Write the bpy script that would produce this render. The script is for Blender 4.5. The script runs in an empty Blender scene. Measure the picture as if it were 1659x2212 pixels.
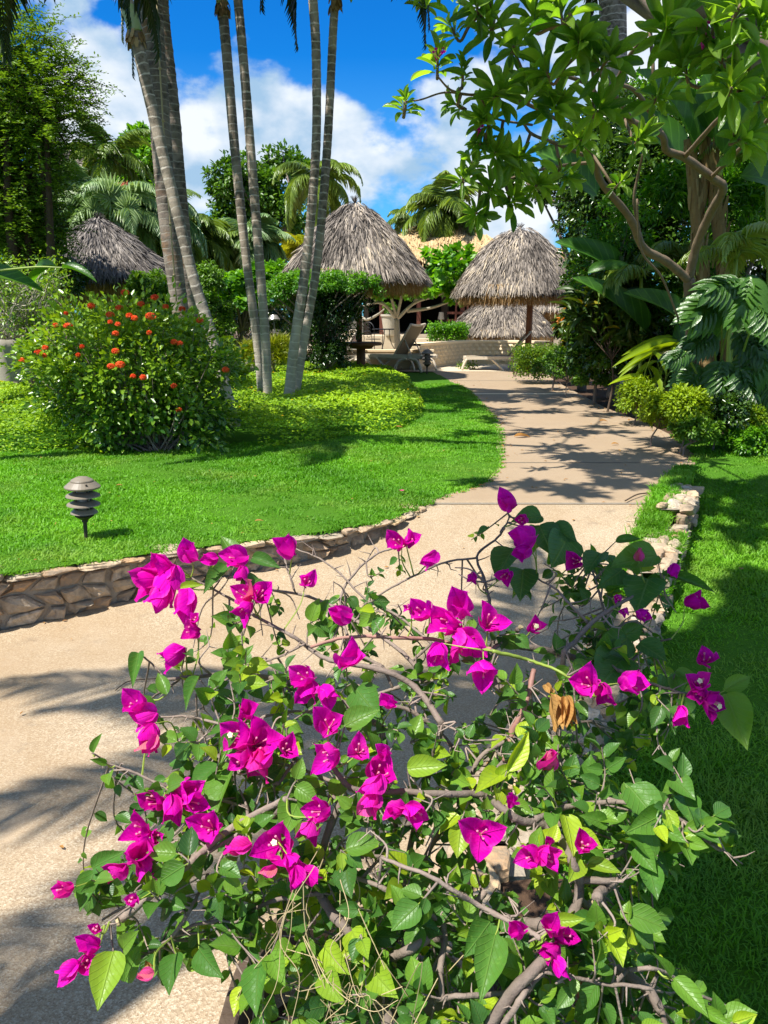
import bpy, math, random
import numpy as np
from mathutils import Vector, Matrix

# ------------------------------------------------------------------ camera, sky, sun, exposure
SC = bpy.context.scene
RG = np.random.default_rng(11)
random.seed(11)
F = 1661.0; CX = 829.5; CY = 1106.0
PITCH = math.radians(14.4); CAMZ = 1.45
SP, CP = math.sin(PITCH), math.cos(PITCH)
cam_data = bpy.data.cameras.new('camera')
cam = bpy.data.objects.new('camera', cam_data)
SC.collection.objects.link(cam)
cam.location = (0, 0, CAMZ)
cam.rotation_euler = (math.pi/2 - PITCH, 0, 0)
cam_data.sensor_fit = 'VERTICAL'
cam_data.angle = 2*math.atan(1106.0/F)
cam_data.clip_start = 0.05
cam_data.clip_end = 3000
SC.camera = cam

def nrm_(v): return v/np.linalg.norm(v)
def ray(px, py):
    xv = (px-CX)/F; yv = (CY-py)/F
    return np.array([xv, CP+yv*SP, yv*CP-SP])
def pix(px, py, d):                      # point at distance d along the view axis
    return np.array([0, 0, CAMZ]) + ray(px, py)*d
def W(px, py, Y):                        # point on the vertical plane y = Y
    r = ray(px, py); return np.array([0, 0, CAMZ]) + r*(Y/r[1])
def gnd(px, py, z=0.0):                  # point on a horizontal plane
    r = ray(px, py); return np.array([0, 0, CAMZ]) + r*((z-CAMZ)/r[2])
def pxm(n, Y):                           # n photo pixels in metres at distance Y
    return n*Y/F

SUN_EL = math.radians(61)
SUN_H = np.array([-0.81, -0.586]); SUN_H /= np.linalg.norm(SUN_H)
SUN = np.array([SUN_H[0]*math.cos(SUN_EL), SUN_H[1]*math.cos(SUN_EL), math.sin(SUN_EL)])
sl = bpy.data.lights.new('sun', 'SUN'); sl.energy = 5.0; sl.angle = math.radians(0.53); sl.color = (1.0, 0.955, 0.88)
so = bpy.data.objects.new('sun', sl); SC.collection.objects.link(so)
so.rotation_euler = Vector(SUN).to_track_quat('Z', 'Y').to_euler()
so.location = (-8, -4, 20)

wd = bpy.data.worlds.new('World'); SC.world = wd; wd.use_nodes = True
nt = wd.node_tree; nt.nodes.clear()
def _n(t, **k):
    n = nt.nodes.new(t)
    for a, b in k.items(): setattr(n, a, b)
    return n
LK = nt.links.new
out = _n('ShaderNodeOutputWorld'); bg = _n('ShaderNodeBackground'); LK(bg.outputs[0], out.inputs[0])
bg.inputs[1].default_value = 0.09
sky = _n('ShaderNodeTexSky', sky_type='NISHITA'); sky.sun_disc = False
sky.sun_elevation = SUN_EL; sky.sun_rotation = math.atan2(SUN_H[0], SUN_H[1])
sky.air_density = 1.0; sky.dust_density = 0.35; sky.ozone_density = 2.6
tc = _n('ShaderNodeTexCoord')
sat = _n('ShaderNodeHueSaturation'); sat.inputs['Saturation'].default_value = 1.35; sat.inputs['Value'].default_value = 1.0
LK(sky.outputs[0], sat.inputs['Color'])
tn = _n('ShaderNodeMix', data_type='RGBA'); tn.blend_type = 'MULTIPLY'; tn.inputs[0].default_value = 1; LK(sat.outputs[0], tn.inputs[6]); tn.inputs[7].default_value = (.10, .74, 1.16, 1)
def vmath(op, a, b=None):
    n = _n('ShaderNodeVectorMath', operation=op)
    for i, x in enumerate((a, b)):
        if x is None: continue
        if hasattr(x, 'is_linked') or hasattr(x, 'links'): LK(x, n.inputs[i])
        else: n.inputs[i].default_value = x
    return n
def fm(op, a, b=None, c=None, clamp=False):
    n = _n('ShaderNodeMath', operation=op); n.use_clamp = clamp
    for i, x in enumerate((a, b, c)):
        if x is None: continue
        if isinstance(x, (int, float)): n.inputs[i].default_value = x
        else: LK(x, n.inputs[i])
    return n.outputs[0]
# cloud layer: noise in direction space, gathered into banks where the photo has them
sep = _n('ShaderNodeSeparateXYZ'); LK(tc.outputs['Generated'], sep.inputs[0])
scl = vmath('MULTIPLY', tc.outputs['Generated'], (1.0, 1.0, 1.5))
n1 = _n('ShaderNodeTexNoise'); n1.inputs['Scale'].default_value = 5.5; n1.inputs['Detail'].default_value = 9; n1.inputs['Roughness'].default_value = 0.53; n1.inputs['Distortion'].default_value = 0.15
LK(scl.outputs[0], n1.inputs['Vector'])
def blob(px, py, rad_deg, amp):
    d = ray(px, py); d /= np.linalg.norm(d)
    dp = vmath('DOT_PRODUCT', tc.outputs['Generated'], tuple(d)).outputs['Value']
    ang = fm('ARCCOSINE', fm('MINIMUM', dp, 0.99999))
    q = fm('DIVIDE', ang, math.radians(rad_deg))
    return fm('MULTIPLY', fm('POWER', 2.718, fm('MULTIPLY', fm('MULTIPLY', q, q), -1.0)), amp)
tot = fm('MULTIPLY_ADD', n1.outputs['Fac'], 1.75, -.375)
for b in [(230, 130, 6.5, .13), (60, 60, 8, .12), (330, 260, 4.5, .12), (640, 255, 5.2, .30), (500, 260, 3.2, .12), (860, 300, 5.5, .32),
          (1000, 370, 5, .22), (400, 390, 3.5, .22), (700, 350, 5, .22), (1050, 140, 3.0, .2), (1300, 60, 9, .18), (1500, 200, 9, .15), (250, 330, 5, .16),
          (720, 60, 8.5, -.26), (880, 190, 4.0, -.14), (930, 210, 3.0, -.12), (430, 330, 1.6, -.16), (380, 205, 2.0, -.18), (460, 300, 1.5, -.10), (560, 30, 5, -.14), (780, 120, 4, -.10), (620, 150, 2.5, -.12)]:
    tot = fm('ADD', tot, blob(*b))
# unseen cloud added overhead, behind and to both sides to keep ambient light neutral
mb2 = _n('ShaderNodeMapRange'); LK(vmath('DOT_PRODUCT', tc.outputs['Generated'], tuple(nrm_(ray(829, 500)))).outputs['Value'], mb2.inputs[0]); mb2.inputs[1].default_value = .80; mb2.inputs[2].default_value = .35; mb2.inputs[3].default_value = 0; mb2.inputs[4].default_value = .15
tot = fm('ADD', tot, mb2.outputs[0])
mr = _n('ShaderNodeMapRange'); mr.interpolation_type = 'SMOOTHSTEP'
LK(tot, mr.inputs[0]); mr.inputs[1].default_value = 0.56; mr.inputs[2].default_value = 0.72
n2 = _n('ShaderNodeTexNoise'); n2.inputs['Scale'].default_value = 9; n2.inputs['Detail'].default_value = 7
LK(vmath('ADD', scl.outputs[0], (3.1, 1.7, .18)).outputs[0], n2.inputs['Vector'])
cr = _n('ShaderNodeValToRGB'); cr.color_ramp.elements[0].position = 0.40; cr.color_ramp.elements[1].position = 0.58
cr.color_ramp.elements[0].color = (2.6, 3.9, 5.3, 1); cr.color_ramp.elements[1].color = (6.3, 6.6, 6.9, 1)
LK(n2.outputs['Fac'], cr.inputs[0])
# horizon fade so the lowest air is pale
hz = _n('ShaderNodeMapRange'); LK(sep.outputs['Z'], hz.inputs[0]); hz.inputs[1].default_value = 0.0; hz.inputs[2].default_value = 0.28; hz.inputs[3].default_value = 0.55; hz.inputs[4].default_value = 0.0
cm = fm('MULTIPLY', mr.outputs[0], 0.96)
mx0 = _n('ShaderNodeMix', data_type='RGBA'); LK(hz.outputs[0], mx0.inputs[0]); LK(tn.outputs[2], mx0.inputs[6]); mx0.inputs[7].default_value = (2.0, 4.4, 6.6, 1)
mx = _n('ShaderNodeMix', data_type='RGBA'); LK(cm, mx.inputs[0]); LK(mx0.outputs[2], mx.inputs[6]); LK(cr.outputs[0], mx.inputs[7])
LK(mx.outputs[2], bg.inputs[0])

SC.view_settings.view_transform = 'Standard'; SC.view_settings.look = 'None'
SC.view_settings.gamma = 1.0; SC.view_settings.use_curve_mapping = False
SC.view_settings.exposure = 0.80
SC.render.engine = 'CYCLES'
SC.cycles.max_bounces = 6; SC.cycles.diffuse_bounces = 3; SC.cycles.glossy_bounces = 2; SC.cycles.transmission_bounces = 3; SC.cycles.transparent_max_bounces = 4
SC.cycles.caustics_reflective = False; SC.cycles.caustics_refractive = False

# ------------------------------------------------------------------ mesh helpers
def nrm(a):
    a = np.asarray(a, float); return a/np.maximum(np.linalg.norm(a, axis=-1, keepdims=True), 1e-9)

def wloc(o):
    v = np.zeros(3)
    while o is not None: v = v+np.array(o.location); o = o.parent
    return v
class MB:
    def __init__(s): s.V = []; s.UV = []; s.F = {}; s.n = 0
    def add(s, V, Fs, tint=0.5, mat=0, uv=None):
        V = np.asarray(V, float).reshape(-1, 3)
        s.V.append(V); s.UV.append(np.zeros((len(V), 2)) if uv is None else np.asarray(uv, float).reshape(-1, 2))
        if not isinstance(Fs, list): Fs = [Fs]
        for f in Fs:
            f = np.asarray(f, np.int64)
            if f.size == 0: continue
            k = f.shape[1]
            t = np.broadcast_to(np.asarray(tint, float), (len(f),)) if np.ndim(tint) == 0 else np.asarray(tint, float)
            if len(t) != len(f): t = np.resize(t, len(f))
            s.F.setdefault(k, []).append((f + s.n, t, np.full(len(f), mat)))
        s.n += len(V)
    def build(s, name, mats, parent=None, smooth=False, loc=None):
        V = np.concatenate(s.V); UV = np.concatenate(s.UV)
        off = wloc(parent) if (parent is not None and loc is None) else (np.array(loc) if loc is not None else np.zeros(3))
        V = V - off
        me = bpy.data.meshes.new(name)
        me.vertices.add(len(V)); me.vertices.foreach_set('co', V.astype(np.float32).ravel())
        vi, ls, tt, mi, cur = [], [], [], [], 0
        for k in sorted(s.F):
            for f, t, m in s.F[k]:
                vi.append(f.ravel()); ls.append(cur + np.arange(len(f))*k); tt.append(t); mi.append(m); cur += f.size
        vi = np.concatenate(vi); ls = np.concatenate(ls); tt = np.concatenate(tt); mi = np.concatenate(mi)
        me.loops.add(len(vi)); me.loops.foreach_set('vertex_index', vi.astype(np.int32))
        me.polygons.add(len(ls)); me.polygons.foreach_set('loop_start', ls.astype(np.int32))
        me.update(calc_edges=True)
        me.polygons.foreach_set('material_index', mi.astype(np.int32))
        me.polygons.foreach_set('use_smooth', np.full(len(ls), bool(smooth)))
        a = me.attributes.new('tint', 'FLOAT', 'FACE'); a.data.foreach_set('value', tt.astype(np.float32))
        u = me.uv_layers.new(name='UVMap'); u.data.foreach_set('uv', UV[vi].astype(np.float32).ravel())
        if not isinstance(mats, (list, tuple)): mats = [mats]
        for m in mats: me.materials.append(m)
        o = bpy.data.objects.new(name, me); SC.collection.objects.link(o)
        if parent is not None: o.parent = parent
        elif loc is not None: o.location = loc
        return o

def thing(name, label, cat, loc=(0, 0, 0), group=None):
    o = bpy.data.objects.new(name, None); SC.collection.objects.link(o)
    o.location = [float(x) for x in loc]; o.empty_display_size = 0.2
    o['label'] = label; o['category'] = cat
    if group: o['group'] = group
    return o
def tag(o, label=None, cat=None, group=None, kind=None):
    if label: o['label'] = label
    if cat: o['category'] = cat
    if group: o['group'] = group
    if kind: o['kind'] = kind
    return o
def copy_tree(o, parent=None):
    c = o.copy(); SC.collection.objects.link(c); c.parent = parent
    for ch in list(o.children): copy_tree(ch, c)
    return c

# ---- leaf templates: x along, y across (-.5...5), z lift; returned as (V, [faces])
def strip_tpl(st, wd_, fold=0.12, curl=0.15, wave=0.0, cols=3):
    V = []; n = len(st)
    ys = np.linspace(-1, 1, cols)
    for i, (x, w) in enumerate(zip(st, wd_)):
        for y in ys:
            V.append((x, y*w*0.5, abs(y)**1.7*fold*w - curl*x*x + wave*math.sin(x*9+y*2)*abs(y)))
    Fq = []
    for i in range(n-1):
        for j in range(cols-1):
            a = i*cols+j; Fq.append((a, a+1, a+cols+1, a+cols))
    return np.array(V), [np.array(Fq)]
T_LO = (np.array([(0, 0, 0), (.35, .5, .09), (.7, .36, .03), (1, 0, -.08), (.7, -.36, .03), (.35, -.5, .09)]), [np.array([(0, 3, 2, 1), (0, 5, 4, 3)])])
T_TRI = (np.array([(0, 0, 0), (.45, .5, .08), (1, 0, -.08), (.45, -.5, .08)]), [np.array([(0, 2, 1), (0, 3, 2)])])
T_STRIP = (np.array([(0, -.4, 0), (0, .4, 0), (.5, .5, -.02), (.5, -.5, -.02), (1, .22, -.12), (1, -.22, -.12)]), [np.array([(0, 1, 2, 3), (3, 2, 4, 5)])])
T_BLADE = (np.array([(0, -.5, 0), (0, .5, 0), (.55, .33, .0), (.55, -.33, .0), (1, 0, -.25)]), [np.array([(0, 1, 2, 3)]), np.array([(3, 2, 4)])])
T_BOUG = strip_tpl([0, .05, .15, .29, .45, .61, .76, .88, 1], [.08, .48, .83, .99, 1, .86, .56, .25, .01], .17, .18, .016, cols=5)
T_PLUM = strip_tpl([0, .1, .28, .48, .66, .82, .93, 1], [.10, .26, .60, .90, 1, .92, .62, .12], .18, .22)
T_LONG = strip_tpl([0, .1, .3, .5, .7, .87, 1], [.1, .55, .95, 1, .85, .5, .03], .12, .35)
T_BANANA = strip_tpl([0, .06, .15, .3, .45, .6, .75, .88, .96, 1], [.05, .5, .85, 1, 1, .95, .82, .55, .3, .03], .16, .38, .01)
T_LEAFLET = strip_tpl([0, .3, .65, 1], [.6, 1, .75, .05], .15, .3)

def leaves(mb, tpl, P, D, N, L, Wd, tint=0.5, mat=0, uvoff=0.0):
    TV, TF = tpl
    P = np.atleast_2d(P); n = len(P)
    D = nrm(np.broadcast_to(D, (n, 3))); N = np.broadcast_to(N, (n, 3))
    S = nrm(np.cross(N, D)); N2 = np.cross(D, S)
    L = np.broadcast_to(L, (n,)).astype(float); Wd = np.broadcast_to(Wd, (n,)).astype(float)
    V = (P[:, None, :] + D[:, None, :]*(TV[None, :, 0:1]*L[:, None, None]) + S[:, None, :]*(TV[None, :, 1:2]*Wd[:, None, None])
         + N2[:, None, :]*(TV[None, :, 2:3]*L[:, None, None]))
    m = len(TV); Fs = []; tints = np.broadcast_to(tint, (n,))
    uv = np.tile(np.stack([TV[:, 0], TV[:, 1]+.5], 1), (n, 1))
    base = mb.n
    mb.V.append(V.reshape(-1, 3)); mb.UV.append(uv)
    for tf in TF:
        f = (tf[None] + (np.arange(n)*m)[:, None, None]).reshape(-1, tf.shape[1])
        mb.F.setdefault(tf.shape[1], []).append((f+base, np.repeat(tints, len(tf)), np.full(len(f), mat)))
    mb.n += n*m

def smooth(pts, per=6):
    P = np.asarray(pts, float)
    if len(P) < 3: 
        t = np.linspace(0, 1, per+1)[:, None]; return P[0]*(1-t)+P[-1]*t
    Q = np.vstack([2*P[0]-P[1], P, 2*P[-1]-P[-2]]); o = []
    for i in range(1, len(Q)-2):
        p0, p1, p2, p3 = Q[i-1], Q[i], Q[i+1], Q[i+2]
        for t in np.linspace(0, 1, per, endpoint=False):
            o.append(.5*((2*p1)+(-p0+p2)*t+(2*p0-5*p1+4*p2-p3)*t*t+(-p0+3*p1-3*p2+p3)*t**3))
    o.append(Q[-2]); return np.array(o)

def tube(mb, P, r, seg=6, tint=0.5, mat=0, cap=True):
    P = np.asarray(P, float); n = len(P); r = np.broadcast_to(np.asarray(r, float), (n,))
    T = np.gradient(P, axis=0); T = nrm(T)
    ref = np.array([0, 0, 1.]) if abs(T[0][2]) < .9 else np.array([1., 0, 0])
    u = nrm(np.cross(ref, T[0])); U = []
    for i in range(n):
        u = nrm(u - T[i]*np.dot(u, T[i])); U.append(u)
    U = np.array(U); Vv = np.cross(T, U)
    a = np.arange(seg)*2*math.pi/seg
    V = P[:, None]+r[:, None, None]*(np.cos(a)[None, :, None]*U[:, None]+np.sin(a)[None, :, None]*Vv[:, None])
    ln = np.concatenate([[0], np.cumsum(np.linalg.norm(np.diff(P, axis=0), axis=1))])
    uv = np.stack([np.tile(a/(2*math.pi), n), np.repeat(ln, seg)], 1)
    i, j = np.meshgrid(np.arange(n-1), np.arange(seg), indexing='ij'); j2 = (j+1) % seg
    Fq = np.stack([i*seg+j, i*seg+j2, (i+1)*seg+j2, (i+1)*seg+j], -1).reshape(-1, 4)
    Fs = [Fq]
    if cap:
        Fs.append(np.arange(seg)[None, ::-1]); Fs.append((np.arange(seg)+(n-1)*seg)[None])
    mb.add(V.reshape(-1, 3), Fs, tint, mat, uv)

def lathe(mb, prof, c=(0, 0, 0), seg=24, tint=0.5, mat=0, cap=False):
    P = np.array(prof, float); n = len(P); a = np.arange(seg)*2*math.pi/seg; c = np.asarray(c, float)
    V = np.stack([P[:, None, 0]*np.cos(a)+c[0], P[:, None, 0]*np.sin(a)+c[1], np.repeat(P[:, 1:2], seg, 1)+c[2]], -1)
    i, j = np.meshgrid(np.arange(n-1), np.arange(seg), indexing='ij'); j2 = (j+1) % seg
    Fq = np.stack([i*seg+j, i*seg+j2, (i+1)*seg+j2, (i+1)*seg+j], -1).reshape(-1, 4)
    Fs = [Fq]
    if cap: Fs += [np.arange(seg)[None, ::-1], (np.arange(seg)+(n-1)*seg)[None]]
    mb.add(V.reshape(-1, 3), Fs, tint, mat)

BOXF = np.array([(0, 3, 2, 1), (4, 5, 6, 7), (0, 1, 5, 4), (1, 2, 6, 5), (2, 3, 7, 6), (3, 0, 4, 7)])
def box(mb, c, size, rz=0.0, tint=0.5, mat=0, ry=0.0, bev=0.0):
    s = np.array(size, float)/2
    if bev <= 0:
        V = np.array([(-1, -1, -1), (1, -1, -1), (1, 1, -1), (-1, 1, -1), (-1, -1, 1), (1, -1, 1), (1, 1, 1), (-1, 1, 1)])*s; Fq = [BOXF]
    else:
        V = []; 
        for z, k in ((-1, 1), (-1, 0), (1, 0), (1, 1)):
            ins = bev if k else 0
            zz = z*s[2] if k else z*(s[2]-bev)
            for x, y in ((-1, -1), (1, -1), (1, 1), (-1, 1)): V.append((x*(s[0]-ins), y*(s[1]-ins), zz))
        V = np.array(V); q = []
        for i in range(3):
            for j in range(4): q.append((i*4+j, i*4+(j+1) % 4, (i+1)*4+(j+1) % 4, (i+1)*4+j))
        q += [(3, 2, 1, 0), (12, 13, 14, 15)]; Fq = [np.array(q)]
    cy, sy = math.cos(ry), math.sin(ry)
    V = np.stack([V[:, 0]*cy+V[:, 2]*sy, V[:, 1], -V[:, 0]*sy+V[:, 2]*cy], 1)
    cz, sz = math.cos(rz), math.sin(rz)
    V = np.stack([V[:, 0]*cz-V[:, 1]*sz, V[:, 0]*sz+V[:, 1]*cz, V[:, 2]], 1)+np.asarray(c, float)
    mb.add(V, Fq, tint, mat)

# unit cube-sphere grid for stones
def _cube(n=5):
    V = []; Fq = []
    g = np.linspace(-1, 1, n)
    for ax in range(3):
        for sg in (-1, 1):
            b = len(V)
            for i in range(n):
                for j in range(n):
                    p = [0, 0, 0]; p[ax] = sg; p[(ax+1) % 3] = g[i]; p[(ax+2) % 3] = g[j]; V.append(p)
            for i in range(n-1):
                for j in range(n-1):
                    q = (b+i*n+j, b+(i+1)*n+j, b+(i+1)*n+j+1, b+i*n+j+1)
                    Fq.append(q if sg > 0 else q[::-1])
    return np.array(V, float), np.array(Fq)
CUBV, CUBF = _cube(5)
def stone(mb, c, ax, rng, tint=0.5, cuts=7, k=4.0, lo=.72):
    p = CUBV/((np.abs(CUBV)**k).sum(1, keepdims=True))**(1/k)
    for _ in range(cuts):
        n = nrm(rng.normal(size=3)); d = rng.uniform(lo, 1.0)
        e = np.maximum(0, p@n-d); p = p-e[:, None]*n
    p = p+.03*np.sin(p[:, [1, 2, 0]]*7+rng.uniform(0, 6))
    mb.add(np.asarray(c)+p@np.asarray(ax, float), [CUBF], tint)

# ------------------------------------------------------------------ materials
def mat(name):
    m = bpy.data.materials.new(name); m.use_nodes = True; t = m.node_tree
    b = t.nodes['Principled BSDF']; return m, t, b
def _mix(t, f, a, b):
    n = t.nodes.new('ShaderNodeMix'); n.data_type = 'RGBA'
    for s, x in ((0, f), (6, a), (7, b)):
        if isinstance(x, (int, float)): n.inputs[s].default_value = x
        elif isinstance(x, tuple): n.inputs[s].default_value = (*x[:3], 1)
        else: t.links.new(x, n.inputs[s])
    return n.outputs[2]
def ramp(t, fac, stops, interp='LINEAR'):
    r = t.nodes.new('ShaderNodeValToRGB'); e = r.color_ramp; e.interpolation = interp
    while len(e.elements) < len(stops): e.elements.new(.5)
    for el, (p, c) in zip(e.elements, stops): el.position = p; el.color = (*c[:3], 1)
    t.links.new(fac, r.inputs[0]); return r.outputs[0]
def attr(t, n='tint'):
    a = t.nodes.new('ShaderNodeAttribute'); a.attribute_name = n; return a.outputs['Fac']
def noise(t, scale, detail=3, rough=.5, vec=None, coord='Object', dist=0):
    n = t.nodes.new('ShaderNodeTexNoise'); n.inputs['Scale'].default_value = scale; n.inputs['Detail'].default_value = detail
    n.inputs['Roughness'].default_value = rough; n.inputs['Distortion'].default_value = dist
    if vec is None: c = t.nodes.new('ShaderNodeTexCoord'); vec = c.outputs[coord]
    t.links.new(vec, n.inputs['Vector']); return n.outputs['Fac']
def bump(t, b, h, strength=.4, dist=.01):
    n = t.nodes.new('ShaderNodeBump'); n.inputs['Strength'].default_value = strength; n.inputs['Distance'].default_value = dist
    t.links.new(h, n.inputs['Height']); t.links.new(n.outputs[0], b.inputs['Normal']); return n
def tmath(t, op, a, b=None, c=None, clamp=False):
    n = t.nodes.new('ShaderNodeMath'); n.operation = op; n.use_clamp = clamp
    for i, x in enumerate((a, b, c)):
        if x is None: continue
        if isinstance(x, (int, float)): n.inputs[i].default_value = x
        else: t.links.new(x, n.inputs[i])
    return n.outputs[0]

def leafmat(name, dark, light, trans=.3, tcol=None, rough=.42, spec=.4, vein=0.0, stops=None, nz=6.0, vcol=None):
    m, t, b = mat(name)
    a = attr(t)
    col = ramp(t, a, stops if stops else [(0, dark), (1, light)])
    f = noise(t, nz, 3)
    col = _mix(t, tmath(t, 'MULTIPLY', f, .5), col, tuple(x*.55 for x in dark))
    if name == 'grass blades':
        col = _mix(t, ramp(t, noise(t, .8, 6, .65), [(.5, (0, 0, 0)), (.72, (.75, .75, .75))]), col, (.30, .42, .07)); col = _mix(t, ramp(t, noise(t, 3.1, 5, .6, dist=.4), [(.56, (0, 0, 0)), (.72, (.6, .6, .6))]), col, (.06, .20, .02))
    if vein > 0:
        uvn = t.nodes.new('ShaderNodeUVMap'); sp = t.nodes.new('ShaderNodeSeparateXYZ'); t.links.new(uvn.outputs[0], sp.inputs[0])
        d = tmath(t, 'ABSOLUTE', tmath(t, 'SUBTRACT', sp.outputs[1], .5))
        mid = tmath(t, 'SUBTRACT', 1.0, tmath(t, 'MULTIPLY', d, 30.0), clamp=True)
        s = tmath(t, 'SINE', tmath(t, 'MULTIPLY', tmath(t, 'SUBTRACT', sp.outputs[0], tmath(t, 'MULTIPLY', d, .75)), 44.0))
        side = tmath(t, 'MULTIPLY', tmath(t, 'SUBTRACT', s, .80), 4.5, clamp=True)
        v = tmath(t, 'MAXIMUM', mid, tmath(t, 'MULTIPLY', side, .55))
        col = _mix(t, tmath(t, 'MULTIPLY', v, vein), col, vcol if vcol else tuple(min(1, x*1.7+.03) for x in light))
        if 'bract' in name:
            e_ = ramp(t, tmath(t, 'MULTIPLY', d, 2.0), [(.72, (0, 0, 0)), (1.0, (.6, .6, .6))]); col = _mix(t, e_, col, (.96, .10, .55)); col = _mix(t, ramp(t, noise(t, 16, 4, .6), [(.5, (0, 0, 0)), (.75, (.5, .5, .5))]), col, (.95, .07, .62))
        col = _mix(t, ramp(t, noise(t, 55, 5, .7), [(.60, (0, 0, 0)), (.70, (.45, .45, .45))]), col, tuple(min(1, x*1.35+.02) for x in light))
        bump(t, b, tmath(t, 'ADD', tmath(t, 'MULTIPLY', v, -1.0), tmath(t, 'MULTIPLY', noise(t, 60, 4), 1.6)), .7, .002)
    t.links.new(col, b.inputs['Base Color'])
    b.inputs['Roughness'].default_value = rough; b.inputs['Specular IOR Level'].default_value = spec
    tr = t.nodes.new('ShaderNodeBsdfTranslucent')
    hs = t.nodes.new('ShaderNodeMix'); hs.data_type = 'RGBA'; hs.blend_type = 'MULTIPLY'; hs.inputs[0].default_value = 1
    t.links.new(col, hs.inputs[6]); hs.inputs[7].default_value = (*(tcol or (2.2, 1.9, .7)), 1)
    t.links.new(hs.outputs[2], tr.inputs[0])
    ms = t.nodes.new('ShaderNodeMixShader'); ms.inputs[0].default_value = trans
    t.links.new(b.outputs[0], ms.inputs[1]); t.links.new(tr.outputs[0], ms.inputs[2])
    t.links.new(ms.outputs[0], t.nodes['Material Output'].inputs[0])
    return m
def plain(name, c1, c2=None, rough=.7, scale=8, spec=.3, bumps=.3, bd=.01, usetint=True, detail=5, metal=0):
    m, t, b = mat(name)
    f = noise(t, scale, detail, .6)
    col = _mix(t, f, c1, c2 if c2 else tuple(x*.6 for x in c1))
    if usetint:
        col2 = t.nodes.new('ShaderNodeMix'); col2.data_type = 'RGBA'; col2.blend_type = 'MULTIPLY'; col2.inputs[0].default_value = 1
        t.links.new(col, col2.inputs[6])
        t.links.new(ramp(t, attr(t), [(0, (.45, .45, .45)), (.5, (1, 1, 1)), (1, (1.5, 1.5, 1.5))]), col2.inputs[7]); col = col2.outputs[2]
    t.links.new(col, b.inputs['Base Color']); b.inputs['Roughness'].default_value = rough; b.inputs['Specular IOR Level'].default_value = spec
    b.inputs['Metallic'].default_value = metal
    if bumps: bump(t, b, noise(t, scale*3, 5, .6), bumps, bd)
    return m

M = {}
M['grass'] = leafmat('grass blades', (.06, .22, .008), (.21, .52, .02), .34, (1.4, 1.4, .5), .5, .25, nz=1.3)
M['cover'] = leafmat('ground cover leaves', (.09, .24, .01), (.46, .68, .015), .32, (1.6, 1.5, .5), .5, .3, nz=2)
M['boug'] = leafmat('bougainvillea leaves', (.03, .095, .018), (.12, .26, .03), .30, (1.9, 1.9, .5), .40, .4, vein=.22, nz=9,
                    stops=[(0, (.03, .10, .02)), (.5, (.085, .23, .032)), (.8, (.20, .38, .03)), (1, (.44, .58, .02))], vcol=(.32, .46, .12))
M['bract'] = leafmat('magenta bracts', (.62, .004, .34), (.90, .012, .56), .42, (1.25, .8, 1.15), .65, .06, vein=.5, nz=30, vcol=(.62, .01, .26),
                     stops=[(0, (.62, .002, .32)), (.4, (.84, .004, .53)), (.8, (.95, .008, .66)), (.93, (.88, .03, .36)), (1, (.82, .24, .24))])
M['ixora'] = leafmat('flowering shrub leaves', (.04, .14, .018), (.36, .56, .03), .30, (1.8, 1.6, .5), .28, .6, nz=5)
M['petal'] = leafmat('orange petals', (.88, .06, .02), (1.0, .24, .04), .25, (1.2, 1.0, .8), .5, .2)
M['yellow'] = leafmat('yellow petals', (.9, .55, .01), (.95, .75, .02), .2, (1, 1, .6), .5, .2)
M['plum'] = leafmat('frangipani leaves', (.06, .17, .02), (.36, .54, .08), .55, (1.7, 1.8, .4), .30, .65, vein=.4, nz=5, vcol=(.26, .4, .10))
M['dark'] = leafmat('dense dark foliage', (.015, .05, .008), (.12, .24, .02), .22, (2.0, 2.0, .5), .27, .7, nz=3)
M['mid'] = leafmat('mid green foliage', (.045, .13, .012), (.22, .40, .03), .28, (1.8, 1.8, .5), .4, .4, nz=3)
M['lime'] = leafmat('lime green foliage', (.06, .16, .008), (.38, .52, .015), .35, (1.5, 1.4, .4), .45, .3, nz=4)
M['bright'] = leafmat('bright green foliage', (.04, .16, .01), (.24, .52, .015), .35, (1.7, 1.7, .4), .36, .4, nz=3)
M['feather'] = leafmat('feathery foliage', (.025, .09, .012), (.30, .50, .04), .3, (1.7, 1.6, .5), .45, .3, nz=2)
M['frond'] = leafmat('palm fronds', (.07, .15, .025), (.36, .48, .08), .25, (1.8, 1.7, .5), .36, .5, nz=3)
M['frondgrey'] = leafmat('grey green palm fronds', (.12, .24, .07), (.46, .58, .26), .22, (1.4, 1.5, .7), .4, .5, nz=3)
M['frondyel'] = leafmat('yellow palm fronds', (.22, .30, .01), (.62, .62, .02), .3, (1.4, 1.2, .4), .45, .3, nz=3)
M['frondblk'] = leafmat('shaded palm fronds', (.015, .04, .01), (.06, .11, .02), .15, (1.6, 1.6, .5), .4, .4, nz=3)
M['philo'] = leafmat('philodendron leaves', (.018, .07, .008), (.08, .20, .02), .25, (1.8, 1.8, .5), .33, .5, vein=.35, nz=4, vcol=(.15, .3, .1))
M['banana'] = leafmat('banana leaves', (.03, .11, .01), (.10, .26, .02), .4, (2.2, 2.1, .5), .35, .5, vein=.4, nz=4)
M['croton'] = leafmat('croton leaves', (.05, .10, .01), (.6, .30, .02), .3, (1.5, 1.2, .4), .4, .4, stops=[(0, (.03, .08, .01)), (.6, (.10, .17, .015)), (.85, (.45, .33, .01)), (1, (.65, .20, .02))])
M['dryleaf'] = leafmat('dry leaf', (.45, .22, .06), (.62, .38, .13), .3, (1.3, 1.1, .7), .7, .1, vein=.3, nz=20, vcol=(.35, .16, .05))
M['straw'] = plain('dry straw', (.40, .33, .18), (.24, .18, .09), .7, 30, bumps=0)
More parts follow.
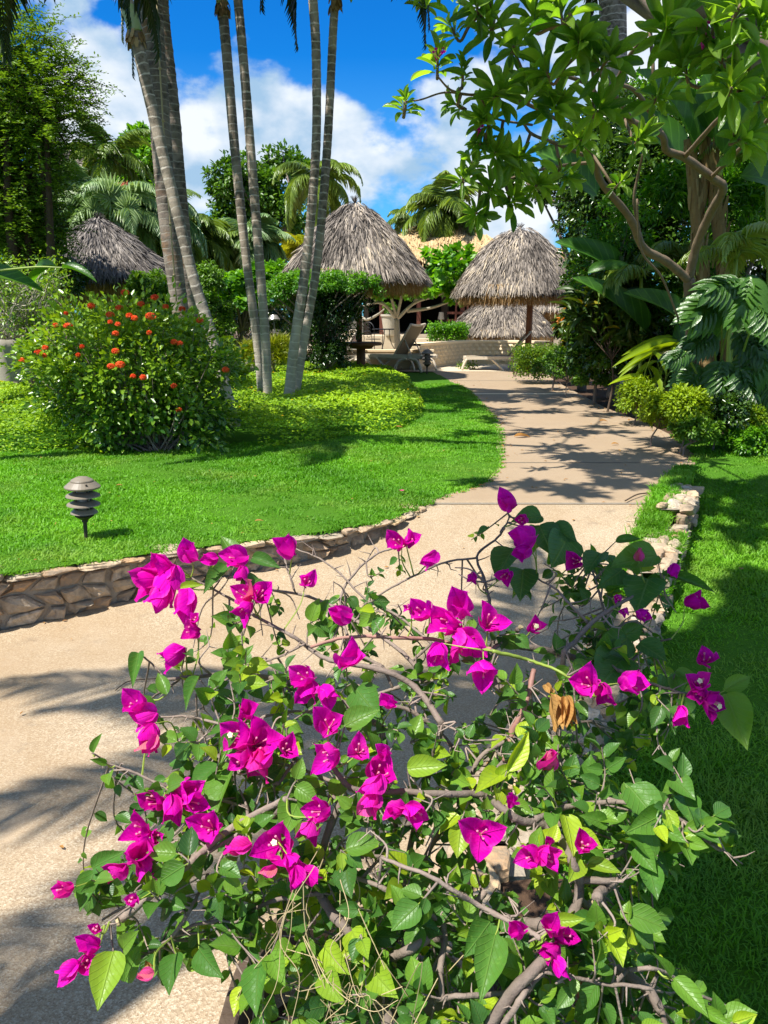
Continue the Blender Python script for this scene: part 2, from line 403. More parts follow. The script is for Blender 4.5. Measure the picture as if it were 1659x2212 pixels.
M['bark'] = plain('grey branch bark', (.30, .24, .20), (.13, .10, .08), .8, 45, .2, .8, .004)
M['barkpale'] = plain('pale frangipani bark', (.25, .185, .12), (.10, .072, .045), .75, 20, .2, .6, .006)
M['barkdark'] = plain('dark bark', (.13, .09, .06), (.05, .035, .025), .85, 20, .2, .7, .01)
M['greenstem'] = plain('green stems', (.30, .38, .06), (.2, .3, .04), .5, 20, .4, 0)
M['redstem'] = plain('reddish stems', (.33, .17, .14), (.22, .12, .09), .6, 30, .3, .4, .003)
M['cream'] = plain('cream flower tubes', (.85, .80, .45), (.8, .7, .4), .5, 20, .3, 0)
M['pinkst'] = plain('pink flower tubes', (.75, .22, .32), (.6, .15, .3), .5, 20, .3, 0)
M['wood'] = plain('brown stained post', (.22, .085, .035), (.10, .04, .018), .6, 12, .4, .4, .006)
M['lampmetal'] = plain('grey brown painted metal', (.25, .21, .155), (.18, .15, .11), .45, 25, .5, .15, .002)
M['lampdark'] = plain('dark lamp metal', (.05, .04, .03), (.03, .025, .02), .5, 25, .4, 0)
M['lens'] = plain('frosted lamp glass', (.30, .29, .26), (.25, .24, .22), .25, 15, .6, 0)
M['plastic'] = plain('cream resin', (.62, .54, .42), (.54, .46, .35), .45, 6, .4, .05)
M['mesh'] = plain('taupe sling fabric', (.25, .20, .13), (.20, .16, .10), .7, 200, .2, .3, .002)
M['terra'] = plain('terracotta', (.26, .10, .055), (.16, .07, .04), .7, 10, .3, .4, .006)
M['plaster'] = plain('tan render', (.80, .64, .42), (.70, .55, .35), .85, 5, .2, .3, .006)
M['plasterpale'] = plain('cream render', (.62, .52, .38), (.52, .43, .3), .85, 5, .2, .3, .006)
M['rail'] = plain('dark red timber', (.16, .05, .03), (.08, .03, .02), .6, 14, .3, .3)
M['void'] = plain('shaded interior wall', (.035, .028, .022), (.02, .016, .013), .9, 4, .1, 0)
M['iron'] = plain('black wrought iron', (.02, .02, .022), (.03, .03, .03), .45, 20, .5, 0)
M['potmat'] = plain('cream fluted pot', (.55, .50, .40), (.45, .40, .31), .7, 10, .3, .3, .004)
M['tile'] = plain('clay roof tiles', (.40, .14, .07), (.25, .09, .05), .8, 12, .2, .5, .02)
M['cable'] = plain('tan cable', (.45, .36, .2), (.3, .24, .13), .6, 20, .3, 0)
M['rock'] = plain('grey rock', (.38, .35, .30), (.2, .18, .15), .85, 7, .2, .9, .02)
M['soil'] = plain('garden soil', (.11, .065, .04), (.045, .03, .02), .95, 9, .1, 1.0, .03, usetint=False)
M['earth'] = plain('ground earth', (.10, .08, .05), (.05, .045, .03), .95, 3, .1, .8, .03, usetint=False)
M['turf'] = plain('turf base', (.07, .19, .012), (.05, .13, .01), .95, 12, .1, 1.0, .02, usetint=False)
M['mortar'] = plain('grey mortar', (.42, .36, .28), (.26, .22, .17), .95, 30, .1, 1.0, .01)
M['shroud'] = leafmat('dry banana sheath', (.22, .13, .05), (.50, .36, .17), .15, (1.2, 1, .7), .8, .1, nz=14)
M['silver'] = plain('silvery dry branches', (.42, .38, .30), (.25, .22, .17), .8, 18, .2, .3)

def mk_stone():
    m, t, b = mat('wall stone')
    a = attr(t)
    c = ramp(t, a, [(0, (.24, .18, .13)), (.25, (.58, .33, .15)), (.5, (.44, .37, .28)), (.75, (.66, .44, .22)), (1, (.70, .62, .50))])
    f = noise(t, 22, 6, .65)
    c = _mix(t, ramp(t, f, [(.38, (0, 0, 0)), (.66, (1, 1, 1))]), c, (.24, .18, .12))
    f2 = noise(t, 5, 3, .5)
    c = _mix(t, tmath(t, 'MULTIPLY', f2, .45), c, (.40, .33, .24))
    t.links.new(c, b.inputs['Base Color']); b.inputs['Roughness'].default_value = .72; b.inputs['Specular IOR Level'].default_value = .35
    bump(t, b, noise(t, 35, 8, .7), .9, .012); return m
M['stone'] = mk_stone()
def mk_path():
    m, t, b = mat('exposed aggregate paving')
    v = t.nodes.new('ShaderNodeTexVoronoi'); v.inputs['Scale'].default_value = 210
    cc = t.nodes.new('ShaderNodeTexCoord'); t.links.new(cc.outputs['Object'], v.inputs['Vector'])
    sx = t.nodes.new('ShaderNodeSeparateXYZ'); t.links.new(v.outputs['Color'], sx.inputs[0])
    c = ramp(t, sx.outputs[0], [(0, (.25, .18, .11)), (.35, (.34, .26, .17)), (.7, (.42, .33, .22)), (1, (.54, .46, .34))])
    f = noise(t, .9, 5, .6); 
    c = _mix(t, ramp(t, f, [(.38, (0, 0, 0)), (.70, (.75, .75, .75))]), c, (.31, .21, .115))
    f = noise(t, 2.3, 6, .65)
    c = _mix(t, ramp(t, f, [(.50, (0, 0, 0)), (.75, (.6, .6, .6))]), c, (.42, .33, .23))
    c = _mix(t, ramp(t, noise(t, 6.5, 7, .75), [(.56, (0, 0, 0)), (.70, (.5, .5, .5))]), c, (.19, .145, .10))
    # farther slabs are smoother and pinker
    sp = t.nodes.new('ShaderNodeSeparateXYZ'); t.links.new(cc.outputs['Object'], sp.inputs[0])
    far = tmath(t, 'MULTIPLY', tmath(t, 'SUBTRACT', sp.outputs[1], 5.95), 12.0, clamp=True)
    pk = _mix(t, noise(t, 3, 6, .7), (.37, .275, .18), (.27, .195, .125))
    c = _mix(t, tmath(t, 'MULTIPLY', far, .75), c, pk)
    t.links.new(c, b.inputs['Base Color']); b.inputs['Roughness'].default_value = .8; b.inputs['Specular IOR Level'].default_value = .25
    bump(t, b, tmath(t, 'ADD', v.outputs['Distance'], tmath(t, 'MULTIPLY', noise(t, 4, 4), .4)), .5, .003); return m
M['path'] = mk_path()
def mk_trunk(name, base, ringc, dark, freq=8.0, stain=None):
    m, t, b = mat(name)
    uvn = t.nodes.new('ShaderNodeUVMap'); sp = t.nodes.new('ShaderNodeSeparateXYZ'); t.links.new(uvn.outputs[0], sp.inputs[0])
    nz_ = noise(t, 3.5, 4, .6)
    s = tmath(t, 'FRACT', tmath(t, 'ADD', tmath(t, 'MULTIPLY', sp.outputs[1], freq), tmath(t, 'MULTIPLY', nz_, 1.1)))
    ring = ramp(t, s, [(0, (0, 0, 0)), (.78, (0, 0, 0)), (.84, (1, 1, 1)), (.93, (1, 1, 1)), (.97, (0, 0, 0))])
    c = _mix(t, ramp(t, noise(t, 14, 6, .65), [(.36, (0, 0, 0)), (.64, (1, 1, 1))]), base, dark)
    c = _mix(t, ramp(t, noise(t, 2.2, 3, .6), [(.45, (0, 0, 0)), (.6, (.8, .8, .8))]), c, tuple(min(1, x*1.5) for x in base))
    pale = tmath(t, 'SUBTRACT', 1.0, tmath(t, 'MULTIPLY', tmath(t, 'ADD', sp.outputs[1], tmath(t, 'MULTIPLY', nz_, 1.2)), .34), clamp=True)
    if not stain: c = _mix(t, tmath(t, 'MULTIPLY', pale, .8), c, _mix(t, noise(t, 18, 5, .7), (.70, .64, .56), (.46, .42, .36)))
    if stain: c = _mix(t, ramp(t, noise(t, 1.6, 5, .6), [(.55, (0, 0, 0)), (.66, (.8, .8, .8))]), c, stain)
    c = _mix(t, tmath(t, 'MULTIPLY', ring, tmath(t, 'ADD', .35, noise(t, 9, 2))), c, ringc)
    t.links.new(c, b.inputs['Base Color']); b.inputs['Roughness'].default_value = .82; b.inputs['Specular IOR Level'].default_value = .25
    bump(t, b, tmath(t, 'ADD', tmath(t, 'MULTIPLY', s, -.6), noise(t, 30, 5, .7)), .8, .012); return m
M['trunk'] = mk_trunk('ringed palm trunk', (.27, .225, .175), (.56, .50, .42), (.085, .068, .05), 8.5)
M['trunkcoco'] = mk_trunk('dark coconut trunk', (.19, .155, .125), (.34, .30, .25), (.06, .048, .04), 11, stain=(.22, .10, .03))
M['crownshaft'] = plain('green crownshaft', (.26, .34, .12), (.18, .22, .10), .4, 6, .5, .1)
M['thatch'] = leafmat('grey palm thatch', (.12, .105, .09), (.42, .37, .33), .05, (1, 1, 1), .8, .15,
                      stops=[(0, (.06, .05, .042)), (.4, (.23, .195, .165)), (.8, (.48, .41, .34)), (1, (.68, .56, .40))], nz=3)
M['thatchtan'] = leafmat('tan palm thatch', (.35, .2, .08), (.62, .42, .2), .1, (1, 1, 1), .8, .15, nz=3)
M['thatchgold'] = leafmat('golden palm thatch', (.42, .28, .12), (.74, .54, .30), .05, (1, 1, 1), .8, .15, nz=2)
M['thatchdark'] = leafmat('shade-darkened thatch', (.05, .05, .055), (.2, .19, .19), .03, (1, 1, 1), .75, .2,
                          stops=[(0, (.05, .042, .038)), (.6, (.21, .185, .165)), (1, (.48, .42, .36))], nz=3)  # darker copy of the thatch, tree shade put into its colour
# ------------------------------------------------------------------ the lie of the land
def H(y):                                # path level: a ramp climbing away from the camera
    t = np.clip((np.asarray(y, float)-4.1)/1.95, 0, 1); return -0.35*(1-t*t*(3-2*t)*.5-t*.5)
def RL(y):                               # right-hand lawn level
    return np.interp(y, [3.6, 7.8], [-.50, 0.0])
XLT = np.array([(-30, -9), (3.0, -9), (3.05, -5.2), (3.6, -3.6), (4.2, -2.15), (4.60, -1.45), (4.82, -1.0), (5.01, -.50), (5.35, -.03), (5.8, .28), (6.15, .50), (6.6, .88), (7.4, 1.14), (8.3, 1.27), (9.6, 1.48), (11.2, 1.60), (15.2, 1.67), (20.6, 1.32), (60, 1.3)])
XRT = np.array([(-30, -.9), (1.0, -.62), (1.55, -.42), (2.1, .12), (2.11, .12), (4.4, 1.42), (5.9, 2.17), (6.4, 2.42), (7.3, 2.92), (8.16, 3.33), (9.2, 3.50), (10.3, 3.55), (12.4, 3.50), (17.6, 3.80), (20.6, 4.2), (60, 4.2)])
def xl(y): return np.interp(y, XLT[:, 0], XLT[:, 1])
def xr(y): return np.interp(y, XRT[:, 0], XRT[:, 1])
def sheet(name, m, ys, fl, fr, fz, nx=8, label=None):
    ys = np.asarray(ys, float); t = np.linspace(0, 1, nx)
    L, Rr = fl(ys), fr(ys); X = L[:, None]*(1-t)+Rr[:, None]*t; Y = np.repeat(ys[:, None], nx, 1)
    Z = fz(X, Y); V = np.stack([X, Y, Z], -1).reshape(-1, 3)
    i, j = np.meshgrid(np.arange(len(ys)-1), np.arange(nx-1), indexing='ij')
    Fq = np.stack([i*nx+j, i*nx+j+1, (i+1)*nx+j+1, (i+1)*nx+j], -1).reshape(-1, 4)
    b = MB(); b.add(V, [Fq]); o = b.build(name, m, smooth=True); o['kind'] = 'structure'; return o
K = lambda v: (lambda y: np.full_like(y, v))
sheet('ground', M['earth'], [-400, -50, 0, 50, 900], K(-700.), K(700.), lambda X, Y: np.full_like(X, -.9), 6)
ysf = np.unique(np.concatenate([np.arange(-4, 21, .15), XLT[:, 0][(XLT[:, 0] > -4) & (XLT[:, 0] < 21)]]))
path = sheet('path', M['path'], ysf, lambda y: xl(y)-.05, lambda y: xr(y)+.06, lambda X, Y: H(Y), 10)
sheet('planting_soil', M['soil'], np.arange(7.7, 61, 1.0), K(-40.), K(45.), lambda X, Y: -.035+0*X, 40)
sheet('side_soil', M['soil'], np.arange(3.4, 7.8, .3), K(-14.), lambda y: xl(y)-.3, lambda X, Y: -.04+0*X, 20)
b_ = np.arange(20.45, 44, 1.5)
sheet('terrace', M['plasterpale'], b_, K(-8.), K(10.), lambda X, Y: .006+0*X, 12)
sheet('lawn', M['turf'], np.arange(3.3, 20.4, .15), K(-13.), lambda y: xl(y)-.02, lambda X, Y: .0+.012*np.sin(X*2.1)*np.cos(Y*1.7), 60)
sheet('lower_lawn', M['turf'], np.arange(-3, 9.6, .15), lambda y: xr(y)+np.where(y > 6.3, .02, np.where(y < 2.05, .62, .22)), K(13.), lambda X, Y: RL(Y)+.015*np.sin(X*2+Y), 40)
sheet('flower_bed', M['soil'], np.arange(-.5, 2.2, .1), lambda y: xr(y)+.03, lambda y: xr(y)+.64+0*y, lambda X, Y: -.33+.03*np.sin(X*9)*np.sin(Y*8), 12)
# expansion joints across the path
for k, (y, w) in enumerate([(5.95, .035), (7.65, .02), (9.9, .025), (11.9, .025), (14.6, .12), (17.6, .04)]):
    jb = MB(); xa, xb = float(xl(y)), float(xr(y)); n = 14; xs = np.linspace(xa, xb, n)
    V = np.array([(x, y+s*w/2+.0*x, float(H(y+s*w/2))+.004) for x in xs for s in (-1, 1)])
    jb.add(V, [np.array([(2*i, 2*i+2, 2*i+3, 2*i+1) for i in range(n-1)])], .25 if w < .1 else .9)
    o = jb.build('path_joint', M['plaster'] if w > .1 else M['mortar'], parent=path); 

# ------------------------------------------------------------------ grass
def blades(name, n, fpts, hgt, m, dens_far=True, seed=3, parent=None, label=None):
    rg = np.random.default_rng(seed)
    P = fpts(rg, n); n = len(P)
    a = rg.uniform(0, 2*math.pi, n); lean = rg.uniform(.25, 1.5, n)
    D = np.stack([np.cos(a)*lean, np.sin(a)*lean, np.ones(n)], 1)
    a2 = a+rg.normal(0, .6, n); N = np.stack([np.cos(a2), np.sin(a2), np.full(n, .0)], 1)
    N = nrm(np.cross(np.cross(D, [0, 0, 1.])+rg.normal(0, .35, (n, 3)), D)); N = np.where(N[:, 2:3] < 0, -N, N)
    dist = np.hypot(P[:, 0], P[:, 1])
    L = hgt*rg.uniform(.55, 1.25, n)*(1+0*dist); w = (.0036+.0010*dist)*rg.uniform(.7, 1.3, n)
    patch = .5+.25*np.sin(P[:, 0]*1.3+2*np.sin(P[:, 1]*.9))+.18*np.sin(P[:, 0]*5.1+P[:, 1]*3.7)
    dry = (np.sin(P[:, 0]*2.3+1.5*np.sin(P[:, 1]*2.9))+np.sin(P[:, 0]*.7-P[:, 1]*1.9+1)) > 1.35
    t = np.clip(patch*.75-.08+rg.uniform(0, .45, n)+dry*rg.uniform(0, .35, n), 0, 1); L = L*(1-.25*dry)*(1+.25*np.sin(P[:, 0]*9+3*np.sin(P[:, 1]*7)))
    b = MB(); leaves(b, T_BLADE, P, D, N, L, w, t)
    o = b.build(name, m, parent=parent, smooth=True); o['kind'] = 'stuff'; return o
def lawn_pts(rg, n):
    y = 3.35+(rg.uniform(0, 1, n*2)**1.35)*13.5
    x = rg.uniform(-9.5, 2.0, n*2)
    ok = (x < xl(y)+.02+.03*np.sin(y*30)) & (np.abs(x) < .56*y+.6) & (y > 3.3)
    ok &= ~((y > bedY(x)+.35) & (x < bedX(y)-.35))
    x, y = x[ok][:n], y[ok][:n]
    return np.stack([x, y, np.full(len(x), -.005)], 1)
# front edge and right edge of the planted bed on the left
BE = np.array([gnd(*p)[:2] for p in [(-350, 985), (0, 976), (180, 980), (350, 982), (470, 972), (600, 962), (730, 950), (850, 930), (900, 905), (915, 880), (890, 845), (850, 812), (800, 803)]])
_bi = 9
def bedY(x): return np.interp(x, np.concatenate([[-14], BE[:_bi+1, 0]]), np.concatenate([[BE[0, 1]], BE[:_bi+1, 1]]))
def bedX(y): return np.interp(y, BE[_bi:, 1], BE[_bi:, 0], left=BE[_bi, 0])
tag(blades('grass', 420000, lawn_pts, .037, M['grass'], seed=4), 'sunlit bright green lawn grass above the stone edging wall', 'grass')
def rlawn_pts(rg, n):
    y = 1.2+(rg.uniform(0, 1, n*2)**1.1)*8.2; x = rg.uniform(.3, 6.5, n*2)
    e = xr(y)+np.where(y > 6.3, .0, np.where(y < 2.05, .62, .22))
    ok = (x > e+.02*np.sin(y*31)) & (x < .56*y+.9); x, y = x[ok][:n], y[ok][:n]
    return np.stack([x, y, RL(y)-.005], 1)
tag(blades('grass', 190000, rlawn_pts, .045, M['grass'], seed=5), 'shaded lower lawn grass to the right of the stepped wall', 'grass')
# tufts creeping over the joint between path and right wall
def tuft_pts(rg, n):
    s = rg.uniform(0, 1, n); y = np.where(s < .45, rg.uniform(4.55, 5.35, n), rg.uniform(5.3, 7.3, n))
    x = xr(y)+np.where(s < .45, rg.uniform(-.08, .45, n), rg.normal(.02, .055, n))
    z = np.where(x > xr(y)+.3, RL(y), H(y)+.02); return np.stack([x, y, z], 1)
tag(blades('grass', 22000, tuft_pts, .06, M['grass'], seed=6), 'grass tufts creeping along the right edge of the path', 'grass')

# ------------------------------------------------------------------ stone walls
wl = thing('stone_wall', 'low rubble stone retaining wall along the front of the left lawn', 'wall', (-1.5, 4.6, -.3))
rs = np.random.default_rng(21)
wline = [(y, x) for y, x in XLT if 3.0 < y < 6.2]
WP = smooth([(x, y, 0) for y, x in wline[1:]] , 10)
wlen = np.concatenate([[0], np.cumsum(np.linalg.norm(np.diff(WP[:, :2], axis=0), axis=1))])
def wat(s): return np.array([np.interp(s, wlen, WP[:, 0]), np.interp(s, wlen, WP[:, 1])])
sb, cb, mb_ = MB(), MB(), MB()
def wh(s_): return max(.02, -float(H(wat(s_)[1]))-.045)
def wpt(s_, v, out_):                     # s along the wall, v height fraction, out_ metres proud of the face
    s_ = min(max(s_, 0.001), smax-.001); p = wat(s_); t2 = nrm(wat(min(s_+.03, smax))-wat(max(s_-.03, 0))); nn = np.array([t2[1], -t2[0]]); h = wh(s_)
    return np.array([p[0]+nn[0]*(out_-.055), p[1]+nn[1]*(out_-.055), -.045-h*(1-v)-.01])
smax = wlen[-1]; segs = [(0, None, 3)]
s_tr = next((q for q in np.arange(0, smax, .05) if wh(q) < .2), smax); s_tr2 = next((q for q in np.arange(0, smax, .05) if wh(q) < .11), smax)
for a0, a1, nr in ((0, s_tr, 3), (s_tr, s_tr2, 2), (s_tr2, smax-.05, 1)):
    nc_ = max(2, int((a1-a0)/(.135 if nr == 3 else .13))); us = np.linspace(a0, a1, nc_+1)
    NU = np.zeros((nr+1, nc_+1)); NVv = np.zeros((nr+1, nc_+1)); cw = (a1-a0)/nc_
    for r_ in range(nr+1):
        for c_ in range(nc_+1):
            NU[r_, c_] = us[c_]+(rs.uniform(-.38, .38)*cw+(.45*cw if r_ % 2 else 0) if 0 < c_ < nc_ else 0); NVv[r_, c_] = r_/nr+(rs.uniform(-.22, .22)/nr if 0 < r_ < nr else 0)
    for r_ in range(nr):
        for c_ in range(nc_):
            q = [(NU[r_, c_], NVv[r_, c_]), (NU[r_, c_+1], NVv[r_, c_+1]), (NU[r_+1, c_+1], NVv[r_+1, c_+1]), (NU[r_+1, c_], NVv[r_+1, c_])]
            ring = []                       # corners plus jittered edge points
            for k in range(4):
                a_, b_2 = np.array(q[k]), np.array(q[(k+1) % 4]); ring.append(a_); ring.append((a_+b_2)/2+rs.normal(0, 1, 2)*[.012, .03]); 
            ring = np.array(ring); cen = ring.mean(0); gap = rs.uniform(.78, .90)
            o_ = rs.uniform(.01, .04); V = []; tl = rs.normal(0, .25, 2)
            for sc_, of in ((gap, -.02), (gap*.97, o_*.55), (gap*.74, o_)):
                for pnt in ring:
                    d_ = (pnt-cen); V.append(wpt(cen[0]+d_[0]*sc_, cen[1]+d_[1]*sc_, of+(0 if of < 0 else (d_[0]*tl[0]+d_[1]*.12*tl[1])+rs.normal(0, .0055))))
            V.append(wpt(cen[0]+rs.normal(0, .01), cen[1], o_*rs.uniform(.9, 1.35)))
            m = 8; Fq = np.array([(l*m+k, l*m+(k+1) % m, (l+1)*m+(k+1) % m, (l+1)*m+k) for l in range(2) for k in range(m)]); Ft = np.array([(2*m+k, 2*m+(k+1) % m, 3*m) for k in range(m)])
            sb.add(V, [Fq, Ft], rs.uniform(0, 1))
s = 0
while s < smax:
    w = rs.uniform(.11, .26); sm = min(s+w/2, smax); p = wat(sm); t2 = nrm(wat(min(sm+.05, smax))-wat(sm-.05)); nn = np.array([t2[1], -t2[0]])
    if -float(H(p[1])) > .01:
        stone(cb, (p[0]-nn[0]*.085, p[1]-nn[1]*.085, -.022+rs.normal(0, .005)), np.array([[t2[0]*w*.53, t2[1]*w*.53, 0], [nn[0]*rs.uniform(.11, .14), nn[1]*.13, 0], [0, 0, .020]]), rs, rs.uniform(.1, .9), cuts=9, k=7, lo=.74)
    s += w
for i in range(len(WP)-1):
    a, b = WP[i], WP[i+1]; t2 = nrm((b-a)[:2]); nn = np.array([t2[1], -t2[0]])
    za, zb = float(H(a[1]))-.05, float(H(b[1]))-.05
    o1 = np.array([nn[0]*-.055, nn[1]*-.055, 0]); o2 = o1-np.array([nn[0]*.2, nn[1]*.2, 0])
    mb_.add([a+o1+[0, 0, za], b+o1+[0, 0, zb], b+o1+[0, 0, -.03], a+o1+[0, 0, -.03], a+o2+[0, 0, -.03], b+o2+[0, 0, -.03]], [np.array([(0, 1, 2, 3), (3, 2, 5, 4)])])
sb.build('rubble_stones', M['stone'], wl, smooth=False); cb.build('cap_stones', M['stone'], wl); mb_.build('mortar', M['mortar'], wl)

w2 = thing('stone_wall', 'low stepped dry stone wall along the right side of the path, half grown over', 'wall', (1.5, 4.3, -.4))
sb, mb_ = MB(), MB()
for y in np.arange(1.75, 6.5, .135):
    step = (math.floor((y-.3)/1.1)*1.1+.3) + .55
    top = float(H(min(max(step, y-.5), 6.4)))+.05
    low = min(float(RL(y)), float(H(y)))-.05
    x0 = float(xr(y)) if y > 2.1 else .12+(y-2.1)*.35
    t2 = nrm(np.array([float(xr(y+.1)-xr(y-.1)) if y > 2.25 else .07, .2])); nn = np.array([t2[1], -t2[0]])
    nx_ = 3; nlv = 5
    for k in range(nx_):
        for lv in range(nlv):
            hh = (top-low)/nlv
            c = np.array([x0, y, low+hh*(lv+.5)]); c[:2] += nn*(.05+.08*k+rs.normal(0, .010))+t2*rs.normal(0, .03)
            c[2] += rs.normal(0, .008)
            if lv < nlv-1 and k == 1: continue
            stone(sb, c, np.array([[nn[0]*.052*rs.uniform(.8, 1.2), nn[1]*.052, 0], [t2[0]*.08*rs.uniform(.7, 1.2), t2[1]*.08, rs.normal(0, .008)], [0, 0, hh*.60]]), rs, rs.uniform(.1, 1) if lv == nlv-1 else rs.uniform(0, .6), cuts=9, k=6, lo=.68)
    mb_.add(*(lambda c: ([c+[-.13, -.08, 0], c+[.13, -.08, 0], c+[.13, .08, 0], c+[-.13, .08, 0]], [np.array([(0, 1, 2, 3)])]))(np.array([x0+nn[0]*.13, y+nn[1]*.13, top-.035])))
sb.build('dry_stones', M['stone'], w2); mb_.build('mortar', M['mortar'], w2)

# planter edging at the foot of the bougainvillea
pe = thing('planter_edging', 'dark edging board around the bed under the bougainvillea', 'edging', (-.4, 1.4, -.35))
eb = MB(); EP = [tuple(gnd(*q_)[:2]) for q_ in [(420, 2600, -.16), (455, 2380, -.16), (487, 2225, -.16), (545, 2055, -.16), (640, 1965, -.16), (760, 1930, -.16)]]
EPs = smooth([(x, y, 0) for x, y in EP], 5)
for i in range(len(EPs)-1):
    a, b = EPs[i][:2], EPs[i+1][:2]; d = b-a; L_ = np.linalg.norm(d)
    box(eb, (*((a+b)/2), -.27), (L_+.004, .045, .22), math.atan2(d[1], d[0]), .5, bev=.006)
eb.build('edging_board', M['barkdark'], pe)

# ------------------------------------------------------------------ flowering ground cover
rg = np.random.default_rng(8)
def cover_pts(n, thick=.32):
    y = 7.6+rg.uniform(0, 1, n*3)**1.25*13.0; x = rg.uniform(-10.5, 1.4, n*3)
    d = np.minimum(y-bedY(x), np.where(y > BE[_bi, 1]-1.2, bedX(y)-x, 9.))
    d = np.minimum(d, np.where(x > bedX(np.maximum(y, BE[_bi, 1])), -1, 9.)) 
    wob = .09*np.sin(x*4.1)+.07*np.sin(x*9.3+y*3)
    d = d+wob
    dx_, dy_ = x+2.25, y-8.45
    ok = (d > 0) & (np.abs(x) < .55*y+.8) & ~((dx_/.9)**2+(dy_/.55)**2 < 1); x, y, d = x[ok][:n], y[ok][:n], d[ok][:n]
    top = thick*(1-np.exp(-d/.13))*(1+.12*np.sin(x*2.7+y*1.3)+.10*np.sin(x*7+3*np.cos(y*5)))
    return x, y, d, top
x, y, d, top = cover_pts(150000)
u = rg.uniform(0, 1, len(x)); z = top*(1-.5*u**2.2)-.02; z = np.where(d < .18, top*rg.uniform(.05, 1, len(x)), z)
P = np.stack([x, y, z], 1); n = len(x)
N = np.stack([rg.normal(0, .5, n), rg.normal(-.25, .5, n), np.ones(n)], 1); D = rg.normal(size=(n, 3)); D[:, 2] *= .35
L = rg.uniform(.026, .046, n)*(1+.02*y); 
tt = np.clip(rg.beta(2, 2, n)+.18*np.sin(x*3+y*2)+.1, 0, 1)
b = MB(); leaves(b, T_LO, P, D, N, L, L*.62, tt)
gc = b.build('ground_cover', M['cover'], smooth=True); tag(gc, 'mat of small yellow-flowered ground cover filling the left bed', 'ground cover', kind='stuff')
x, y, d, top = cover_pts(420)
b = MB()
for i in range(len(x)):
    if rg.uniform() < .25: continue
    c = np.array([x[i], y[i], top[i]+.01]); k = 5; a = np.arange(k)*2*math.pi/k+rg.uniform(0, 6)
    D = np.stack([np.cos(a), np.sin(a), np.full(k, .35)], 1); N = nrm(np.array([rg.normal(0, .3), rg.normal(-.5, .3), 1]))
    r_ = rg.uniform(.015, .024)
    leaves(b, T_TRI, np.repeat(c[None], k, 0), D, np.repeat(N[None], k, 0), r_, r_*.8, rg.uniform())
fl = b.build('yellow_flowers', M['yellow'], parent=gc); fl['kind'] = 'stuff'

# bits of leaf litter along the path edges
rg = np.random.default_rng(17); n = 420
y = rg.uniform(2.2, 18, n); sd = rg.uniform(0, 1, n); w_ = xr(y)-np.maximum(xl(y), -2.6)
x = np.where(sd < .35, np.maximum(xl(y), -2.6)+np.abs(rg.normal(0, .07, n)), np.where(sd < .8, xr(y)-np.abs(rg.normal(0, .09, n)), np.maximum(xl(y), -2.6)+rg.uniform(0, 1, n)*w_))
P = np.stack([x, y, H(y)+.010], 1); b = MB(); L = rg.uniform(.010, .03, n)*(1+y*.05)
leaves(b, T_LO, P, np.stack([rg.normal(size=n), rg.normal(size=n), rg.uniform(0, .3, n)], 1), rg.normal(0, .3, (n, 3))+[0, 0, 1], L, L*.5, rg.uniform(0, .8, n))
n = 150; y = rg.uniform(4.4, 9.5, n); x = rg.uniform(-4.5, 1.2, n); ok = (x < xl(y)-.1) & (y < bedY(x)-.05); x, y = x[ok], y[ok]; n = len(x); L = rg.uniform(.012, .03, n)
leaves(b, T_LO, np.stack([x, y, np.full(n, .026)], 1), rg.normal(0, 1, (n, 3))*[1, 1, .2], rg.normal(0, .3, (n, 3))+[0, 0, 1], L, L*.5, rg.uniform(0, 1, n))
tag(b.build('leaf_litter', M['dryleaf']), 'scattered small dry leaves on the lawn and along the path edges', 'leaf litter', kind='stuff')
# ------------------------------------------------------------------ generic plants
def crown(mb, tpl, blobs, n, L, asp=.5, seed=0, nclump=40, spread=.28, tint=(.5, .25), droop=.3, up=.6, shell=.45, top_tint=0.0, flat=1.0, mat=0):
    rg = np.random.default_rng(seed); blobs = np.array(blobs, float)
    vol = blobs[:, 3]*blobs[:, 4]*blobs[:, 5]; vol = vol**(2/3); vol /= vol.sum()
    C, Cn, Cs = [], [], []
    for k, bl in enumerate(blobs):
        m = max(3, int(nclump*vol[k])); d = nrm(rg.normal(size=(m, 3))); d[:, 2] = np.where(d[:, 2] < -.55, -d[:, 2], d[:, 2])
        r = rg.uniform(shell, 1.0, m)[:, None]
        C.append(bl[:3]+d*bl[3:6]*r); Cn.append(d); Cs.append(np.full(m, spread*min(bl[3:6])*1.0+.0)*rg.uniform(.6, 1.5, m))
    C, Cn, Cs = np.concatenate(C), np.concatenate(Cn), np.concatenate(Cs)
    ci = rg.integers(0, len(C), n)
    off = nrm(rg.normal(size=(n, 3)))*(rg.uniform(.25, 1, (n, 1))**.6)*Cs[ci][:, None]; off[:, 2] *= flat
    P = C[ci]+off; outw = nrm(Cn[ci]*.7+nrm(off)*.8)
    N = outw*.6+np.array([0, 0, up])+rg.normal(0, .38, (n, 3)); D = outw*.8+np.array([0, 0, -droop])+rg.normal(0, .5, (n, 3))
    LL = L*rg.uniform(.65, 1.3, n); ct = rg.normal(0, 1, len(C))
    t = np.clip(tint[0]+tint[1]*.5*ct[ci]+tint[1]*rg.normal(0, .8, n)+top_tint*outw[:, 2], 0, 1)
    leaves(mb, tpl, P, D, N, LL, LL*asp, t, mat)
    return C
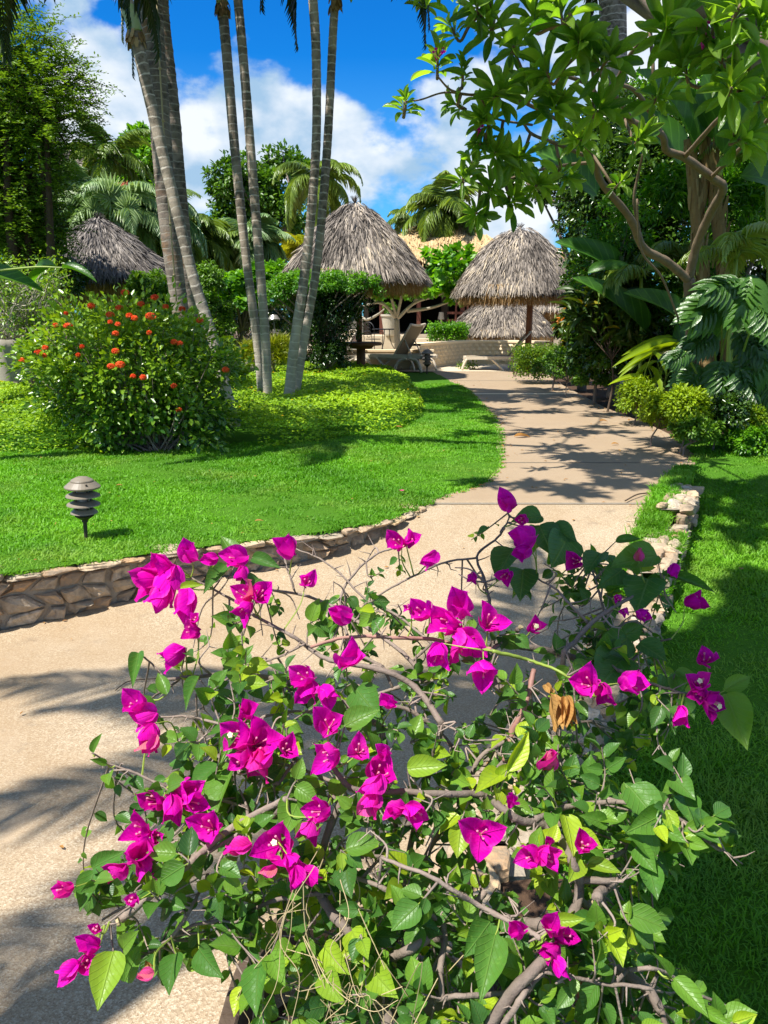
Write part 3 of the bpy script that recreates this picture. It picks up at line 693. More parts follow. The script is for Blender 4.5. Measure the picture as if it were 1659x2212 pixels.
def limbs(mb, base, C, r0, rg, k=10, seg=6, tint=.5, fork=None, sag=.0):
    base = np.asarray(base, float); fork = np.asarray(fork, float) if fork is not None else base+[0, 0, .4]
    for c in C[rg.choice(len(C), min(k, len(C)), replace=False)]:
        mid = (fork+c)/2+rg.normal(0, .08, 3)*np.linalg.norm(c-fork)+[0, 0, -sag]
        p = smooth([fork, mid, c], 6); tube(mb, p, np.linspace(r0*.55, r0*.1, len(p)), seg, tint)
def tree(name, label, base, blobs, n, L, m, tpl=T_LO, asp=.5, r0=.08, seed=0, nclump=40, bark='bark', group=None, cat='tree', kl=12, fork=.5, shroud=None, leafname='crown', **kw):
    base = np.array(base, float); t = thing(name, label, cat, base, group); rg = np.random.default_rng(seed+99)
    b = MB(); C = crown(b, tpl, blobs, n, L, asp, seed, nclump, **kw); b.build(leafname, M[m], t, smooth=True)
    b = MB(); cc = C.mean(0); fk = base*(1-fork)+np.array([cc[0], cc[1], cc[2]])*fork
    p = smooth([base-[0, 0, .1], base*.5+fk*.5+rg.normal(0, .04, 3), fk], 5); tube(b, p, np.linspace(r0, r0*.7, len(p)), 8)
    limbs(b, base, C, r0, rg, kl, fork=fk); b.build('trunk', M[bark], t, smooth=True)
    return t

def frond(mb, smb, base, az, el, L, droop, llen, nl=34, tint=.5, roll=0, stiff=.5, lw=.05, rg=None, seg=14, dropl=.5, rr=.018, tpl=T_LEAFLET):
    rg = rg or np.random.default_rng(1)
    h = np.array([math.cos(az), math.sin(az), 0.]); e = el; p = np.array(base, float); pts = [p.copy()]; ds = L/seg
    for i in range(seg):
        d = h*math.cos(e)+np.array([0, 0, math.sin(e)]); p = p+d*ds; pts.append(p.copy()); e -= droop/seg*(1+.8*i/seg)
        e = max(e, -1.5)
    P = np.array(pts); tube(smb, P, np.linspace(rr, rr*.25, len(P)), 5, tint)
    s = np.linspace(.12, .995, nl); idx = s*(len(P)-1); i0 = np.clip(idx.astype(int), 0, len(P)-2); f = (idx-i0)[:, None]
    B = P[i0]*(1-f)+P[i0+1]*f; T = nrm(P[i0+1]-P[i0])
    side = np.array([-h[1], h[0], 0]); up = nrm(np.cross(T, side)); up = np.where(up[:, 2:3] < 0, -up, up)
    if roll: side_ = side*math.cos(roll)+up*math.sin(roll)
    else: side_ = np.repeat(side[None], len(T), 0)
    prof = np.sin(np.clip(s*1.12, 0, 1)**.7*math.pi*.93+.22)*.85+.2
    for sg in (-1, 1):
        D = nrm(side_*sg*1.0+T*(.55+.5*s[:, None])+up*(.25*stiff)+np.array([0, 0, -dropl])+rg.normal(0, .09, (nl, 3)))
        N = nrm(up+side_*sg*.35+rg.normal(0, .15, (nl, 3)))
        leaves(mb, tpl, B, D, N, llen*prof*rg.uniform(.85, 1.1, nl), lw, np.clip(tint+rg.normal(0, .12, nl), 0, 1))
def palm(name, label, base, top, r0, nf, L, m='frond', seed=0, llen=.5, group=None, el=(-.3, 1.2), droop=1.5, nl=30, trunkm='trunk', lw=.05, az=None, tint=.5, cat='palm tree', dropl=.5, dead=0):
    rg = np.random.default_rng(seed); base = np.array(base, float); top = np.array(top, float)
    t = thing(name, label, cat, base, group)
    b = MB(); p = smooth([base-[0, 0, .1], base*.5+top*.5+rg.normal(0, .05, 3), top], 8); tube(b, p, np.linspace(r0*1.15, r0, len(p)), 10); b.build('trunk', M[trunkm], t, smooth=True)
    for i in range(nf):
        b, sbb = MB(), MB(); a = (az[i % len(az)] if az else i*2.39996)+rg.normal(0, .15); e = el[0]+(el[1]-el[0])*((i+.5)/nf)**.9+rg.normal(0, .1)
        frond(b, b, top, a, e, L*rg.uniform(.85, 1.1), droop*rg.uniform(.8, 1.2), llen, nl, np.clip(tint+rg.normal(0, .15), 0, 1), lw=lw, rg=rg, dropl=dropl, rr=.012+.006*L/2)
        b.build('frond', M[m], t, smooth=True)
    return t
def fan_leaf(mb, c, D, N, r, tint, n=26, spread=2.6):
    D = nrm(D); N = nrm(N-np.dot(N, D)*D); S = np.cross(N, D); a = np.linspace(-spread, spread, n)
    V = D[None]*np.cos(a)[:, None]+S[None]*np.sin(a)[:, None]+N[None]*.12*np.cos(a*13)[:, None]
    leaves(mb, T_LEAFLET, np.repeat(np.asarray(c, float)[None], n, 0), V, np.repeat(N[None], n, 0), r*(.8+.2*np.cos(a)), r*.16, tint)

# ------------------------------------------------------------------ thatched palapas
def palapa(label, apx, apy, Y, hw, eave_py, fringe_px, m='thatch', n=5200, seed=0, tpow=.6, post=None, fm_='thatchtan', blw=.045, bll=.3, post_r=.07, group='thatched palapas around the pool', postless=False, patch=None):
    rg = np.random.default_rng(seed); ap = W(apx, apy, Y); ez = W(apx, eave_py, Y)[2]; R = pxm(hw, Y)*1.0; fz = pxm(fringe_px, Y)
    t = thing('palapa', label, 'palapa', (ap[0], Y, 0), group); Hh = ap[2]-ez
    n = int(n*2.9); blw = blw*.43; s = np.sqrt(rg.uniform(0, 1, n)); s = np.where(rg.uniform(0, 1, n) < .18, rg.uniform(.94, 1.0, n), s)
    a = rg.uniform(0, 2*math.pi, n)
    def surf(s, a):
        r = R*np.clip(s, 0, 1.2)**(tpow+.12*np.clip(.35-s, 0, 1))*(1+.03*np.sin(a*3+seed)+.02*np.sin(a*7)); z = ap[2]-Hh*s
        return np.stack([ap[0]+r*np.cos(a), Y+r*np.sin(a), z], -1)
    P = surf(s, a); Q = surf(s+.04, a); D = nrm(Q-P)
    rad = np.stack([np.cos(a), np.sin(a), np.full(n, .35)], 1)
    D = nrm(D+rad*rg.uniform(-.04, .16, (n, 1))+rg.normal(0, .13, (n, 3))); N = nrm(rad+rg.normal(0, .35, (n, 3)))
    P = P+rad*rg.uniform(-.03, .035, (n, 1))
    L = bll*rg.uniform(.6, 1.3, n)*(.55+.45*s); w = blw*rg.uniform(.6, 1.4, n)
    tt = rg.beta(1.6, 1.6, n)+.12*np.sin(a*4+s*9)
    if patch: tt = tt+patch(a, s)  # patch darkens one flank in the tint, standing in for tree shade
    b = MB(); leaves(b, T_STRIP, P, D, N, L, w, np.clip(tt, 0, 1))
    # ridge tuft
    k = 60; aa = rg.uniform(0, 6.28, k); b2 = nrm(np.stack([np.cos(aa)*.35, np.sin(aa)*.35, rg.uniform(-1, .9, k)], 1))
    leaves(b, T_STRIP, np.repeat((ap-[0, 0, .05])[None], k, 0), b2, rg.normal(size=(k, 3)), .14*R/1.3, blw*.8, rg.uniform(.0, .5, k))
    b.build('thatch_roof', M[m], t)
    # solid core so no light leaks through
    prof = [(R*.97*(q**tpow), ap[2]-Hh*q-.05) for q in np.linspace(0.001, 1, 12)]
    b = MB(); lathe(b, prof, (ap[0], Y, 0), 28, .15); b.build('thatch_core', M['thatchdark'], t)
    k = int(n*.30); a = rg.uniform(0, 6.28, k); r = R*rg.uniform(.72, .99, k); P = np.stack([ap[0]+r*np.cos(a), Y+r*np.sin(a), np.full(k, ez+.05)], 1)
    D = nrm(np.stack([np.cos(a)*.25, np.sin(a)*.25, -np.ones(k)], 1)+rg.normal(0, .12, (k, 3))); N = np.stack([np.cos(a), np.sin(a), np.zeros(k)], 1)+rg.normal(0, .3, (k, 3))
    b = MB(); leaves(b, T_STRIP, P, D, N, (fz+.05)*rg.uniform(.5, 1.15, k), blw*.6, rg.uniform(0, 1, k)); b.build('eave_fringe', M[fm_], t)
    b = MB()
    for i in range(10):
        aa = i*math.pi/5; q = [(ap[0]+.05*math.cos(aa), Y+.05*math.sin(aa), ap[2]-.2), (ap[0]+R*.55*math.cos(aa), Y+R*.55*math.sin(aa), ap[2]-Hh*.42-.12), (ap[0]+R*.93*math.cos(aa), Y+R*.93*math.sin(aa), ez-.02)]
        tube(b, smooth(q, 4), .025, 5)
    b.build('rafters', M['wood'], t)
    px_ = post if post else ap[0]
    b = MB(); p = np.array([[px_, Y, -.02], [px_, Y, ap[2]-.25]]); tube(b, p, post_r, 10); b.build('post', M['wood'], t, smooth=True)
    return t
# ------------------------------------------------------------------ palapas and buildings
palapa('grey thatched palapa half hidden behind the orange-flowered shrub on the left', 215, 468, 16.5, 135, 592, 60, 'thatchdark', 5600, 3, .8, tpow=.78, blw=.05) if False else None
palapa('dark shade-toned thatched palapa half hidden behind the orange-flowered shrub', 212, 468, 16.5, 146, 594, 62, 'thatchdark', 5600, 3, .78, blw=.05)
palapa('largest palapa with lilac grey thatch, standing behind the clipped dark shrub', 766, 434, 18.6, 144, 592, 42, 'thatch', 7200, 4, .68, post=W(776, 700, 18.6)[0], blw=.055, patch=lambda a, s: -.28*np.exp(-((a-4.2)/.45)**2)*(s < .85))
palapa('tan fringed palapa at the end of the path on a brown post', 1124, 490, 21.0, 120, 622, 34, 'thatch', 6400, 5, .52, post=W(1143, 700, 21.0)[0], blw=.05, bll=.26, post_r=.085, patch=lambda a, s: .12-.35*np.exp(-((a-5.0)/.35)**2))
palapa('low palapa under the overhang of the one at the end of the path', 1088, 626, 26.0, 108, 714, 24, 'thatch', 3600, 6, .62, blw=.05, bll=.24, post_r=.06)
palapa('low palapa farthest right, mostly hidden by the croton leaves', 1200, 585, 28.5, 104, 664, 26, 'thatch', 3600, 7, .62, blw=.055, bll=.26, post_r=.06)
palapa('distant palapa roof showing among the palms at upper left', 152, 318, 31.0, 50, 372, 14, 'thatch', 1800, 8, .8, blw=.09, bll=.4, group=None)

# open restaurant with a golden thatched roof, beyond the pool
def roof_strip(mb, A, B, C_, D_, n, w, l, rg):        # thatch blades on the quad A B (ridge) C D (eave)
    u, v = rg.uniform(0, 1, n), rg.uniform(0, 1, n); A, B, C_, D_ = map(np.asarray, (A, B, C_, D_))
    P = (A*(1-u)[:, None]+B*u[:, None])*(1-v)[:, None]+(D_*(1-u)[:, None]+C_*u[:, None])*v[:, None]
    dn = nrm((D_+C_)/2-(A+B)/2); N0 = nrm(np.cross(B-A, dn)); N0 = N0 if N0[2] > 0 else -N0
    leaves(mb, T_STRIP, P+N0*rg.uniform(0, .08, (n, 1)), nrm(dn+rg.normal(0, .12, (n, 3))), nrm(N0+rg.normal(0, .3, (n, 3))), l*rg.uniform(.6, 1.3, n), w, rg.beta(2, 2, n))
rg = np.random.default_rng(31)
Y0 = 31.0
xa, xb = W(790, 600, Y0)[0], W(1260, 600, Y0)[0]
rb = thing('restaurant', 'open-sided restaurant in deep shade under a golden thatched roof beyond the palapas', 'restaurant', ((xa+xb)/2, Y0, 0))
ezz = W(900, 560, Y0)[2]
b = MB(); peaks = [(W(905, 496, Y0)[0], W(905, 496, Y0)[2]), (W(1005, 484, Y0)[0], W(1005, 484, Y0)[2]), (W(1130, 515, Y0)[0], W(1130, 515, Y0)[2])]
for k, (pxx, pz) in enumerate(peaks):
    hw_ = 2.3
    for (sx, sy) in ((-1, 0), (1, 0), (0, -1), (0, 1)):
        ap = np.array([pxx, Y0+2.5, pz+.35])
        if sx: c1, c2 = np.array([pxx+sx*hw_, Y0-.4-.03*k, ezz]), np.array([pxx+sx*hw_, Y0+5.4, ezz])
        else: c1, c2 = np.array([pxx-hw_, Y0+2.5+sy*2.9, ezz]), np.array([pxx+hw_, Y0+2.5+sy*2.9, ezz])
        roof_strip(b, ap+[-.1, 0, 0], ap+[.1, 0, 0], c2, c1, 2600 if sy <= 0 else 500, .07, .4, rg)
        b.add([ap-[0, 0, .12], c1-[0, 0, .1], c2-[0, 0, .1]], [np.array([(0, 1, 2)])], .2)
b.build('thatch_roof', M['thatchgold'], rb)
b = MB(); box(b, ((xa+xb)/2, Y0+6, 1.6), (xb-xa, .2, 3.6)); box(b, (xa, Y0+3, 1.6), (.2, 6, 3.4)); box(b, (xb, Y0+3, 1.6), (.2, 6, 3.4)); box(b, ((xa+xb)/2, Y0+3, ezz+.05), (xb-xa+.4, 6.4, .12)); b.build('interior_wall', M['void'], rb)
b = MB(); box(b, ((xa+xb)/2, Y0+2.9, .35), (xb-xa-.4, 6, .7)); b.build('floor_plinth', M['plasterpale'], rb)
for px_ in (824, 905, 1000, 1090):
    b = MB(); p = W(px_, 650, Y0); box(b, (p[0], Y0+.15, ezz/2), (.16, .16, ezz)); b.build('post', M['rail'], rb)
b = MB()
for zz in (W(0, 655, Y0)[2], W(0, 676, Y0)[2], W(0, 692, Y0)[2]): box(b, (W(1025, 650, Y0)[0], Y0+.05, zz), (2.1, .06, .09))
for px_ in (985, 1010, 1035, 1062): p = W(px_, 670, Y0); box(b, (p[0], Y0+.0, p[2]), (.07, .05, 1.0))
b.build('railing', M['rail'], rb)
for i in range(3):
    b = MB(); box(b, (W(925, 700, Y0)[0], Y0-.5-.36*i, .28-.1*i), (2.4, .36, .56-.2*i), bev=.01); b.build('step', M['plasterpale'], rb)
# warm table lamp shade dimly visible inside: unlit pale shade
b = MB(); p = W(953, 690, 31.6); lathe(b, [(.05, -.35), (.05, 0), (.14, 0), (.09, .28)], p, 12); 
lampo = b.build('table_lamp', M['potmat']); tag(lampo, 'pale lampshade on a stand inside the shaded restaurant', 'lamp')

# low building with a clay tile roof behind the left palms
tb = thing('tiled_building', 'building with a clay tile roof edge among the palms on the left', 'building', (W(300, 500, 33)[0], 33, 0))
b = MB(); a1, a2 = W(250, 398, 33), W(385, 432, 33)
for i in range(26):
    u = i/26; c = a1*(1-u)+a2*u; 
    for k in range(5): box(b, (c[0], 33.1+k*.45, c[2]-.02+k*.10), (.09, .5, .05), tint=rg.uniform(.2, 1), bev=.012)
b.build('tile_roof', M['tile'], tb)
b = MB(); c = (a1+a2)/2; ang = math.atan2(a2[2]-a1[2], a2[0]-a1[0]); box(b, (c[0], 33.15, c[2]-.22), (3.1, .2, .28), ry=-ang); b.build('fascia', M['rail'], tb)
b = MB(); box(b, (c[0], 34.6, (c[2]-.45)/2), (2.7, 2.4, c[2]-.75)); b.build('wall', M['plaster'], tb)
b = MB(); p = W(285, 450, 32.6); nN = 9; xs = np.linspace(-.9, .9, nN)
V = [(p[0]+x_, 32.6+.10*math.sin(i*2.1), p[2]+z_) for i, x_ in enumerate(xs) for z_ in (-1.1, .75)]
b.add(V, [np.array([(2*i, 2*i+2, 2*i+3, 2*i+1) for i in range(nN-1)])]); M['teal'] = plain('teal netting', (.01, .16, .12), (.01, .12, .1), .8, 6, .1, .2)
b.build('teal_screen', M['teal'], tb)

# curved pool wall with scallop relief
pw = thing('pool_wall', 'curved tan pool wall covered in a scalloped relief', 'wall', (W(1010, 780, 21)[0], 21.6, 0))
ctop = [(906, 750, 20.9), (925, 744, 21.6), (965, 739, 22.6), (1010, 737, 23.4), (1060, 737, 23.6), (1120, 738, 23.4), (1180, 739, 22.8)]
Pt = smooth([W(*q) for q in ctop], 8); Pt[:, 2] = .70
b, cb, rb2 = MB(), MB(), MB()
seg = len(Pt); tan_ = nrm(np.gradient(Pt[:, :2], axis=0)); nn = np.stack([tan_[:, 1], -tan_[:, 0]], 1)
V = []
for i in range(seg):
    for dz in (0., 1.): V.append((Pt[i, 0], Pt[i, 1], .64*dz))
    V.append((Pt[i, 0]-nn[i, 0]*.28, Pt[i, 1]-nn[i, 1]*.28, .64))
b.add(V, [np.array([(3*i, 3*i+3, 3*i+4, 3*i+1) for i in range(seg-1)]+[(3*i+1, 3*i+4, 3*i+5, 3*i+2) for i in range(seg-1)])]); b.build('wall_face', M['plaster'], pw)
V = []
for i in range(seg):
    for o_, z_ in ((.03, .64), (.03, .70), (-.32, .70), (-.32, .64)): V.append((Pt[i, 0]+nn[i, 0]*o_, Pt[i, 1]+nn[i, 1]*o_, z_))
cb.add(V, [np.array([(4*i+k, 4*i+4+k, 4*i+4+(k+1) % 4, 4*i+(k+1) % 4) for i in range(seg-1) for k in range(4)])], .8); cb.build('coping', M['plaster'], pw)
ln = np.concatenate([[0], np.cumsum(np.linalg.norm(np.diff(Pt[:, :2], axis=0), axis=1))])
for r_ in range(5):
    s_ = .12+.10*(r_ % 2)
    while s_ < ln[-1]-.1:
        q = np.array([np.interp(s_, ln, Pt[:, 0]), np.interp(s_, ln, Pt[:, 1])]); q2 = np.array([np.interp(s_+.05, ln, Pt[:, 0]), np.interp(s_+.05, ln, Pt[:, 1])]); t2 = nrm(q2-q); n2_ = np.array([t2[1], -t2[0]])
        zc = .08+.11*r_; k = 7; a = np.linspace(0, math.pi, k)
        ring = [(q[0]+t2[0]*.10*math.cos(x_)+n2_[0]*.004, q[1]+t2[1]*.10*math.cos(x_)+n2_[1]*.004, zc+.095*math.sin(x_)) for x_ in a]
        tip = (q[0]+n2_[0]*.05, q[1]+n2_[1]*.05, zc+.015)
        rb2.add(ring+[tip], [np.array([(i, i+1, k) for i in range(k-1)])], .6)
        s_ += .21
rb2.build('scallop_relief', M['plaster'], pw)
# planter wall behind, terrace block under the palapa and beige utility box
b = MB(); p = W(1140, 760, 25.2); box(b, (p[0]-.3, 25.2, .62), (1.6, .3, 1.24), bev=.02); o = b.build('garden_wall', M['plaster'], loc=(p[0]-.3, 25.2, 0)); tag(o, 'tan garden wall behind the brown palapa post', 'wall')
b = MB(); p = W(1128, 737, 25.0); box(b, (p[0], 25.0, .62), (.85, .06, .95), bev=.01); o = b.build('panel', M['mesh'], loc=(p[0], 25, .2)); tag(o, 'grey brown panel fixed to the tan wall behind the brown post', 'panel')
b = MB(); p = W(508, 730, 19.4); box(b, (p[0]-.1, 19.4, .42), (.62, .5, .84), bev=.02); box(b, (p[0]-.1, 19.4, .86), (.7, .58, .05)); o = b.build('utility_box', M['plaster'], loc=(p[0], 19.4, 0)); tag(o, 'small beige rendered utility box seen between the palm trunks', 'utility box')
b = MB(); p = W(858, 722, 25.6); box(b, (p[0]-.35, 25.6, .40), (1.9, .2, .8), bev=.02); o = b.build('garden_wall', M['plasterpale'], loc=(p[0], 25.6, 0)); tag(o, 'pale low wall carrying the big cream pot', 'wall')
b = MB(); p = W(700, 800, 20.6)
box(b, (W(790, 770, 21.4)[0], 21.4, .24), (3.6, .25, .48), bev=.02); box(b, (W(790, 770, 21.4)[0], 21.4, .5), (3.7, .34, .05)); o = b.build('pool_edge_wall', M['plaster'], loc=(p[0], 21.4, 0)); tag(o, 'low tan pool edge behind the loungers', 'wall')
# grey stepping stones and rocks near the utility box
for k, (px_, py_, Y, sx, sz, lab) in enumerate([(520, 757, 17.2, .75, .10, 'long flat grey rock beside the utility box'), (505, 785, 16.6, .34, .2, 'rounded grey rock under the flat one'), (540, 795, 16.4, .26, .17, 'smaller rounded rock against the palm trunks'), (1453, 772, 10.6, .17, .09, 'pale boulder among the leaves at the foot of the right-hand plants'), (1075, 1655, 0, .2, .12, '')]):
    if not lab: continue
    b = MB(); p = W(px_, py_, Y); stone(b, p, np.diag([sx, .3, sz]), rg, .7, cuts=6, k=2.6, lo=.8); o = b.build('rock', M['rock'], smooth=False, loc=tuple(p)); tag(o, lab, 'rock')
# big dark stump at the far left
t = thing('tree_stump', 'broad grey tree stump at the left edge beside the flowering shrub', 'stump', W(20, 812, 10.8))
b = MB(); p = W(14, 800, 10.8); a = np.arange(28)*2*math.pi/28
for z0, z1 in ((p[2]-.12, p[2]+.42),):
    V = []
    for i, zz in enumerate(np.linspace(z0, z1, 7)):
        rr = .36*(1-.05*i)*(1+.09*np.sin(a*5+1)+.05*np.sin(a*11+i*.3)); V.append(np.stack([p[0]-.03+rr*np.cos(a), p[1]+rr*np.sin(a), np.full(28, zz)+.02*np.sin(a*3)], 1))
    V = np.concatenate(V); Fq = [(i*28+j, i*28+(j+1) % 28, (i+1)*28+(j+1) % 28, (i+1)*28+j) for i in range(6) for j in range(28)]
    b.add(V, [np.array(Fq), (np.arange(28)+6*28)[None]])
b.build('stump_wood', M['silver'], t, smooth=True)

# ------------------------------------------------------------------ furniture by the pool
def pagoda_lamp(loc, label):
    t = thing('garden_lamp', label, 'lamp', (0, 0, 0), 'pagoda lamps beside the path')
    b = MB(); lathe(b, [(.006, -.06), (.012, 0), (.012, .02), (.013, .11), (.02, .115), (.02, .128), (.03, .135), (.06, .155), (.062, .16)], seg=20); b.build('stake', M['lampdark'], t, smooth=False)
    b = MB(); lathe(b, [(.040, .16), (.040, .35)], seg=20, cap=True); b.build('lens', M['lens'], t, smooth=True)
    for z, r0 in ((.183, .084), (.238, .104), (.297, .107)):
        b = MB(); lathe(b, [(.045, z+.022), (.062, z+.022), (r0, z+.002), (r0+.003, z-.006), (r0-.004, z-.006), (.06, z+.012), (.045, z+.014)], seg=32); b.build('louvre', M['lampmetal'], t, smooth=False)
    b = MB(); lathe(b, [(.02, .342), (.108, .344), (.114, .350), (.114, .357), (.078, .388), (.072, .388), (.072, .395), (.068, .401), (.036, .418), (.0015, .425)], seg=32); b.build('cap', M['lampmetal'], t, smooth=False)
    b = MB()
    for k in range(4): a = k*math.pi/2+.6; tube(b, [(.052*math.cos(a), .052*math.sin(a), .16), (.052*math.cos(a), .052*math.sin(a), .35)], .006, 6)
    b.build('rod', M['lampdark'], t); b = MB(); lathe(b, [(.001, 0), (.006, 0), (.006, .012), (.001, .013)], (.03, -.088, .372), 8); b.build('screw', M['lampdark'], t)
    t.location = loc; return t
pl = pagoda_lamp(tuple(gnd(186, 1163)), 'grey brown pagoda lamp standing in the near sunlit lawn on the left'); pl.rotation_euler = (0, math.radians(1.5), .3)
c2 = copy_tree(pl); c2.location = tuple(gnd(922, 808)); c2['label'] = 'small pagoda lamp at the far tip of the lawn, beside the end of the path'
c2.scale = (1.35, 1.35, 1.45)

def lounger(label):
    t = thing('sun_lounger', label, 'sun lounger', (0, 0, 0), 'cream sun loungers by the pool'); Wd = .62
    for s in (-1, 1):
        y = s*Wd/2
        b = MB(); r = smooth([(-.95, y, .27), (-.9, y, .30), (0, y, .31), (.85, y, .31), (.95, y, .28)], 5)
        for i in range(len(r)-1):
            a, c = r[i], r[i+1]; d = c-a; box(b, (a+c)/2, (np.linalg.norm(d)+.01, .05, .075), tint=.6, ry=-math.atan2(d[2], d[0]))
        b.build('side_rail', M['plastic'], t)
        for pts in ([(-.92, y, .28), (-1.0, y*1.04, .12), (-1.03, y*1.06, 0)], [(-.30, y, .28), (-.12, y*1.04, .12), (0, y*1.06, 0)], [(.52, y, .28), (.30, y*1.03, .18), (.22, y*1.06, 0)], [(.62, y, .28), (.84, y*1.03, .22), (.95, y*1.06, 0)]):
            b = MB(); tube(b, smooth(pts, 5), .032, 8, .6); b.build('leg', M['plastic'], t, smooth=True)
    b = MB(); box(b, (-.93, 0, .295), (.06, Wd, .05), tint=.6, bev=.01); box(b, (.93, 0, .295), (.06, Wd, .05), tint=.6, bev=.01); box(b, (.15, 0, .285), (.05, Wd, .04), tint=.5); b.build('cross_bar', M['plastic'], t)
    b = MB(); box(b, (-.38, 0, .330), (1.08, Wd-.06, .012)); b.build('seat', M['mesh'], t)
    L, A = .78, math.radians(52); o_ = np.array([.16, 0, .34]); d = np.array([math.cos(A), 0, math.sin(A)])
    b = MB(); c = o_+d*L/2; box(b, c, (L, Wd-.07, .014), ry=-A); b.build('backrest', M['mesh'], t)
    b = MB()
    for s in (-1, 1): tube(b, [o_+[0, s*(Wd/2-.05), 0], o_+d*L*.6+[-.01, s*(Wd/2-.03), 0], o_+d*L+[0, s*(Wd/2-.0), 0]], .022, 8, .55)
    q = o_+d*L; tube(b, smooth([q+[0, -Wd/2, 0], q+d*.03*-1, q+[0, Wd/2, 0]], 6), .024, 8, .6)
    for s in (-1, 1): tube(b, [o_+d*L*.5+[0, s*.2, 0], (.62, s*.2, .3)], .014, 6, .5)
    b.build('back_frame', M['plastic'], t, smooth=True); return t
l1 = lounger('cream sun lounger seen from behind with its brown sling back raised'); l1.location = tuple(gnd(853, 800)*[1, 1, 0]+[0, 0, .01]); l1.rotation_euler = (0, 0, math.radians(-32)); l1.scale = (1.1, 1.25, 1.25)
for (px_, py_, rz, sc_, lab) in [(1085, 799, -4, (1.06, 1.06, 1.05), 'cream sun lounger side-on at the end of the path, its head behind the hedge'), (716, 800, 35, (1, 1, 1.1), 'cream sun lounger mostly hidden by the clipped dark shrub'), (826, 799, 168, (.9, .9, 1.02), 'empty cream sun lounger lying flat behind the one with the raised back'), (600, 795, 15, (1, 1, 1.05), 'cream sun lounger glimpsed behind the pair of palm trunks')]:
    c = copy_tree(l1); p = gnd(px_, py_); c.location = (p[0], p[1], .01); c.rotation_euler = (0, 0, math.radians(rz)); c.scale = sc_; c['label'] = lab
    if 'flat' in lab:
        for ch in list(c.children):
            if ch.name.startswith(('backrest', 'back_frame')): bpy.data.objects.remove(ch)
# round wooden table round the palapa post
t = thing('round_table', 'round brown wooden table built round the post of the largest palapa', 'table', (W(780, 740, 18.2)[0], 18.2, 0))
c = W(781, 741, 18.2); b = MB(); lathe(b, [(.001, .0), (.46, .0), (.47, .02), (.47, .05), (.45, .07), (.001, .07)], (c[0], 18.2, c[2]-.05), 36); b.build('table_top', M['wood'], t)
b = MB(); lathe(b, [(.22, 0), (.30, .07)], (c[0], 18.2, c[2]-.13), 24); b.build('apron', M['wood'], t)
b = MB(); tube(b, [(c[0], 18.2, 0), (c[0], 18.2, c[2]-.06)], .09, 10); b.build('pedestal', M['wood'], t, smooth=True)
b = MB(); box(b, (c[0]+.05, 18.2, .09), (.62, .5, .18), bev=.02); b.build('concrete_base', M['plasterpale'], t)
t = thing('side_table', 'small plank-topped table seen between the palm trunks', 'table', (W(625, 757, 17)[0], 17, 0))
p = W(618, 757, 17); b = MB(); box(b, (p[0], 17, p[2]), (.75, .5, .04), bev=.005); b.build('table_top', M['plasterpale'], t)
for sx in (-.3, .3):
    for sy in (-.2, .2): b = MB(); tube(b, [(p[0]+sx, 17+sy, 0), (p[0]+sx, 17+sy, p[2])], .02, 6); b.build('leg', M['wood'], t)
# wrought iron chair and table
def iron_chair():
    t = thing('iron_chair', 'black wrought iron chair with a ringed back near the big pot', 'chair', (0, 0, 0)); b = MB()
    for sx in (-.2, .2):
        for sy in (-.2, .2): b = MB(); tube(b, smooth([(sx*1.15, sy*1.15, 0), (sx, sy, .2), (sx, sy, .44)], 4), .012, 6); b.build('leg', M['iron'], t)
    b = MB(); lathe(b, [(.001, .44), (.23, .44), (.23, .455), (.001, .46)], seg=20); b.build('seat', M['iron'], t)
    b = MB(); tube(b, smooth([(-.19, .2, .44), (-.2, .22, .8), (-.08, .23, .96), (.08, .23, .96), (.2, .22, .8), (.19, .2, .44)], 5), .012, 6)
    for k in range(4): a = np.linspace(0, 2*math.pi, 14); tube(b, np.stack([.06*np.cos(a), np.full(14, .22), .56+.1*k+.06*np.sin(a)], 1), .007, 5)
    b.build('backrest', M['iron'], t); b = MB()
    for s in (-1, 1): tube(b, smooth([(s*.2, .2, .68), (s*.25, 0, .7), (s*.22, -.18, .64), (s*.2, -.2, .44)], 5), .011, 6)
    b.build('armrest', M['iron'], t); return t
ch = iron_chair(); p = W(806, 700, 24.0); ch.location = (p[0], 24.0, .3); ch.rotation_euler = (0, 0, 2.5); ch.scale = (1, 1, .95)
t = thing('iron_table', 'black wrought iron table behind the raised lounger back', 'table', (W(832, 712, 23.8)[0], 23.8, .3)); c = W(834, 712, 23.8)
b = MB(); lathe(b, [(.001, 0), (.42, 0), (.42, .025), (.001, .03)], c, 28); b.build('table_top', M['iron'], t)
for k in range(3): a = k*2.1; b = MB(); tube(b, smooth([(c[0]+.1*math.cos(a), 23.8+.1*math.sin(a), c[2]), (c[0]+.14*math.cos(a), 23.8+.14*math.sin(a), c[2]-.35), (c[0]+.34*math.cos(a), 23.8+.34*math.sin(a), .3)], 5), .013, 6); b.build('leg', M['iron'], t)
b = MB(); box(b, (W(810, 790, 24)[0], 24.4, .14), (3.2, 1.8, .3)); o = b.build('raised_deck', M['plasterpale'], loc=(W(810, 790, 24)[0], 24.4, 0)); tag(o, 'pale raised deck carrying the iron table and chair', 'deck')
# big cream pot
t = thing('plant_pot', 'tall cream fluted pot on the low wall near the sprawling tree', 'pot', W(840, 724, 25.6)); c = W(842, 722, 25.6)
b = MB(); lathe(b, [(.17, 0), (.19, .05), (.27, .60), (.30, .62), (.30, .68), (.26, .68), (.25, .64), (.001, .62)], (c[0], 25.6, .78), 28); b.build('pot_body', M['potmat'], t, smooth=False)
b = MB(); crown(b, T_LO, [(c[0], 25.6, 1.6, .22, .22, .2)], 260, .13, .4, 5, 10); b.build('foliage', M['mid'], t)

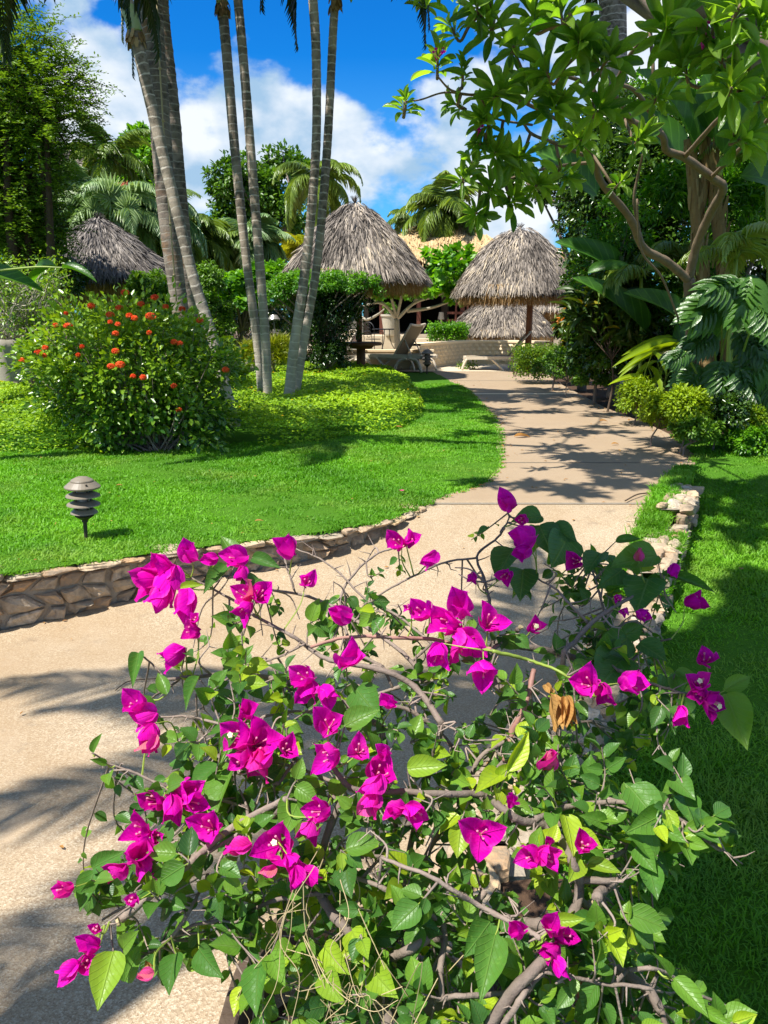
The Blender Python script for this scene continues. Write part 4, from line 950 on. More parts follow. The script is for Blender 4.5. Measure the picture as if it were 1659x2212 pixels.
# lantern behind the trunks
t = thing('path_light', 'slim metal path light with a flat shade between the thin palm trunks', 'lamp', (W(592, 760, 18.4)[0], 18.4, 0)); p = W(592, 692, 18.4)
b = MB(); tube(b, [(p[0], 18.4, 0), (p[0], 18.4, p[2])], .014, 6); b.build('pole', M['lens'], t); b = MB(); lathe(b, [(.13, 0), (.14, .03), (.08, .12), (.001, .13)], p, 16); b.build('shade', M['lens'], t)

# ------------------------------------------------------------------ palm trunks of the left clumps
def bigpalm(label, pts, Y, wpx, top_extra, r_ratio=1.0, m='trunk', shaft=None, nf=9, L=2.4, seed=0, fm_='frond', fr=None, Yt=None, group='slender ringed palms in the left bed'):
    rg = np.random.default_rng(seed); n = len(pts); Ys = np.linspace(Y, Yt if Yt else Y, n)
    P = np.array([W(p[0], p[1], y) for p, y in zip(pts, Ys)]); d = nrm(P[-1]-P[-2]); P = np.vstack([P, P[-1]+d*top_extra])
    P[0, 2] = min(P[0, 2], 0)-.05 if P[0, 2] < .6 else P[0, 2]
    t = thing('palm_tree', label, 'palm tree', (P[0, 0], P[0, 1], 0), group)
    Q = smooth(P, 40 if len(P) < 6 else 26); ln = np.concatenate([[0], np.cumsum(np.linalg.norm(np.diff(Q, axis=0), axis=1))])
    rr = np.interp(np.linspace(0, 1, len(Q)), np.linspace(0, 1, len(wpx)), wpx)/2*Y/F*(.72 if m == 'trunk' else .68)
    per = .118 if m == 'trunk' else .09
    ph = (ln/per+.3*np.sin(ln*3)) % 1; rr = rr*(1+.05*(ph > .8)-.02*(ph < .15))
    b = MB(); tube(b, Q, rr, 18, .5); b.build('trunk', M[m], t, smooth=True)
    if shaft:
        s0 = shaft; i0 = int(np.searchsorted(ln, s0*ln[-1])); b = MB(); tube(b, Q[i0:], np.linspace(rr[i0]*1.18, rr[-1]*.85, len(Q)-i0), 18, .6); b.build('crownshaft', M['crownshaft'], t, smooth=True)
        b = MB(); rg2 = np.random.default_rng(seed+1); k = 26; aa = rg2.uniform(0, 6.28, k); c = Q[i0]
        leaves(b, T_STRIP, c+np.stack([rr[i0]*1.1*np.cos(aa), rr[i0]*1.1*np.sin(aa), rg2.uniform(-.08, .05, k)], 1), nrm(np.stack([np.cos(aa)*.5, np.sin(aa)*.5, -np.ones(k)], 1)), np.stack([np.cos(aa), np.sin(aa), np.zeros(k)], 1), .12, .06, rg2.uniform(0, 1, k)); b.build('husk', M['shroud'], t)
    top = Q[-1]
    fs = fr if fr else [(i*2.399+seed, .9-.16*i, 1.5) for i in range(nf)]
    for (az, el, dr) in fs:
        b = MB(); frond(b, b, top, az, el, L*rg.uniform(.9, 1.1), dr, .55, 44, .4, rg=rg, lw=.03, dropl=.7, rr=.02); b.build('frond', M[fm_], t, smooth=True)
    return t, Q
X = math.radians
bigpalm('leaning pale ringed palm crossing in front of the thick dark trunks', [(505, 850), (462, 740), (418, 600), (368, 400), (318, 190), (292, 70), (272, 0)], 10.3, [36, 32, 30, 31, 33, 35, 34], .85, shaft=.80, nf=7, L=2.2, seed=2, fr=[(X(170), .9, 1.5), (X(140), .9, 1.6), (X(40), .8, 1.5), (X(90), .7, 1.6), (X(330), 1.1, 1.3), (X(215), 1.0, 1.4)])
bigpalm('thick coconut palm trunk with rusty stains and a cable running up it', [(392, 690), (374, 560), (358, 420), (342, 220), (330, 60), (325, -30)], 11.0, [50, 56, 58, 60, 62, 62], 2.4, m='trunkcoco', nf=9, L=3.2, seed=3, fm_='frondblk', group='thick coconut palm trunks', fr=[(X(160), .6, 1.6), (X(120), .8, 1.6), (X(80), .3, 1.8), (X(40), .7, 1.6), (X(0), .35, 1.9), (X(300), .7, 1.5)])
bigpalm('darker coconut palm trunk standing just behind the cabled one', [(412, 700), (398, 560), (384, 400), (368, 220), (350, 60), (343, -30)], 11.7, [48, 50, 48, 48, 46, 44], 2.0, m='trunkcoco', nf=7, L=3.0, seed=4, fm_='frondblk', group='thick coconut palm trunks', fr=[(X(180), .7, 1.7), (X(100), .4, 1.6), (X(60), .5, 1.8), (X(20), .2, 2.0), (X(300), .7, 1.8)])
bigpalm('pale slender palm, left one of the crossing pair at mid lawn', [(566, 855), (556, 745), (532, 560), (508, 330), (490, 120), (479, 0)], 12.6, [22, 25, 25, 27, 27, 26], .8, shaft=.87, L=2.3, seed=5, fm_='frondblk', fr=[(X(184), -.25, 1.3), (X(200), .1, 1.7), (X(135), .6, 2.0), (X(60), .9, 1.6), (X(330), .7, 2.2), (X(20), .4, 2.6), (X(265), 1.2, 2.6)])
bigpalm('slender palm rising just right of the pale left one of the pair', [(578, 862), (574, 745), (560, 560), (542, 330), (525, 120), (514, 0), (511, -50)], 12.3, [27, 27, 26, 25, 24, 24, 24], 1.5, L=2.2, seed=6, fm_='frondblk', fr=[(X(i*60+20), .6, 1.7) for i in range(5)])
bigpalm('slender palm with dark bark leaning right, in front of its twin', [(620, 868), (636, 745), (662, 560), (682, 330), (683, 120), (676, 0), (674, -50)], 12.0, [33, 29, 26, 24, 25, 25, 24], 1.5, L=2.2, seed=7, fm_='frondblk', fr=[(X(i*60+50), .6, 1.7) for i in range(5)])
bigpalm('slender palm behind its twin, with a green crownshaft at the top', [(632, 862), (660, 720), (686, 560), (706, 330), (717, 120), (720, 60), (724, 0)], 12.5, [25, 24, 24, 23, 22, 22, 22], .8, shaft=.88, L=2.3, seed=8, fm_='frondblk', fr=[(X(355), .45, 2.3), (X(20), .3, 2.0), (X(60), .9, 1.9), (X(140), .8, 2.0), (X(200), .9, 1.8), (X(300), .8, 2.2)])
# cable on the thick trunk
b = MB(); pts = [W(x_, y_, 10.72) for x_, y_ in [(339, -20), (341, 60), (346, 160), (352, 260), (359, 380), (366, 460), (374, 560), (381, 650)]]; Q = smooth(pts, 8); tube(b, Q, .011, 6)
for i in range(6, len(Q), 9): tube(b, [Q[i]-[0, 0, .015], Q[i]+[0, 0, .015]], .019, 6)
o = b.build('cable', M['cable'], smooth=True, loc=tuple(pts[-1])); tag(o, 'thin tan cable clipped along the thick coconut trunk', 'cable')

# overhead palms whose crowns are above the frame, shading the near path
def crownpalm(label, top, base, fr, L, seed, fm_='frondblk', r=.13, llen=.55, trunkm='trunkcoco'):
    rg = np.random.default_rng(seed); t = thing('palm_tree', label, 'palm tree', base, 'palms with crowns above the frame')
    b = MB(); Q = smooth([np.array(base)-[0, 0, .1], (np.array(base)+top)/2+[.1, .1, 0], top], 14); tube(b, Q, r, 12); b.build('trunk', M[trunkm], t, smooth=True)
    for (az, el, dr, l_) in fr:
        b = MB(); frond(b, b, top, X(az), el, l_, dr, llen, 48, .4, rg=rg, lw=.034, dropl=.6, rr=.02); b.build('frond', M[fm_], t, smooth=True)
    return t
# ------------------------------------------------------------------ orange flowering shrub
t = thing('flowering_shrub', 'rounded shrub dotted with orange flower clusters in front of the left bed', 'shrub', tuple(gnd(345, 972)))
rg = np.random.default_rng(5); YS = 8.75; base = gnd(345, 972)
env = W(282, 800, YS); RX, RZ = pxm(225, YS), pxm(152, YS)
tips = []
while len(tips) < 540:
    q = rg.uniform(-1, 1, 3); r = np.linalg.norm(q)
    if r > 1 or r < .42: continue
    
    p = env+np.array([q[0]*RX*(1+.1*math.sin(q[2]*9)), q[1]*.8, q[2]*RZ]); 
    if p[2] < .12: continue
    if q[2] < -.6 and rg.uniform() < .25: continue
    tips.append(p)
tips += [base+np.array([rg.uniform(-.75, .75), rg.uniform(-.35, .5), rg.uniform(.08, .5)]) for _ in range(75)]
tips = np.array(tips)
b = MB()
for p in tips[:90]:
    s_ = base+rg.normal(0, .09, 3)*[1, 1, 0]; m_ = s_*.45+p*.55+np.array([0, 0, -.12])+rg.normal(0, .04, 3)
    Q = smooth([s_-[0, 0, .04], m_, p], 7); tube(b, Q, np.linspace(.010, .003, len(Q)), 5, rg.uniform(.2, .9))
b.build('stems', M['bark'], t, smooth=True)
P, D, N = [], [], []
for p in tips:
    k = rg.integers(22, 40); out_ = nrm(p-env+[0, 0, .2])
    off = rg.normal(0, .062, (k, 3))+out_*rg.uniform(-.14, .07, (k, 1)); P.append(p+off); D.append(nrm(off*1.0+out_*.1)+rg.normal(0, .3, (k, 3)))
    N.append(out_*.5+[0, -.1, .7]+rg.normal(0, .4, (k, 3)))
P, D, N = map(np.concatenate, (P, D, N)); n = len(P)
L = rg.uniform(.042, .088, n); hgt = (P[:, 2]-env[2])/RZ
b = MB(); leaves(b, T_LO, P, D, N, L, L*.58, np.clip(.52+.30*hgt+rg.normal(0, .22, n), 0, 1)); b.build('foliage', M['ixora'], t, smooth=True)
FZ = [(817, 418, 26), (1012, 450, 25), (597, 505, 22), (920, 492, 24), (778, 518, 24), (1083, 510, 20), (1190, 525, 18), (445, 637, 32), (720, 562, 24), (845, 568, 18), (880, 585, 18), (985, 572, 34), (1305, 600, 22), (295, 778, 20), (250, 808, 22), (285, 830, 16), (147, 860, 24), (755, 685, 20), (720, 610, 12), (770, 625, 14), (1135, 740, 18), (1175, 750, 16), (755, 800, 20), (725, 900, 22), (785, 888, 34), (870, 965, 14), (935, 972, 20), (1137, 1028, 20), (1473, 922, 24), (1170, 1185, 16), (365, 632, 18), (975, 680, 14), (510, 825, 10), (430, 555, 12), (535, 770, 12)]
for zx, zy, zs in FZ:
    px_, py_ = zx*.3307, zy*.3307+493.7; q = (W(px_, py_, YS)-env); dd = 1-(q[0]/RX)**2-(q[2]/RZ)**2
    Yd = YS-.82*math.sqrt(max(.03, dd))-.08; c = W(px_, py_, Yd); r_ = zs*.3307/F*Yd*rg.uniform(.7, 1.0)
    b = MB(); k = 26; dirs = nrm(rg.normal(size=(k, 3))+[0, -.5, .7]); cs = c+dirs*r_*[1, 1, .6]
    for i in range(k):
        a = np.arange(4)*math.pi/2+rg.uniform(0, 1.5); u = nrm(np.cross(dirs[i], [0, .3, 1])); v = np.cross(dirs[i], u)
        Dd = u[None]*np.cos(a)[:, None]+v[None]*np.sin(a)[:, None]+dirs[i]*.2
        leaves(b, T_TRI, np.repeat(cs[i][None], 4, 0), Dd, np.repeat(dirs[i][None], 4, 0), .024, .017, rg.uniform(0, 1))
        tube(b, [c, cs[i]], .0012, 3, 0)
    b.build('flower_cluster', M['petal'], t)

# ------------------------------------------------------------------ left side plants
def sprays(name, label, base, blobs, nt, m, seed, L=.03, per=26, slen=.6, r0=.1, cat='tree', asp=.42, darken=.0, extra=[]):
    """feathery tree: many drooping twigs carrying two rows of small leaflets"""
    rg = np.random.default_rng(seed); t = thing(name, label, cat, base); base = np.array(base, float); blobs = np.array(blobs, float)
    vol = (blobs[:, 3]*blobs[:, 5]); vol /= vol.sum(); bi = rg.choice(len(blobs), nt, p=vol); B = blobs[bi]
    d = nrm(rg.normal(size=(nt, 3))); r = rg.uniform(.15, 1, nt)**.5
    S = B[:, :3]+d*B[:, 3:6]*r[:, None]; D0 = nrm(d*[1, 1, .55]+[0, 0, .25]+rg.normal(0, .35, (nt, 3)))
    ex = np.array(extra, float).reshape(-1, 6)
    if len(ex): S = np.vstack([S, ex[:, :3]]); D0 = np.vstack([D0, nrm(ex[:, 3:])]); nt = len(S)
    sl_ = slen*rg.uniform(.5, 1.2, nt); u = np.linspace(.03, 1, per)
    if len(ex): sl_[-len(ex):] = slen*1.5
    C = S[:, None]+D0[:, None]*(u[None, :, None]*sl_[:, None, None])-np.array([0, 0, 1])*(u[None, :, None]**2*sl_[:, None, None]*.28)
    side = nrm(np.cross(D0, [0, 0, 1])); sg = np.where(np.arange(per) % 2 == 0, 1, -1)[None, :, None]
    Ld = nrm(side[:, None]*sg+D0[:, None]*.55+rg.normal(0, .25, (nt, per, 3))); Ln = np.array([0, 0, 1])+rg.normal(0, .4, (nt, per, 3))
    C = C+rg.normal(0, .012, C.shape); n = nt*per; tt = np.repeat(rg.normal(.4, .18, nt), per)+rg.normal(0, .14, n)+np.tile(u, nt)*.22
    b = MB(); leaves(b, T_TRI, C.reshape(-1, 3), Ld.reshape(-1, 3), Ln.reshape(-1, 3), L*rg.uniform(.7, 1.3, n), L*asp, np.clip(tt, 0, 1)); b.build('crown', M[m], t, smooth=True)
    b = MB()
    for i in range(0, nt, 3):
        P_ = C[i, ::5]; tube(b, np.vstack([P_]), np.linspace(.006, .0015, len(P_)), 3, .3, cap=False)
    for bl in blobs:
        Q = smooth([base, (base+bl[:3])/2+rg.normal(0, .1, 3), bl[:3]], 6); tube(b, Q, np.linspace(r0, r0*.3, len(Q)), 7, .3)
        for k in range(7):
            e = bl[:3]+nrm(rg.normal(size=3))*bl[3:6]*.8; Q2 = smooth([bl[:3], (bl[:3]+e)/2+rg.normal(0, .05, 3), e], 4); tube(b, Q2, np.linspace(r0*.25, .004, len(Q2)), 4, .3)
    b.build('trunk', M['barkdark'], t, smooth=True); return t
Yf = 12.0; p = lambda a, b_, Y=Yf: W(a, b_, Y)
def bb(px, py, Y, rx, rz, ry=None):
    c = W(px, py, Y); return (c[0], c[1], c[2], pxm(rx, Y), ry if ry else pxm(rx, Y)*.8, pxm(rz, Y))
exs = []
for (x0, y0, x1, y1) in [(120, 170, 180, 120), (130, 215, 235, 185), (110, 230, 190, 170), (90, 190, 140, 130), (60, 110, 110, 60), (150, 255, 215, 225), (50, 60, 90, 30), (100, 150, 200, 108), (140, 190, 195, 178), (130, 240, 222, 205), (30, 80, 95, 45), (85, 130, 150, 92)]:
    a_, c_ = W(x0, y0, 11.8), W(x1, y1, 11.6); exs.append((*a_, *(c_-a_)))
sprays('feathery_tree', 'tall fine-leaved tree filling the left edge of the view', (W(60, 800, 12)[0], 12.4, 0), [bb(20, 110, 12.2, 95, 70), bb(70, 190, 12, 105, 60), bb(100, 270, 12, 85, 60), bb(0, 290, 12.6, 110, 90), bb(60, 370, 12.4, 75, 70), bb(10, 470, 12.6, 110, 70), bb(70, 500, 12.8, 60, 55), bb(-60, 200, 12.5, 110, 110), bb(-60, 420, 12.5, 110, 110)], 3500, 'feather', 3, L=.06, per=26, slen=.50, extra=exs)
tree('dark_shrub', 'dense dark shrub under the feathery tree at the left edge', (W(20, 700, 13.6)[0], 13.6, 0), [bb(20, 440, 13.8, 110, 100), bb(90, 540, 13.6, 70, 60), bb(0, 560, 13.6, 120, 70), bb(130, 610, 14.4, 80, 50), bb(40, 330, 14.2, 90, 90)], 12000, .085, 'dark', seed=12, nclump=160, cat='shrub', tint=(.22, .2))
# grey twiggy shrub
t = thing('twiggy_shrub', 'half-bare shrub of pale tangled twigs at the left edge', 'shrub', (W(50, 760, 11.4)[0], 11.4, 0)); rg = np.random.default_rng(15)
b, lb = MB(), MB(); c0 = W(25, 745, 11.4)
for i in range(80):
    e = W(rg.uniform(-50, 128), rg.uniform(585, 735), 11.4+rg.uniform(-.6, .5)); s_ = c0+rg.normal(0, .15, 3)*[2, 1, .3]; m1 = s_*.6+e*.4+rg.normal(0, .14, 3); m2 = s_*.25+e*.75+rg.normal(0, .14, 3)
    Q = smooth([s_, m1, m2, e], 5); tube(b, Q, np.linspace(.013, .003, len(Q)), 4, rg.uniform(.4, 1))
    for k in range(4):
        f_ = e+rg.normal(0, .14, 3); tube(b, smooth([m2, (m2+f_)/2+rg.normal(0, .05, 3), f_], 3), .003, 3, .7); nl_ = 11; leaves(lb, T_LO, f_+rg.normal(0, .07, (nl_, 3)), rg.normal(size=(nl_, 3)), rg.normal(0, .5, (nl_, 3))+[0, -.2, .8], .06, .034, np.clip(rg.normal(.6, .25, nl_), 0, 1))
b.build('branches', M['silver'], t); lb.build('foliage', M['ixora'], t)
t = thing('banana_leaf_plant', 'broad arching banana leaves reaching in from the left edge', 'plant', W(-60, 700, 9.2)); b = MB()
for (x0, y0, x1, y1, w_, Y) in [(150, 606, 200, 572, .13, 9.2)]:
    pass
leaves(b, T_BANANA, np.array([W(-75, 600, 9.2), W(135, 578, 9.0), W(120, 575, 9.1)]), np.array([W(80, 572, 9.0)-W(-75, 600, 9.2), W(210, 580, 8.8)-W(135, 578, 9.0), W(20, 596, 9.4)-W(120, 575, 9.1)]), np.array([(0, -.6, 1), (0, -.5, 1), (.1, -.7, .8)]), np.array([.85, .42, .6]), np.array([.22, .10, .14]), np.array([.15, .25, .6]))
b.build('leaf', M['banana'], t, smooth=True); b = MB(); tube(b, smooth([W(-60, 760, 9.2), W(-75, 650, 9.2), W(-75, 600, 9.2), W(60, 578, 9.05), W(135, 578, 9.0)], 6), np.linspace(.03, .008, 25), 6); b.build('stalk', M['greenstem'], t)

# ------------------------------------------------------------------ background trees and palms
def gp(px, Y): c = W(px, 760, Y); return (c[0], Y, 0)
tree('broadleaf_tree', 'dark rounded tree against the clouds behind the slender palms', gp(545, 40), [bb(545, 425, 40, 88, 78), bb(610, 400, 41, 60, 65), bb(500, 400, 39, 55, 50), bb(520, 500, 40, 75, 60), bb(645, 385, 42, 40, 40), bb(600, 500, 40, 75, 60)], 15000, .24, 'mid', seed=21, nclump=190, tint=(.3, .25), asp=.55, r0=.25, up=.9)
tree('broadleaf_tree', 'bright leafy tree rising behind the left palms', gp(290, 36), [bb(300, 370, 36, 60, 60), bb(330, 340, 36, 35, 35), bb(290, 300, 36, 25, 30), bb(325, 400, 36, 50, 40), bb(270, 320, 37, 22, 22)], 7000, .24, 'bright', seed=22, nclump=120, tint=(.55, .3), asp=.55, r0=.2)
palm('coconut_palm', 'coconut palm with drooping yellowish fronds behind the slender trunks', gp(690, 34), W(683, 395, 34), .16, 15, 2.7, 'frond', 31, llen=.75, nl=44, tint=.72, droop=1.9, el=(-.5, 1.2), lw=.06, trunkm='trunkcoco')
palm('coconut_palm', 'coconut palm with a short dark trunk rising over the golden thatched roof', gp(960, 33), W(958, 455, 33), .15, 17, 2.5, 'frond', 32, llen=.75, nl=46, tint=.55, droop=1.6, el=(-.7, 1.35), lw=.055, trunkm='barkdark')
palm('coconut_palm', 'smaller coconut palm left of the one over the golden roof', gp(885, 40), W(882, 478, 40), .12, 10, 1.7, 'frond', 33, llen=.6, nl=30, tint=.4, droop=1.5, el=(-.4, 1.2), lw=.07, trunkm='trunkcoco')
palm('yellow_palm', 'small palm with yellow fronds left of the largest palapa', gp(640, 25), W(655, 545, 25), .07, 10, 1.35, 'frondyel', 34, llen=.38, nl=34, tint=.7, droop=1.2, el=(.0, 1.3), lw=.045, az=[X(a) for a in (180, 150, 200, 120, 165, 230, 30, 60, 100, 140)])
palm('coconut_palm', 'coconut palm crowning the left background against the sky', gp(235, 27), W(238, 345, 27), .14, 18, 2.1, 'frond', 35, llen=.6, nl=40, tint=.5, droop=1.5, el=(-.4, 1.4), lw=.055)
GP_ = 'feathery garden palms behind the dark palapa'
for k, (px_, py_, Y, L_, mm, tt_, lab) in enumerate([
    (150, 450, 21, 1.5, 'frondgrey', .5, 'grey green palm between the feathery tree and the dark palapa'), (255, 470, 20.5, 1.5, 'frondgrey', .6, 'grey green palm directly above the peak of the dark palapa'),
    (330, 480, 21.5, 1.5, 'frondgrey', .45, 'grey green palm right behind the thick coconut trunks'), (200, 520, 22, 1.4, 'frondgrey', .4, 'low grey green palm behind the left slope of the dark palapa'),
    (410, 520, 23, 1.4, 'frond', .6, 'green palm between the leaning trunk and the slender pair'), (470, 560, 24, 1.3, 'frond', .5, 'low palm at the left of the slender pair'), (345, 570, 22.5, 1.2, 'frond', .6, 'low palm at the right slope of the dark palapa'), (545, 530, 24, 1.1, 'frondgrey', .35, 'small fan of palm fronds seen between the slender pair')]):
    palm('garden_palm', lab, gp(px_, Y), W(px_, py_, Y), .06, 19, L_*1.3, mm, 40+k, llen=.6, nl=34, tint=tt_, droop=1.5, el=(-.2, 1.35), lw=.055, group=GP_)
t = thing('fan_palm', 'pale fan palm leaf catching the light left of the thick trunks', 'fan palm', gp(232, 19.5)); b = MB()
for (px_, py_, r_, tt_) in [(238, 425, 48, .95), (205, 455, 34, .7), (275, 450, 36, .7), (180, 560, 30, .6), (60, 562, 26, 1.0), (82, 570, 22, 1.0)]:
    c = W(px_, py_, 19.5); fan_leaf(b, c, (-.2, -.2, 1), (0, -.8, .6), pxm(r_, 19.5), tt_); tube(b, smooth([gp(235, 19.6), (np.array(gp(235, 19.6))+c)/2, c], 4), .015, 5)
b.build('fan_leaves', M['frondgrey'], t)
TG = 'leafy trees and shrubs behind the pool loungers'
tree('leafy_shrub', 'bright-leaved spreading tree behind the slender palm pairs', gp(510, 19.0), [bb(510, 635, 19.0, 85, 42), bb(600, 625, 19.4, 60, 45), bb(450, 660, 19.4, 45, 45), bb(565, 600, 19.6, 60, 25)], 7000, .14, 'bright', seed=51, nclump=120, tint=(.45, .35), asp=.7, up=.9, group=TG, r0=.07)
tree('leafy_shrub', 'small-leaved shrub between the thick trunks and the slender pair', gp(450, 17), [bb(445, 610, 17, 48, 35), bb(420, 650, 16.6, 45, 50), bb(475, 690, 17, 40, 45)], 7000, .07, 'mid', seed=52, nclump=120, tint=(.5, .3), asp=.5, group=TG, cat='shrub', r0=.04)
tree('leafy_shrub', 'green shrub tucked against the right slope of the dark palapa', gp(325, 14.5), [bb(320, 622, 14.5, 52, 32), bb(360, 650, 14.2, 50, 40)], 8000, .06, 'mid', seed=53, nclump=120, tint=(.5, .3), asp=.5, group=TG, cat='shrub', r0=.04)
tree('leafy_shrub', 'darker foliage low behind the utility box', gp(500, 20.5), [bb(500, 690, 20.6, 120, 32), bb(600, 690, 20.8, 90, 35)], 6000, .10, 'dark', seed=54, nclump=100, tint=(.4, .3), group=TG, cat='shrub', r0=.04)
tree('leafy_shrub', 'yellow green grassy shrub in the light between the palm pairs', gp(600, 15.4), [bb(598, 770, 15.6, 36, 42), bb(545, 770, 16, 28, 26)], 4200, .16, 'frondyel', seed=55, nclump=60, tint=(.25, .2), asp=.1, tpl=T_BLADE, up=.2, droop=-.5, group=TG, cat='shrub', r0=.02)
tree('leafy_shrub', 'bright low shrub at the left foot of the utility box', gp(480, 14.6), [bb(478, 760, 14.6, 38, 30), bb(505, 800, 14.2, 40, 22)], 4200, .06, 'lime', seed=56, nclump=60, tint=(.4, .3), asp=.5, group=TG, cat='shrub', r0=.02)
# clipped dark shrub (flat spreading top on a dense column)
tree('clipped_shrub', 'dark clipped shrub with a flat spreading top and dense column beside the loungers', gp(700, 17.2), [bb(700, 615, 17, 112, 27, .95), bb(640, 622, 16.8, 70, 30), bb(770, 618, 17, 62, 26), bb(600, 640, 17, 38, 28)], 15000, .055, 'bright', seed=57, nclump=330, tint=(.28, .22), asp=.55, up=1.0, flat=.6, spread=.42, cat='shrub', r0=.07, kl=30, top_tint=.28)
tree('clipped_shrub', 'dense dark lower mass of climbing stems beneath the flat-topped shrub', gp(705, 17.0), [bb(700, 700, 17.2, 82, 62, .7), bb(715, 665, 17.2, 90, 40, .7), bb(705, 765, 17.0, 56, 38, .6)], 22000, .06, 'dark', seed=58, nclump=300, tint=(.15, .16), asp=.5, cat='shrub', r0=.05, kl=40, fork=.2)
# sprawling pale-limbed tree
t = thing('sprawling_tree', 'low tree with pale sprawling limbs and big leaves behind the raised lounger', 'tree', gp(857, 23.6)); b = MB()
J = W(857, 688, 23.2)
tube(b, smooth([np.array(gp(860, 23.2)), W(858, 730, 23.2), J], 5), np.linspace(.10, .075, 11), 8)
LB = [[(857, 688), (825, 655), (790, 660), (765, 672)], [(857, 688), (845, 640), (840, 600)], [(857, 690), (895, 655), (940, 640), (985, 622)], [(895, 655), (905, 640), (950, 618), (1000, 600)], [(880, 672), (930, 665), (975, 650), (1000, 640)], [(857, 688), (868, 640), (880, 600)], [(825, 655), (800, 640), (780, 620)], [(765, 672), (790, 690), (815, 680), (830, 668)]]
for L_ in LB: Q = smooth([W(x_, y_, 23.2-.3*i) for i, (x_, y_) in enumerate(L_)], 6); tube(b, Q, np.linspace(.055, .02, len(Q)), 7, .6)
b.build('trunk', M['silver'], t, smooth=True)
b = MB(); crown(b, T_LO, [bb(975, 590, 22.4, 58, 42), bb(1000, 560, 22.8, 35, 25), bb(940, 565, 22.8, 25, 28), bb(850, 632, 22.8, 75, 16), bb(800, 625, 22.8, 40, 18), bb(925, 625, 22.4, 60, 14), bb(985, 650, 22.4, 20, 26)], 1700, .2, .85, 61, 120, tint=(.55, .3), up=.9); b.build('crown', M['bright'], t, smooth=True)
def hedge(label, px0, px1, py0, py1, Y, depth, m, n, L, seed, cat='hedge', **kw):
    rg = np.random.default_rng(seed); a, c = W(px0, py1, Y), W(px1, py0, Y); a[2] = max(a[2], 0.0); t = thing('hedge', label, cat, ((a[0]+c[0])/2, Y, a[2]))
    P = np.stack([rg.uniform(a[0], c[0], n), Y+rg.uniform(0, 1, n)**1.5*depth, a[2]+(c[2]-a[2])*rg.uniform(0, 1, n)**.7], 1); P += rg.normal(0, .05, P.shape)
    b = MB(); leaves(b, kw.get('tpl', T_LO), P, rg.normal(0, .6, (n, 3))+[0, -.4, .1], rg.normal(0, .45, (n, 3))+[0, -.4, .8], L*rg.uniform(.7, 1.3, n), L*.55, np.clip(rg.normal(kw.get('tint', .5), .25, n), 0, 1)); b.build('foliage', M[m], t)
    b = MB()
    for i in range(14): x_ = rg.uniform(a[0], c[0]); tube(b, [(x_, Y+depth*.5, a[2]-.03), (x_+rg.normal(0, .1), Y+depth*.5, c[2]-.1)], .012, 4)
    b.build('stems', M['barkdark'], t); return t
hedge('trimmed green hedge on top of the scalloped pool wall', 928, 1010, 702, 738, 24.0, .9, 'bright', 2600, .09, 71, tint=.4)
hedge('leggy small-leaved hedge right of the path end, in front of the side-on lounger', 1118, 1235, 752, 815, 16.6, 1.0, 'lime', 7000, .05, 72, tint=.25)
hedge('fine low plants along the foot of the scalloped wall', 990, 1030, 788, 797, 21.3, .2, 'lime', 250, .06, 73, cat='plants', tint=.3)
hedge('dark hedge filling the left background below the palms', -250, 640, 560, 740, 25.5, 1.5, 'dark', 15000, .16, 74, tint=.4)
hedge('green hedge behind the thick palms and the utility box', 180, 480, 655, 760, 18.2, 1.0, 'mid', 9000, .09, 75, tint=.3)
# ------------------------------------------------------------------ right-hand jungle
RGp = 'dense dark shrubs and trees on the right'
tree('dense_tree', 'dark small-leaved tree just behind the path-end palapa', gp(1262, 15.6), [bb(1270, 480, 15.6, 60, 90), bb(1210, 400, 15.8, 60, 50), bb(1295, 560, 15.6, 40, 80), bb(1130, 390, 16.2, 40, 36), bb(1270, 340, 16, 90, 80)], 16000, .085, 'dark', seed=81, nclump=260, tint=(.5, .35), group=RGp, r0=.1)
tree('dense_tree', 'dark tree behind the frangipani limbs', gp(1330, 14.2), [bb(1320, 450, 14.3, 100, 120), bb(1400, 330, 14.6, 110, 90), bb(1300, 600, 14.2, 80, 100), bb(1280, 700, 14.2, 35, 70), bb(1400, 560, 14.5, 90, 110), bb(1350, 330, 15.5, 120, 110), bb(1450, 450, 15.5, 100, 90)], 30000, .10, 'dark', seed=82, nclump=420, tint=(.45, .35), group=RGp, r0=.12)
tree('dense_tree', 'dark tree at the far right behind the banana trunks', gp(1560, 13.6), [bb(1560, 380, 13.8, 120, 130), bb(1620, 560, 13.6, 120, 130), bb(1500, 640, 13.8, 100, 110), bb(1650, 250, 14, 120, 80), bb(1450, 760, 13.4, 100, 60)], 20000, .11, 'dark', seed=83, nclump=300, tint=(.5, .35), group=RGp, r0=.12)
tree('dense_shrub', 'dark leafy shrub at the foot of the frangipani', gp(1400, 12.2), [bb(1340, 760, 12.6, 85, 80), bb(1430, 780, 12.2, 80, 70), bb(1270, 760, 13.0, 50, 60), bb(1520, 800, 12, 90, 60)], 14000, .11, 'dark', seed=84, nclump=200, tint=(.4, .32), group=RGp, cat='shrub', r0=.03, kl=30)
tree('dense_shrub', 'dark shrub at the far right edge behind the large cut leaves', gp(1640, 11.2), [bb(1620, 780, 11.2, 90, 70), bb(1700, 700, 11.2, 90, 120)], 9000, .12, 'dark', seed=85, nclump=120, tint=(.2, .25), group=RGp, cat='shrub', r0=.03)
